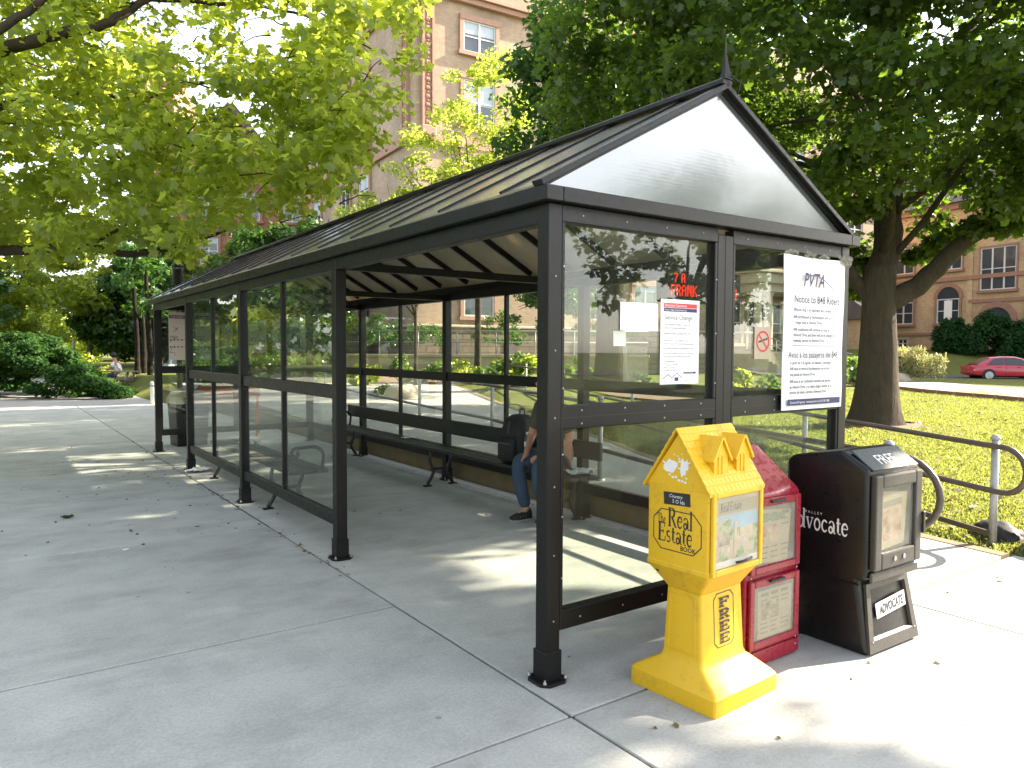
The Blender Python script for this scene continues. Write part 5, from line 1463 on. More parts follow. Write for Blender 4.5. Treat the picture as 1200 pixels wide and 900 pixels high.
rr = random.Random(77)
for k in range(150):
    px = rr.uniform(-60, 440); py = rr.uniform(-20, 270); d = rr.uniform(8.6, 12)
    a = rl(px, py, d); b = a + Vector((rr.uniform(-.5, .7), rr.uniform(-.5, .7), rr.uniform(-.25, .3)))
    limb(mb, [a, (a + b) / 2 + Vector((0, 0, .06)), b], .012, .004, 5, 3, .01, k)
mb.build('trunk', M['bark_dark'], lt)
def ylow(x):
    for (x0, y0), (x1, y1) in zip(((-500, 330), (0, 318), (60, 345), (130, 300), (185, 300), (215, 335), (262, 282), (330, 268), (395, 258), (440, 205), (478, 90), (510, -40)), ((0, 318), (60, 345), (130, 300), (185, 300), (215, 335), (262, 282), (330, 268), (395, 258), (440, 205), (478, 90), (510, -40), (600, -400))):
        if x0 <= x <= x1: return y0 + (y1 - y0) * (x - x0) / (x1 - x0)
    return -999
gapl = [(318, 22, 46, 28), (225, 48, 34, 20), (30, 20, 24, 14), (200, 12, 40, 12), (60, 190, 18, 9), (180, 215, 16, 8), (95, 75, 16, 8), (145, 318, 40, 14), (128, 50, 30, 14), (300, 138, 26, 20), (70, 240, 22, 10), (440, 60, 26, 30), (120, 205, 14, 8)]
cl = []; n = 0
while len(cl) < 1380 and n < 20000:
    n += 1
    px = rr.uniform(-420, 490); py = rr.uniform(-330, 345); d = rr.uniform(8.0, 12.8)
    if py > ylow(px) - 18: continue
    p = at(px, py, d)
    if not gap_ok(p, gapl): continue
    if py < -20 and rr.random() < .35: continue
    p -= LBv; s = rr.uniform(.26, .46); cl.append((p.x, p.y, p.z, s, s, s * .55))
C, N = clump_leaves(cl, 56, 8)
leaf_mesh('crown', C, N, .104, 'maple', M['leaf_bright'], lt, 9, .55)

def bush(name, base, dims, leaves, size, shape, mat, seed, label, cat='bush', group=None, ncl=30, cs=(.2, .35), up=.5, flat=.75, stem=True):
    o = empty(name, base, 0, label, cat, group); rr = random.Random(seed); cl = []
    for k in range(ncl):
        d = Vector((rr.gauss(0, 1), rr.gauss(0, 1), abs(rr.gauss(0, 1)))).normalized() * rr.uniform(.3, 1) ** .5; s = rr.uniform(*cs)
        cl.append((d.x * dims[0], d.y * dims[1], s * .5 + d.z * (dims[2] - s * .6), s, s, s * flat))
    C, N = clump_leaves(cl, leaves / ncl, seed + 1, up, .7)
    C[:, 2] = np.maximum(C[:, 2], .02)
    leaf_mesh('foliage', C, N, size, shape, M[mat], o, seed)
    if stem:
        mb = MB()
        for k in range(6):
            a = k * 1.05; mb.tube([(0, 0, -.05), (math.cos(a) * dims[0] * .3, math.sin(a) * dims[1] * .3, dims[2] * .35), (math.cos(a) * dims[0] * .6, math.sin(a) * dims[1] * .6, dims[2] * .7)], [.02, .014, .006], 5)
        mb.build('stem', M['bark_dark'], o)
    return o
# ---- generic trees ------------------------------------------------
def tree(name, base, h, trunk_r, crown, leaves, size, shape, mat, seed, label, cat='tree', group=None, bark='bark', cs=(.6, 1.0), ncl=60, lean=(0, 0)):
    """crown: list of ellipsoids (x, y, z, rx, ry, rz) relative to the base"""
    o = empty(name, base, 0, label, cat, group); rr = random.Random(seed)
    mb = trunk_mesh((0, 0, 0), h * .42, trunk_r, seed, lean, 1.35, 12, 12)
    tip = Vector((lean[0], lean[1], h * .40))
    for e in crown:
        for k in range(5):
            a = rr.uniform(0, 6.28); q = Vector((e[0] + math.cos(a) * e[3] * .6, e[1] + math.sin(a) * e[4] * .6, e[2] + rr.uniform(-.4, .5) * e[5]))
            limb(mb, [tip - Vector((0, 0, h * .08 * rr.random())), tip + (q - tip) * .5 + Vector((0, 0, .25)), q], trunk_r * .38, trunk_r * .06, 6, 4, .04, k)
    mb.build('trunk', M[bark], o)
    cl = []
    tot = sum(e[3] * e[4] * e[5] for e in crown)
    for e in crown:
        for k in range(max(4, int(ncl * e[3] * e[4] * e[5] / tot))):
            d = Vector((rr.gauss(0, 1), rr.gauss(0, 1), rr.gauss(0, 1))).normalized() * rr.uniform(.25, 1) ** .5
            s = rr.uniform(*cs); cl.append((e[0] + d.x * e[3], e[1] + d.y * e[4], e[2] + d.z * e[5], s, s, s * .62))
    C, N = clump_leaves(cl, leaves / len(cl), seed + 1)
    if shape == 'maple': C, N = sungaps(C, N, Vector(base), [(-9, 2, 20.5, 23.4), (.75, 7, -5, -.2)])
    leaf_mesh('crown', C, N, size, shape, M[mat], o, seed + 2)
    return o
p = spot(716, 24.0, .58)
tree('maple_tree', p, 15, .50, [(.4, 0, 9.6, 4.3, 4.3, 4.6), (-1.2, -1, 7.6, 3.0, 3, 2.6), (2.6, 0, 8.4, 3.4, 3.4, 3.4)], 36000, .17, 'maple', 'leaf_deep', 41, 'dense deep green maple rising behind the shelter roof', cs=(.6, 1.0), ncl=190)
p = spot(560, 27.0, .6)
tree('young_tree', p, 9, .13, [(.2, 0, 8.6, 2.0, 2.0, 4.0), (-1.8, 0, 6.6, 1.9, 1.6, 2.3), (1.9, .3, 8.0, 2.0, 1.8, 3.2), (-3.4, .5, 5.6, 1.7, 1.4, 1.6)], 20000, .14, 'oval', 'leaf_bright', 43, 'slender pale green young tree in front of the tan brick corner', cs=(.3, .6), ncl=200)
p = spot(487, 25.5, .5)
tree('young_tree', p, 6.5, .07, [(0, 0, 5.6, 1.8, 1.5, 2.0), (1.6, .2, 5.2, 1.4, 1.3, 1.8), (-1.4, .2, 4.4, 1.3, 1.1, 1.3)], 9500, .12, 'oval', 'leaf_bright', 44, 'loose twiggy shrub tree left of the slender pale one, behind the roof ridge', cs=(.25, .5), ncl=90)
p = spot(655, 36.0, 0); p.z = terrain(p.x, p.y)
tree('broadleaf_tree', p, 8, .15, [(0, 0, 5.4, 2.6, 2.4, 2.8), (1.6, 0, 3.6, 1.8, 1.6, 1.6), (-1.4, 0, 3.2, 1.5, 1.4, 1.2)], 15000, .17, 'oval', 'leaf_deep', 55, 'dark leafy tree close to the building, seen over the seated person', cs=(.4, .7), ncl=120)
for k, (px, d, r, h) in enumerate(((448, 38.5, 1.1, 1.5), (500, 38.8, 1.3, 1.2), (585, 38.5, 1.4, 1.7))):
    p = spot(px, d, 1.85)
    bush('terrace_shrub', p, (r, r, h), 1500, .13, 'oval', 'leaf_deep', 140 + k, ('dark shrub at the building foot behind the farthest back pane', 'low dark shrub at the building foot left of the middle post', 'rounded dark shrub at the building foot below the paired window')[k], 'shrub', 'shrubs at the building foot', ncl=26, cs=(.25, .4), stem=False)
# unseen tree added right of the picture, its crown shaped to shade the plaza
p = Vector((10.9, -5.0, -.02))
tree('maple_tree', p, 14, .40, [(0, .6, 9.6, 4.0, 3.6, 1.6), (-.6, 2.2, 9.9, 2.6, 2.2, 1.3), (2.9, 1.8, 9.2, 2.4, 2.6, 1.5)], 30000, .17, 'maple', 'leaf_maple', 47, 'unseen broad maple added beyond the right edge of the picture to shade the plaza', cs=(.6, 1.0), ncl=170)
# trees beyond the plaza on the left
far_trees = [(-170, 34, 13, 5.4, 'leaf_deep', 'tall deep green tree at the far left edge beyond the juniper hedge'), (10, 42, 11.5, 4.8, 'leaf_bright', 'dark broad tree directly behind the juniper hedge'), (105, 66, 13.5, 5.6, 'leaf_bright', 'bright rounded tree showing against the sky gap above the picnic table'), (-60, 68, 16.5, 6.6, 'leaf_bright', 'tall pale tree behind the dark tree at the left edge'), (168, 46, 7.2, 3.0, 'leaf_deep', 'low dark tree beside the far left corner of the shelter'), (235, 52, 9.5, 4.2, 'leaf_maple', 'mid green tree seen through the farthest left glass panels'), (318, 44, 8.5, 3.6, 'leaf_maple', 'green tree seen through the left glass panels beside the far route maps'), (375, 56, 10.5, 4.4, 'leaf_deep', 'dark tree seen through the left glass panel nearest the open bay')]
for k, (px, d, h, r, mt, lab) in enumerate(far_trees):
    p = spot(px, d, -.02)
    tree('broadleaf_tree', p, h, .22, [(0, 0, h * .62, r, r, h * .36), (r * .35, 0, h * .36, r * .8, r * .8, h * .24), (-r * .4, .4, h * .38, r * .75, r * .75, h * .24)], 17000, .27, 'tuft', mt, 60 + k, lab, group='trees beyond the plaza', cs=(.6, 1.1), ncl=120)
cl = []; rr = random.Random(17)
for k in range(420):
    px = rr.uniform(-420, 470); d = rr.uniform(66, 92); q_ = spot(px, d, rr.uniform(.2, 1) * (6.5 + 3.5 * mnoise.noise(Vector((px * .012, 1.3, 0))))); s = rr.uniform(1.0, 1.9); cl.append((q_.x, q_.y, q_.z, s, s, s * .7))
for k in range(430):
    a = rr.uniform(R(-118), R(-2)); d = rr.uniform(34, 58); q_ = Vector((math.sin(a) * d, 4 + math.cos(a) * d, rr.uniform(.1, 1) * 10.5)); s = rr.uniform(1.0, 1.9)
    v = q_ - CAM; w = v.dot(FW)
    if w > 1 and v.dot(RT) / w > -.80: continue
    cl.append((q_.x, q_.y, q_.z, s, s, s * .7))
C, N = clump_leaves(cl, 85, 18, .6, .6)
tag(leaf_mesh('woodland', C, N, .55, 'tuft', M['leaf_bright'], None, 19), 'far wooded edge beyond the plaza', 'woods', kind='stuff')
lh = empty('low_hedge', spot(285, 27.5, 0), 0, 'low green hedge seen through the lower left glass panels', 'hedge'); hb_ = Vector(lh.location); rr = random.Random(19); cl = []
for k in range(150):
    q_ = spot(rr.uniform(212, 372), rr.uniform(26.6, 28.6), rr.uniform(.1, 1.25)) - hb_; s = rr.uniform(.25, .4); cl.append((q_.x, q_.y, q_.z, s, s, s * .7))
C, N = clump_leaves(cl, 95, 21, .6, .8)
leaf_mesh('foliage', C, N, .13, 'oval', M['leaf_maple'], lh, 22)
tree('broadleaf_tree', spot(335, 31, .0), 7.5, .16, [(0, 0, 4.4, 2.6, 2.4, 2.6), (-1.8, 0, 3.4, 1.8, 1.6, 1.6), (1.8, 0, 3.2, 1.6, 1.6, 1.5)], 15000, .17, 'maple', 'leaf_deep', 53, 'leafy tree close behind the left glass panels, in front of the building', cs=(.5, .8), ncl=110)
for k, (x, y, h, r) in enumerate(((-9.5, 24, 9, 3.6), (-14, 16, 9, 3.8), (-14, 6, 8.5, 3.6), (-19, 30, 11, 4.4))):
    tree('broadleaf_tree', (x, y, -.02), h, .22, [(0, 0, h * .62, r, r, h * .36), (r * .35, 0, h * .30, r * .85, r * .85, h * .27), (-r * .4, .4, h * .32, r * .8, r * .8, h * .27)], 8000, .27, 'tuft', 'leaf_maple' if k % 2 else 'leaf_deep', 90 + k, ('tree on the left plaza edge whose image shows in the far glass panels', 'tree on the left plaza edge opposite the middle of the shelter', 'tree on the left plaza edge opposite the shelter gable', 'tall tree at the back left corner of the plaza')[k], group='trees along the left plaza edge', cs=(.6, 1.1), ncl=100)
# trees on the other side of the bus street, behind the photographer
for k, (x, y, h, r) in enumerate(((23, -19.5, 10.5, 5), (30, -14, 8.5, 4.6), (-16, -12, 9, 4))):
    tree('broadleaf_tree', (x, y, 0), h, .28, [(0, 0, h * .62, r, r, h * .36), (r * .4, .3, h * .45, r * .7, r * .7, h * .24)], 6000, .34, 'tuft', 'leaf_maple', 80 + k, ('street tree across the bus street from the shelter gable', 'lower street tree across the bus street, nearest the lawn', 'tree on the plaza behind the photographer')[k], group='trees along the bus street', cs=(.7, 1.2), ncl=70)

# juniper hedge at the far left: one long mass, lower to the right
hg = empty('juniper_hedge', spot(40, 25.0, 0), 0, 'sprawling dark green juniper hedge at the left end of the plaza', 'hedge'); hb_ = Vector(hg.location); rr = random.Random(9); cl = []
for k in range(330):
    px = rr.uniform(-230, 146); d = rr.uniform(23.6, 27.5); hh = 2.05 * (1 - smooth(40, 150, px)) * (1 - .25 * smooth(-40, -200, px)) + .22
    z = rr.uniform(.05, 1) ** .6 * hh * (1 - .25 * abs(d - 25.5) / 2); q_ = spot(px, d, z) - hb_; s = rr.uniform(.3, .5); cl.append((q_.x, q_.y, max(.1, q_.z - .1), s, s, s * .55))
C, N = clump_leaves(cl, 260, 12, .6, .8); C[:, 2] = np.maximum(C[:, 2], .02)
leaf_mesh('foliage', C, N, .105, 'tuft', M['leaf_hedge'], hg, 13)
bush('shrub', spot(98, 31, 0), (1.2, 1.0, 1.45), 1300, .14, 'oval', 'leaf_bright', 15, 'small sunlit yellow green shrub behind the juniper hedge', ncl=24)
# clipped round bushes below the far building
for k, (px, d, r) in enumerate(((1117, 57.5, 1.55), (1161, 55.5, 1.95), (1194, 55, 1.6))):
    p = spot(px, d, 0); p.z = terrain(p.x, p.y) - .1
    bush('clipped_bush', p, (r, r, r * 1.75), 9000, .16, 'tuft', 'leaf_bush', 100 + k, ('leftmost of the three clipped round bushes below the arched window', 'largest clipped round bush, below the triple window', 'rightmost clipped round bush, cut by the picture edge')[k], group='clipped bushes before the far building', ncl=150, cs=(.3, .45), flat=1.0)
# feathery grasses by the street
for k, (px, d, r, h) in enumerate(((1042, 40, .8, 1.5), (1062, 39.5, .9, 1.75), (1084, 39, 1.0, 1.35), (1006, 34, .8, 1.2))):
    p = spot(px, d, 0); p.z = terrain(p.x, p.y)
    rg = np.random.default_rng(k); m = 1100
    a = rg.uniform(0, 6.28, m); rad = rg.uniform(0, 1, m) ** .5 * r; hh = rg.uniform(.25, 1, m) * h
    C = np.stack([np.cos(a) * rad, np.sin(a) * rad, hh], 1); N = np.stack([np.cos(a), np.sin(a), rg.normal(0, .25, m)], 1) + rg.normal(0, .4, (m, 3))
    o = empty('feather_grass', p, 0, ('feathery ornamental grass clump against the right of the big maple trunk', 'tallest feathery ornamental grass clump beside the big maple', 'low spreading feathery grass clump left of the red car', 'green grassy clump just left of the big maple trunk')[k], 'ornamental grass', 'ornamental grasses by the drive')
    leaf_mesh('foliage', C, N, .42, 'blade' if k < 3 else 'oval', M['leaf_feather' if k < 3 else 'leaf_plant'], o, k, .3)
# bed plants below the retaining wall
bedl = ['spiky bed plant below the retaining wall by the farthest panel', 'broad leafy bed plant with pale leaves beside the pale boulder', 'tall loose bed plant before the stone wall left of the middle post', 'dark leafy bed plant beside the middle back post', 'leafy bed plant just right of the middle back post', 'low bed plant midway along the stone wall', 'flowering bed plant left of the seated person', 'tall green bed plant above the backpack', 'white flecked bed plant above the backpack', 'pale bed plant behind the near post', 'bushy bed plant seen behind the maple trunk', 'green shrub behind the Service Change sheet', 'yellow green shrub left of the broad pale boulder', 'tall green shrub right of the broad pale boulder', 'bright shrub seen just right of the shelter corner']
beds = [(428, 25, .5, .9), (452, 20.5, .7, .55), (470, 27, .35, 1.1), (508, 27, .55, 1.0), (540, 26.5, .75, .85), (566, 26, .6, .65), (590, 27, .6, .7), (606, 25.5, .6, 1.0), (626, 25, .7, .9), (668, 25.5, .8, 1.0), (690, 26, .7, .95), (752, 26, .7, .8), (868, 24.5, .6, .95), (902, 24, .6, .9), (996, 30, .8, 1.3)]
for k, (px, d, r, h) in enumerate(beds):
    p = spot(px, d, 0); p.z = terrain(p.x, p.y)
    bush('bed_plant', p, (r, r, h), 520, .17 if k % 3 else .22, 'oval', 'leaf_plant' if k % 4 else 'leaf_bright', 120 + k, bedl[k], 'plant', 'plants in the bed', ncl=16, cs=(.16, .28), up=.6, stem=False)
mb = MB()
for a, b in ((430, 22), (470, 22.5)): pass
ring0 = [spot(px, d, 0) for px, d in ((440, 22.8), (520, 23.5), (600, 22.8), (700, 22.4), (780, 22.6), (900, 22.6), (905, 27), (700, 30), (520, 30), (440, 30))]
f_ = [mb.bm.verts.new((p.x, p.y, terrain(p.x, p.y) + .05)) for p in ring0]; mb.bm.faces.new(f_)
for v, p in zip(list(f_), ring0): pass
tag(mb.build('mulch_bed', M['mulch']), kind='structure')
mb = MB(); n = 24
rings = [[Vector((BM.x + .55 + math.cos(2 * math.pi * k / n) * r * (1.25 + .2 * mnoise.noise(Vector((k, 0, 0)))), BM.y - .3 + math.sin(2 * math.pi * k / n) * r, 0)) for k in range(n)] for r in (.2, .9, 1.6)]
for r_ in rings:
    for p in r_: p.z = terrain(p.x, p.y) + .02
mb.loft(rings, False, True); tag(mb.build('mulch_ring', M['mulch']), kind='structure')

# grass blades on the near lawn
rg = np.random.default_rng(4); P = []
while len(P) < 260000:
    px = rg.uniform(640, 1260, 4000); d = 5.2 * (32 / 5.2) ** rg.uniform(0, 1, 4000)
    for x, dd in zip(px, d):
        q_ = CAM + (FW + RT * ((x - 600) / FPX)) * dd
        s = (Vector((q_.x, q_.y)) - RAIL0).dot(RN)
        xe = float(np.interp(q_.y, [-.3, 1.5, 4.1, 6.0, 7.9, 10, 14, 24], [4.24, 4.42, 4.95, 5.7, 6.4, 7.2, 8.8, 13])) + .13 if q_.y > -.3 else 4.5
        if q_.x > xe - .05 * rg.uniform() and (q_.x - BM.x) ** 2 + (q_.y - BM.y) ** 2 > .8 and dd < 30: P.append((q_.x, q_.y, terrain(q_.x, q_.y)))
P = np.array(P); m = len(P); a = rg.uniform(0, 6.28, m)
dist = np.hypot(P[:, 0] - CAM.x, P[:, 1] - CAM.y)
N = np.stack([np.cos(a), np.sin(a), rg.normal(.3, .35, m)], 1)
gr = leaf_mesh('grass_blades', P + np.array([0, 0, .022]), N, .075, 'grass', M['grass'], None, 5, .45)
# blades stand up: squeeze sideways spread by turning each along its own vertical axis is not needed at this size
tag(gr, 'short sunlit lawn grass beyond the railing', 'grass', kind='stuff')

# fallen leaves and crumbs on the pavement
rg = np.random.default_rng(8); m = 560
x = np.concatenate([rg.uniform(-3.2, 2.4, 150), rg.normal(-.6, .7, 110), rg.uniform(.0, 4.4, 30), rg.normal(-.10, .03, 120), rg.normal(2.5, .06, 150)]); y = np.concatenate([rg.uniform(3.0, 14, 150), rg.uniform(4, 9.5, 110), rg.uniform(-1.5, .2, 30), rg.uniform(2, 12, 120), rg.uniform(1.2, 10, 150)])
C = np.stack([x, y, np.full(m, .006)], 1); N = np.stack([rg.normal(0, .25, m), rg.normal(0, .25, m), np.ones(m)], 1)
tag(leaf_mesh('fallen_leaves', C, N, .026, 'maple', M['leaf_dry'], None, 6, .6), 'scattered dry leaves and crumbs on the pavement', 'leaves', kind='stuff')
P = []
for k in range(900):
    q_ = spot(rg.uniform(640, 1230), 5.5 * (24 / 5.5) ** rg.uniform(), 0)
    if (Vector((q_.x, q_.y)) - RAIL0).dot(RN) > -.2: P.append((q_.x, q_.y, terrain(q_.x, q_.y) + .055))
P = np.array(P); N = np.stack([rg.normal(0, .4, len(P)), rg.normal(0, .4, len(P)), np.ones(len(P))], 1)
tag(leaf_mesh('lawn_leaves', P, N, .085, 'maple', M['leaf_pale'], None, 16, .5), 'pale fallen leaves scattered over the lawn', 'leaves', kind='stuff')

# ================================================================ BUILDINGS
class Face:
    def __init__(s, parent, kind): s.p = parent; s.k = kind
    def pt(s, u, z, d):
        return Vector((u, -d, z)) if s.k == 'y' else Vector((-d, u, z))
    def box(s, mb, u0, u1, z0, z1, d0, d1, bev=0.0):
        a = s.pt(u0, z0, d0); b = s.pt(u1, z1, d1)
        mb.box((min(a.x, b.x), min(a.y, b.y), a.z), (max(a.x, b.x), max(a.y, b.y), b.z), bev)
def win(F_, u, z, w, h, trim='terracotta', frame='winframe', lights=2, rows=2, blind=.35, arch=False, surround=.22, dep=.14, sill=True, seed=0):
    """window: surround > frame > pane"""
    mb = MB(); s = surround
    F_.box(mb, u - w / 2 - s, u - w / 2, z, z + h, -.05, dep); F_.box(mb, u + w / 2, u + w / 2 + s, z, z + h, -.05, dep)
    if not arch: F_.box(mb, u - w / 2 - s, u + w / 2 + s, z + h + .002, z + h + s * 1.3, -.05, dep + .03)
    else:
        n = 14; r0 = w / 2; r1 = w / 2 + s * 1.6
        for k in range(n):
            a, b = math.pi * k / n, math.pi * (k + 1) / n
            q_ = [(u + r * math.cos(t), z + h + r * math.sin(t)) for t, r in ((a, r0), (a, r1), (b, r1), (b, r0))]
            mb.loft([[F_.pt(x, y, -.05) for x, y in q_], [F_.pt(x, y, dep) for x, y in q_]])
    if sill: F_.box(mb, u - w / 2 - s - .1, u + w / 2 + s + .1, z - .22, z - .002, -.05, dep + .10)
    o = mb.build('window', M[trim], F_.p)
    mb = MB(); F_.box(mb, u - w / 2, u + w / 2, z, z + h, -.05, .02)
    if arch:
        n = 12; rows_ = [(u + (w / 2 - .001) * math.cos(math.pi * k / n), z + h + (w / 2 - .001) * math.sin(math.pi * k / n)) for k in range(n + 1)]
        mb.loft([[F_.pt(x, y, -.05) for x, y in rows_], [F_.pt(x, y, .02) for x, y in rows_]])
    mb.build('pane', M['winglass'], o)
    mb = MB(); t = .09
    F_.box(mb, u - w / 2, u - w / 2 + t, z, z + h, .021, .08); F_.box(mb, u + w / 2 - t, u + w / 2, z, z + h, .021, .08); F_.box(mb, u - w / 2 + t, u + w / 2 - t, z, z + t, .021, .08); F_.box(mb, u - w / 2 + t, u + w / 2 - t, z + h - t, z + h, .021, .08)
    for k in range(1, lights): F_.box(mb, u - w / 2 + w * k / lights - .06, u - w / 2 + w * k / lights + .06, z + t, z + h - t, .021, .079)
    for k in range(1, rows): F_.box(mb, u - w / 2 + t, u + w / 2 - t, z + h * k / rows - .035, z + h * k / rows + .035, .022, .07)
    mb.build('frame', M[frame], o)
    blind *= (.3 + .9 * ((u * 7.31 + z * 3.17) % 1.0))
    if blind > 0:
        mb = MB(); F_.box(mb, u - w / 2 + t, u + w / 2 - t, z + h * (1 - blind), z + h - t, .0205, .024); mb.build('blind', M['blind'], o)
    return o
C0 = spot(486, 41, 0)
bg = empty('brick_building', (C0.x, C0.y, 0), R(-4), 'tall tan brick building with terracotta pilasters and cornices behind the shelter', 'building')
fy_, fx_ = Face(bg, 'y'), Face(bg, 'x')
mb = MB(); mb.box((0, 0, 3.05), (44, 20, 24)); mb.build('wall', M['brick_tan'], bg)
mb = MB(); mb.box((-.10, -.10, -.5), (44.1, 20, 2.9)); mb.build('stone_base', M['ashlar'], bg)
mb = MB(); mb.box((-.22, -.22, 2.902), (44.2, 20, 3.048), .03); mb.build('base_course', M['limestone'], bg)
mb = MB()
for z, h, d in ((13.0, .55, .22), (21.0, .28, .30), (21.3, .16, .48), (9.3, .35, .16)):
    fy_.box(mb, -d, 44, z, z + h, -.1, d); fx_.box(mb, .102, 20, z, z + h, -.1, d - .002)
mb.build('belt_course', M['terracotta'], bg)
def pilaster(F_, u, w, z0, z1):
    mb = MB(); F_.box(mb, u - w / 2, u - w / 2 + .13, z0, z1, -.05, .24); F_.box(mb, u + w / 2 - .13, u + w / 2, z0, z1, -.05, .24); F_.box(mb, u - w / 2 + .13, u + w / 2 - .13, z0, z1, -.05, .13)
    F_.box(mb, u - w / 2 - .08, u + w / 2 + .08, z0 - .55, z0 - .002, -.05, .34, .05); F_.box(mb, u - w / 2 - .06, u + w / 2 + .06, z1, z1 + .5, -.05, .36, .08)
    o = mb.build('pilaster', M['terracotta'], bg)
    mb = MB(); rr = random.Random(int(u * 100) + 5); z = z0 + .2
    while z < z1 - .2:
        for s in (-1, 1):
            mb.ball(F_.pt(u + s * (w / 2 - .25) * .5 * math.sin(z * 3), z, .13), (.13, .10, .15) if F_.k == 'y' else (.10, .13, .15), 8, 6)
        mb.ball(F_.pt(u, z + .22, .14), .085, 8, 6); z += .46
    mb.build('carved_scroll', M['terracotta'], o)
for F_, u in ((fy_, .75), (fx_, .95)): pilaster(F_, u, .72, 13.9, 20.4)
pilaster(fy_, 9.2, .8, 13.9, 19.4)
pilaster(fy_, 20, .8, 13.9, 19.4); pilaster(fx_, 14.5, .8, 13.9, 20.4)
for u in (4.0, 13.2, 16.6, 23.5, 31.5, 35, 39):
    for z, h in ((3.55, 2.35), (7.0, 2.1), (10.5, 2.2), (14.4, 2.5), (18.4, 1.75)):
        win(fy_, u, z, 2.0 if z < 18 else 2.1, h, blind=.5 if z > 14 else .2)
for u in (7.6, 11.2, 17.6):
    for z, h in ((3.55, 2.35), (7.0, 2.1), (10.5, 2.2), (14.2, 2.7)): win(fx_, u, z, 1.8, h, blind=.4)
    mb = MB(); fx_.box(mb, u - 1.1, u + 1.1, 17.6, 19.4, -.05, .16); mb.build('panel_frame', M['terracotta'], bg); mb = MB(); fx_.box(mb, u - .85, u + .85, 17.85, 19.15, .0, .175); mb.build('panel', M['brick_tan'], bg)
# low basement lights and doors in the stone course
for u in (2.2, 6.2, 11.2): 
    mb = MB(); fy_.box(mb, u - .55, u + .55, .9, 2.2, .08, .14); mb.build('vent', M['slate'], bg)
# entrance porch
po = 27.5
mb = MB(); fy_.box(mb, po - 3.6, po + 3.6, 6.3, 7.0, .0, 3.3, .04); fy_.box(mb, po - 3.3, po + 3.3, 5.75, 6.298, .0, 3.0); fy_.box(mb, po - 3.9, po + 3.9, 7.0, 7.22, .0, 3.6, .04); mb.build('porch_roof', M['limestone'], bg)
for s in (-1, 1):
    for du in (2.9, 1.75):
        mb = MB(); c = fy_.pt(po + s * du, 1.62, 2.6); mb.lathe(c, [(.36, 0), (.36, .12), (.28, .2), (.27, 2.2), (.235, 3.85), (.33, 3.98), (.33, 4.13)], 16); mb.build('column', M['limestone'], bg)
win(fy_, po, 1.75, 1.9, 3.6, trim='limestone', lights=2, rows=3, blind=0, sill=False); win(fy_, po + 2.2, 2.2, 1.0, 3.0, trim='limestone', lights=1, blind=0); win(fy_, po - 2.2, 2.2, 1.0, 3.0, trim='limestone', lights=1, blind=0)
mb = MB()
for k in range(6): fy_.box(mb, po - 3.8, po + 3.8, -.3, 1.6 - k * .17, .0 if k == 0 else 3.0 + k * .34, 3.34 + k * .34)
mb.build('entrance_steps', M['limestone'], bg)
hr = MB()
for s in (-1, 1):
    pts = [fy_.pt(po + s * 2.5, 2.5, 3.0), fy_.pt(po + s * 2.5, 2.5, 3.7), fy_.pt(po + s * 2.5, 1.55, 5.6), fy_.pt(po + s * 2.5, 1.45, 6.2)]
    hr.tube(pts, .035, 8)
    for d_, z0, z1 in ((3.2, 1.3, 2.5), (3.9, .9, 2.38), (5.5, .1, 1.58)): hr.tube([fy_.pt(po + s * 2.5, z0, d_), fy_.pt(po + s * 2.5, z1, d_)], .03, 6)
    hr.tube([fy_.pt(po + s * 2.5, 2.05, 3.2), fy_.pt(po + s * 2.5, 1.95, 3.9), fy_.pt(po + s * 2.5, 1.1, 5.5)], .03, 6)
hr.build('step_railing', M['galv'], bg)

# retaining wall with a steel railing along its top
wa, wb_ = spot(395, 33.2, 0), spot(760, 33.0, 0)
rw = empty('retaining_wall', wa, math.atan2(wb_.y - wa.y, wb_.x - wa.x), 'pale cut stone retaining wall across the lawn before the building', 'wall'); Lw = (wb_ - wa).length
mb = MB(); mb.box((0, 0, -.2), (Lw, .45, 1.28)); mb.build('wall', M['limestone'], rw)
mb = MB(); mb.box((-.05, -.06, 1.282), (Lw + .05, .5, 1.42), .02); mb.build('coping', M['limestone'], rw)
mb = MB(); mb.box((0, .455, -.2), (Lw, 12, 1.30)); tag(mb.build('terrace', M['path'], rw), None)
mb = MB()
for k in range(int(Lw / 2.1)): mb.box((k * 2.1 + .6, -.003, .4), (k * 2.1 + .612, .002, 1.28)); 
mb.box((0, -.004, .80), (Lw, .002, .812)); mb.build('mortar_joint', M['curbstone'], rw)
wr = empty('steel_railing', wa + Vector((0, 0, 1.42)), rw.rotation_euler.z, 'grey steel pipe railing along the top of the retaining wall', 'railing')
for k in range(int(Lw / 1.75) + 1):
    mb = MB(); mb.tube([(k * 1.75 + .1, .22, 0), (k * 1.75 + .1, .22, 1.05)], .028, 8); mb.build('railing_post', M['galv'], wr)
for h in (1.05, .55): mb = MB(); mb.tube([(0, .22, h), (Lw, .22, h)], .025, 8); mb.build('pipe_rail', M['galv'], wr)

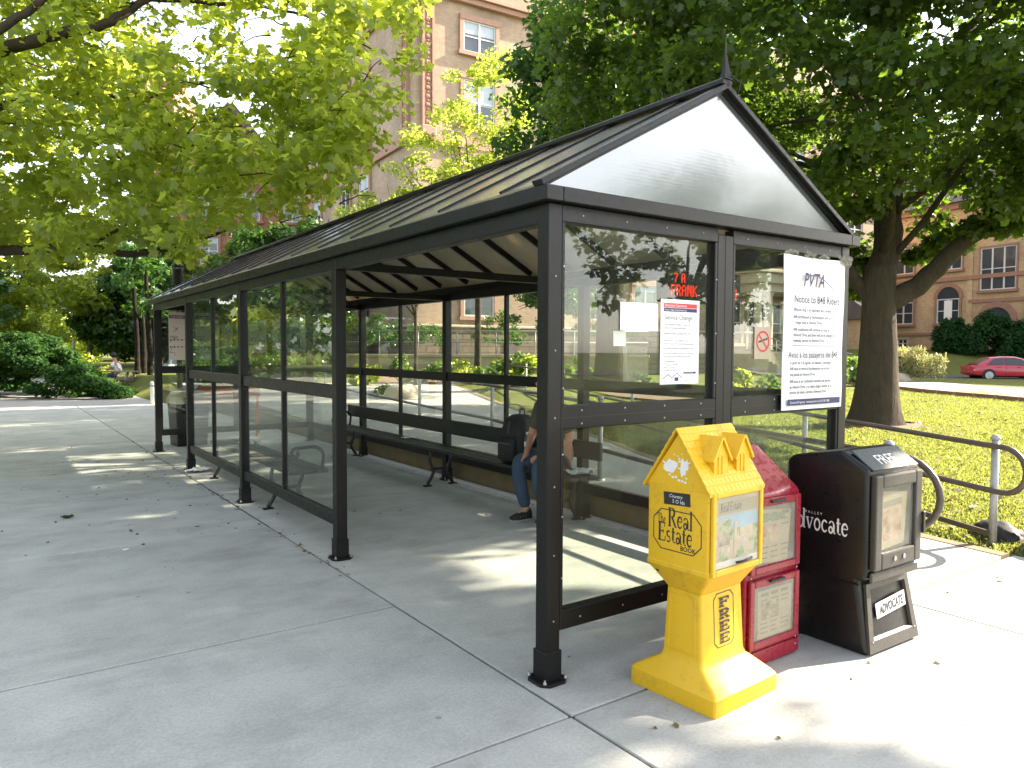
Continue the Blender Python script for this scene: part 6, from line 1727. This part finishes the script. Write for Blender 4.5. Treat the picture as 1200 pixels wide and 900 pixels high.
# golden brick hall at the right, in the shade
u0 = spot(1110, 65, 0)
rbd = empty('brick_hall', (u0.x, u0.y, 0), R(-100), 'golden brick hall with arched and triple white windows beyond the red car', 'building')
fr_ = Face(rbd, 'y')
mb = MB(); mb.box((-24, 0, 1.2), (26, 16, 14.5)); mb.build('wall', M['brick_gold'], rbd)
mb = MB()
for z0, z1, d_ in ((3.1, 3.35, .12), (7.75, 8.1, .18), (13.9, 14.5, .35)): fr_.box(mb, -24.1, 26, z0, z1, -.1, d_)
fr_.box(mb, 1.8, 7.0, 5.75, 6.05, -.1, .14); mb.build('belt_course', M['trimstone'], rbd)
mb = MB(); fr_.box(mb, -24.2, 26, .8, 1.75, -.1, .15); mb.build('stone_base', M['limestone'], rbd)
for u in (-9.5, 1.9, 6.6): mb = MB(); fr_.box(mb, u - .22, u + .22, 1.8, 13.9, -.05, .12); mb.build('pilaster', M['brick_gold'], rbd)
mb = MB(); mb.prism([(-.8, 14.4), (16.8, 14.4), (8, 20)], 0, -24.4, 26.4); mb.build('roof', M['slate'], rbd)
for u in (-15, -9.8 + 2.4, -4.3): win(fr_, u, 4.15, 2.0, 2.0, trim='trimstone', lights=2, rows=2, arch=u > -5, blind=0, surround=.16)
win(fr_, 0, 4.15, 2.05, 2.1, trim='trimstone', lights=2, rows=2, arch=True, blind=.0, surround=.20)
mb = MB(); fr_.box(mb, -.35, .35, 4.3, 6.1, .03, .09); mb.build('curtain', M['white'], rbd)
win(fr_, 4.2, 6.75, 2.9, 3.5, trim='trimstone', lights=3, rows=2, blind=0, surround=.12)
win(fr_, 4.2, 2.6, 2.4, 1.5, trim='trimstone', lights=2, arch=True, blind=0, surround=.3)
for u in (-4.3, 0.2, -9.5, 10.5, 14.5): win(fr_, u, 8.75, 1.9, 2.6, trim='trimstone', lights=2, blind=0, surround=.12)
for u in (10.5, 14.5): win(fr_, u, 4.15, 2.0, 2.1, trim='trimstone', lights=2, arch=True, blind=0, surround=.2)
for u in (-4.5, -8.2): win(fr_, u, 1.95, 1.4, .85, trim='limestone', lights=3, rows=2, blind=0, surround=.06, sill=False)
# small gabled porch between trunk and shelter corner
gp = empty('gabled_porch', spot(994, 60, 0), R(-80), 'grey gabled porch roof glimpsed between the shelter corner and the big maple', 'porch')
mb = MB(); mb.box((-2, 0, .5), (2, 3, 4.2)); mb.build('wall', M['brick_gold'], gp)
mb = MB(); mb.prism([(-2.4, 4.2), (2.4, 4.2), (0, 6.0)], 1, -.3, 3.2); mb.build('roof', M['slate'], gp)
mb = MB(); mb.bar((-2.5, -.34, 4.25), (0, -.34, 6.1), .06, .16); mb.bar((2.5, -.34, 4.25), (0, -.34, 6.1), .06, .16); mb.build('barge_board', M['winframe'], gp)
# red brick wing far left behind the maple
p = spot(275, 66, 0)
lw = empty('brick_wing', p, R(-20), 'orange brick gabled wing glimpsed through the maple leaves at upper left', 'building'); fw_ = Face(lw, 'y')
mb = MB(); mb.box((-7.5, 0, 0), (7.5, 14, 20)); mb.build('wall', M['brick_red'], lw)
mb = MB(); mb.prism([(-4.2, 17.2), (4.2, 17.2), (0, 22.5)], 1, -1.0, 6); mb.build('gable', M['brick_red'], lw)
mb = MB(); mb.bar((-4.8, -.6, 16.8), (0, -.6, 22.7), 1.2, .5); mb.bar((4.8, -.6, 16.8), (0, -.6, 22.7), 1.2, .5); mb.build('roof', M['slate'], lw)
mb = MB(); mb.box((-7.9, -.4, 20.0), (-4.6, 14, 26.5)); mb.build('tower', M['brick_red'], lw)
for u in (-5.5, -2, 1.5, 5): 
    for z in (5, 9, 13): win(fw_, u, z, 1.5, 2.4, blind=.2, trim='trimstone')

# ================================================================ CARS
def car(name, loc, rz, paint_, label, group=None, sx=1.0):
    o = empty(name, loc, rz, label, 'car', group)
    Lh = 2.28
    # stations along x: (x, half width, z bottom, z belt)
    st = [(-2.28, .70, .42, .70), (-2.20, .80, .32, .86), (-1.9, .855, .26, .93), (-1.2, .88, .22, .95), (0, .89, .21, .93), (1.0, .88, .22, .90), (1.6, .86, .24, .84), (2.05, .80, .28, .74), (2.22, .70, .34, .62), (2.28, .60, .40, .54)]
    mb = MB(); rings = []
    for x, w, zb, zt in st:
        r = []
        for u, v in ((-.80, 0), (-.97, .12), (-1, .45), (-.97, .80), (-.90, .96), (-.6, 1.0), (0, 1.015), (.6, 1.0), (.90, .96), (.97, .80), (1, .45), (.97, .12), (.80, 0), (0, -.02)):
            r.append(Vector((x, u * w, zb + (zt - zb) * v)))
        rings.append(r)
    mb.loft(rings, True, True); mb.build('body', paint_, o, smooth_angle=40)
    # greenhouse
    cabin = [(-1.95, .90, .64), (-1.15, 1.36, .56), (-.55, 1.425, .58), (.15, 1.42, .585), (.55, 1.34, .58), (1.28, .885, .66)]
    mb = MB(); rings = []
    for x, z, w in cabin:
        rings.append([Vector((x, -.80, .86)), Vector((x, -.78, .90)), Vector((x, -w - (.78 - w) * max(0, (1.36 - z)) * .6, max(.905, z - .06))), Vector((x, -w * .86, z)), Vector((x, 0, z + .02)), Vector((x, w * .86, z)), Vector((x, w + (.78 - w) * max(0, (1.36 - z)) * .6, max(.905, z - .06))), Vector((x, .78, .90)), Vector((x, .80, .86)), Vector((x, 0, .85))])
    mb.loft(rings, True, True); mb.build('roof', paint_, o, smooth_angle=40)
    for s in (-1, 1):
        for poly in ([(-1.45, .955), (-.48, .945), (-.52, 1.345), (-1.02, 1.30)], [(-.42, .945), (.90, .915), (.48, 1.285), (.12, 1.345), (-.45, 1.35)]):
            mb = MB(); f = lambda x, z, e: Vector((x, s * (.795 - (z - .90) * .42 + e), z)); n = len(poly)
            mb.loft([[f(x, z, -.01) for x, z in poly], [f(x, z, .012) for x, z in poly]]); mb.build('side_window', M['carglass'], o)
        for x in (-1.36, 1.38):
            mb = MB(); mb.lathe((x, s * .80, .32), [(.375, -.06), (.375, .085 if s > 0 else .085)] if s > 0 else [(.375, -.085), (.375, .06)], 24, 1); mb.build('wheel_arch', M['rubber'], o)
            mb = MB(); y0, y1 = (.70, .905) if s > 0 else (-.905, -.70)
            mb.lathe((x, 0, .315), [(.24, y0), (.31, y0 + .02), (.315, (y0 + y1) / 2), (.31, y1 - .02), (.24, y1)], 24, 1); wh = mb.build('wheel', M['rubber'], o)
            mb = MB(); yo = s * .907
            for k in range(7):
                a = 2 * math.pi * k / 7; mb.bar((x + .05 * math.cos(a), yo, .315 + .05 * math.sin(a)), (x + .205 * math.cos(a), yo, .315 + .205 * math.sin(a)), .012, .06, 0, (0, 1, 0))
            mb.lathe((x, yo, .315), [(.21, -.006), (.225, .0), (.21, .008), (.19, .0)], 24, 1); mb.ball((x, yo, .315), (.06, .014, .06), 10, 6); mb.build('rim', M['rim'], wh)
        for x in (-.45, .95): mb = MB(); mb.bar((x, s * .892, .28), (x + .02, s * .868, .91), .006, .008, 0, (0, 1, 0)); mb.build('door_seam', M['rubber'], o)
        for x in (-.85, .25): mb = MB(); mb.box((x - .09, s * .888 - .014, .80), (x + .09, s * .888 + .014, .83), .006); mb.build('door_handle', paint_, o)
        mb = MB(); mb.ball((.78, s * .96, .96), (.09, .10, .07), 10, 6); mb.build('wing_mirror', paint_, o)
        mb = MB(); mb.box((-2.27, s * .66 - .16, .68), (-2.10, s * .66 + .16, .84), .03); mb.build('tail_lamp', M['lamp_red'], o)
        mb = MB(); mb.box((2.08, s * .58 - .15, .56), (2.20, s * .58 + .15, .68), .03); mb.build('headlight', M['winglass'], o)
    for poly, nm in ((((-1.90, .95), (-1.20, 1.335)), 'rear_window'), (((1.24, .935), (.60, 1.315)), 'windscreen')):
        (xa, za), (xb, zb) = poly; e = Vector((-(zb - za) if xa < 0 else (zb - za), 0, abs(xb - xa))).normalized() * .03
        q_ = [Vector((xa, -.60, za)), Vector((xa, .60, za)), Vector((xb, .50, zb)), Vector((xb, -.50, zb))]
        mb = MB(); mb.loft([[p - e for p in q_], [p + e * .8 for p in q_]]); mb.build(nm, M['carglass'], o)
    mb = MB(); mb.box((2.20, -.45, .42), (2.29, .45, .54), .02); mb.build('grille', M['rubber'], o)
    mb = MB(); mb.box((-2.30, -.75, .42), (-2.22, .75, .56), .03); mb.build('bumper', paint_, o)
    return o
p = spot(1181, 44.3, 0); p.z = terrain(p.x, p.y) - .12
car('parked_car', p, math.atan2(RT.y, RT.x) - R(9), M['carred'], 'red sedan parked on the street below the clipped bushes')
car('parked_car', (9.5, -18.6, 0), R(188), M['carsilver'], 'silver sedan across the paving that mirrors in the gable glass')
p = spot(213, 36, -.02); car('parked_car', p, R(84), M['carwhite'], 'white car parked beyond the far end of the shelter')

# ================================================================ FAR LEFT FURNITURE
pt = empty('picnic_table', spot(133, 29, 0), R(-35), 'grey wooden picnic table beyond the juniper hedge', 'picnic table')
mb = MB()
for k in range(5): mb.box((-.9, -.38 + k * .155, .70), (.9, -.38 + k * .155 + .14, .74), .005)
mb.build('tabletop', M['wood'], pt)
for s in (-1, 1):
    mb = MB(); mb.box((-.9, s * .72 - .14, .42), (.9, s * .72 + .14, .46), .005); mb.build('seat', M['wood'], pt)
    mb = MB(); mb.bar((s * .65, -.70, .0), (s * .65, -.2, .70), .05, .09); mb.bar((s * .65, .70, .0), (s * .65, .2, .70), .05, .09); mb.bar((s * .65, -.8, .40), (s * .65, .8, .40), .05, .09); mb.build('leg', M['wood'], pt)
p2 = empty('person', spot(139, 29.9, 0), R(150), 'dark haired person in a white top seated at the picnic table', 'person')
J = {'pel': (Vector((0, 0, .55)), .14), 'ch': (Vector((.10, 0, .95)), .16), 'nk': (Vector((.15, 0, 1.15)), .06), 'hd': (Vector((.20, 0, 1.30)), .10)}
Ed = [('pel', 'ch'), ('ch', 'nk'), ('nk', 'hd')]
for s, nm in ((1, 'a'), (-1, 'b')):
    J.update({'k' + nm: (Vector((.42, s * .12, .55)), .08), 'f' + nm: (Vector((.42, s * .12, .08)), .05), 's' + nm: (Vector((.12, s * .19, 1.05)), .07), 'e' + nm: (Vector((.25, s * .25, .80)), .05), 'h' + nm: (Vector((.50, s * .12, .80)), .035)}); Ed += [('pel', 'k' + nm), ('k' + nm, 'f' + nm), ('ch', 's' + nm), ('s' + nm, 'e' + nm), ('e' + nm, 'h' + nm)]
skin_body('body', J, Ed, M['skin'], p2, 'pel')
skin_body('shirt', {'a': (Vector((0, 0, .62)), .16), 'b': (Vector((.10, 0, .95)), .18), 'c': (Vector((.11, .2, 1.03)), .085), 'd': (Vector((.11, -.2, 1.03)), .085), 'e': (Vector((.19, .25, .88)), .07), 'f': (Vector((.19, -.25, .88)), .07)}, [('a', 'b'), ('b', 'c'), ('b', 'd'), ('c', 'e'), ('d', 'f')], M['paper'], p2, 'b')
skin_body('jeans', {'a': (Vector((0, 0, .55)), .16), 'b': (Vector((.42, .12, .55)), .095), 'c': (Vector((.42, -.12, .55)), .095), 'd': (Vector((.42, .12, .14)), .07), 'e': (Vector((.42, -.12, .14)), .07)}, [('a', 'b'), ('a', 'c'), ('b', 'd'), ('c', 'e')], M['denim'], p2, 'a')
mb = MB(); mb.ball((.18, 0, 1.35), (.13, .12, .12), 12, 8); mb.build('hair', M['hair'], p2)
b3 = empty('slatted_bench', spot(150, 31.5, 0), R(-40), 'pale metal bench with thin legs right of the picnic table', 'bench')
mb = MB()
for k in range(4): mb.box((-.8, -.2 + k * .11, .43), (.8, -.2 + k * .11 + .085, .46), .004)
mb.build('seat', M['galv'], b3)
for sx in (-.7, .7):
    for sy in (-.15, .18): mb = MB(); mb.tube([(sx, sy, 0), (sx, sy, .43)], .018, 6); mb.build('leg', M['galv'], b3)
bo = empty('bollard', spot(177.5, 21.5, 0), 0, 'slim white bollard by the far left corner of the shelter', 'bollard')
mb = MB(); mb.lathe((0, 0, 0), [(.055, -.05), (.055, .62), (.045, .66), (.02, .675)], 12); mb.build('shaft', M['white_metal'], bo)
mb = MB(); mb.lathe((0, 0, .52), [(.0565, 0), (.0565, .05)], 12); mb.build('band', M['galv'], bo)
lp = empty('street_lamp', spot(210, 15, 0), 0, 'dark cylindrical lamp head rising behind the far end of the roof', 'street lamp')
mb = MB(); mb.lathe((0, 0, 0), [(.10, -.05), (.10, .3), (.055, .36), (.05, 2.9)], 12); mb.build('pole', F, lp)
mb = MB(); mb.lathe((0, 0, 2.9), [(.09, 0), (.10, .03), (.10, .33), (.115, .34), (.115, .40), (.03, .43)], 16); mb.build('lamp_head', F, lp)
mb = MB(); mb.lathe((0, 0, 3.2), [(.1015, 0), (.1015, .05)], 16); mb.build('lens', M['acrylic'], lp)
tp = empty('light_pole', spot(87, 48, 0), R(-35), 'slim pale pole with a crossbar among the far trees at left', 'pole')
mb = MB(); mb.tube([(0, 0, 0), (0, 0, 4.2)], [.09, .07], 8); mb.build('pole', M['white_metal'], tp); mb = MB(); mb.bar((-.75, 0, 4.2), (.75, 0, 4.2), .08, .08); mb.build('crossbar', M['white_metal'], tp)
lb = empty('litter_bin', (.62, 10.55, 0), R(5), 'black square litter bin with a tan lid behind the far end glass', 'bin')
mb = MB(); mb.loft([sq(.24, .22, z, 0, 0, .03) for z in (0, .02)] + [sq(.27, .25, .70, 0, 0, .03)]); mb.build('body', M['black_plastic'], lb)
mb = MB(); mb.loft([sq(.285, .265, .702, 0, 0, .03), sq(.285, .265, .78, 0, 0, .03), sq(.22, .20, .90, 0, 0, .03)]); mb.build('lid', M['limestone'], lb)
mb = MB(); mb.box((-.15, -.262, .74), (.15, -.24, .80)); mb.build('slot', M['ink'], lb)
ob = empty('sawhorse_barrier', (1.55, 11.6, 0), R(-20), 'orange sawhorse barrier added behind the left glass panels in place of a reflection', 'barrier')  # added behind the glass to stand in for an orange reflection
M['orange'] = paint('orange_plastic', (0.62, 0.14, 0.02), .45, .1)
mb = MB(); mb.box((-.55, -.015, .72), (.55, .015, .92), .005); mb.build('top_board', M['orange'], ob)
for sx in (-.5, .5):
    for sy in (-1, 1): mb = MB(); mb.bar((sx, sy * .28, 0), (sx, sy * .02, .93), .03, .05); mb.build('leg', M['orange'], ob)
for k, (px, d) in enumerate(((160, 32), (168, 33.5), (175, 31))):
    o = empty('slim_tree', spot(px, d, 0), 0, ('left one of three slim dark trunks by the far shelter corner', 'middle one of three slim dark trunks by the far shelter corner', 'right one of three slim dark trunks by the far shelter corner')[k], 'tree', 'slim dark trunks')
    mb = MB(); limb(mb, [(0, 0, -.1), (.03, 0, 2), (-.05, .1, 4.5), (.05, 0, 6.2)], .13, .05, 8, 5); mb.build('trunk', M['bark_black'], o)
    rr = random.Random(k); cl = [(rr.uniform(-.8, .8), rr.uniform(-.8, .8), rr.uniform(3.3, 6.6), .5, .5, .35) for _ in range(14)]
    C, N = clump_leaves(cl, 40, k); leaf_mesh('crown', C, N, .22, 'tuft', M['leaf_deep'], o, k)

# ================================================================ LIGHT, SKY, CAMERA
AZ, EL = 103.0, 30.0
wd = bpy.data.worlds.new('World'); SC.world = wd; wd.use_nodes = True
nt = wd.node_tree; nt.nodes.clear()
sk = nt.nodes.new('ShaderNodeTexSky'); sk.sky_type = 'NISHITA'; sk.sun_disc = False; sk.sun_elevation = R(EL); sk.sun_rotation = R(AZ); sk.air_density = 1.0; sk.dust_density = 1.5; sk.ozone_density = 1.0
bgn = nt.nodes.new('ShaderNodeBackground'); bgn.inputs[1].default_value = .125
ow = nt.nodes.new('ShaderNodeOutputWorld'); hs = nt.nodes.new('ShaderNodeHueSaturation'); hs.inputs['Saturation'].default_value = .42; nt.links.new(sk.outputs[0], hs.inputs['Color']); nt.links.new(hs.outputs[0], bgn.inputs[0]); nt.links.new(bgn.outputs[0], ow.inputs[0])
sl = bpy.data.lights.new('sun', 'SUN'); sl.energy = 5.0; sl.angle = R(.55); sl.color = (1.0, .87, .70)
so = bpy.data.objects.new('sun', sl); COL.objects.link(so)
sd = Vector((math.sin(R(AZ)) * math.cos(R(EL)), math.cos(R(AZ)) * math.cos(R(EL)), math.sin(R(EL))))
so.rotation_euler = sd.to_track_quat('Z', 'Y').to_euler(); so.location = sd * 60

cd = bpy.data.cameras.new('camera'); cam = bpy.data.objects.new('camera', cd); COL.objects.link(cam)
cd.sensor_width = 36; cd.sensor_fit = 'HORIZONTAL'; cd.lens = FPX / 1200 * 36; cd.clip_start = .05; cd.clip_end = 2000
m3 = Matrix((RT, UP, -FW)).transposed()
cam.matrix_world = Matrix.Translation(CAM) @ m3.to_4x4()
SC.camera = cam
SC.view_settings.view_transform = 'Standard'; SC.view_settings.look = 'None'; SC.view_settings.gamma = 1.0; SC.view_settings.exposure = 2.38; SC.view_settings.use_curve_mapping = False
SC.render.engine = 'CYCLES'
cy = SC.cycles; cy.use_denoising = True; cy.max_bounces = 8; cy.diffuse_bounces = 4; cy.glossy_bounces = 4; cy.transmission_bounces = 6; cy.transparent_max_bounces = 24; cy.caustics_reflective = False; cy.caustics_refractive = False; cy.sample_clamp_indirect = 6.0
try: cy.denoiser = 'OPENIMAGEDENOISE'
except Exception: pass
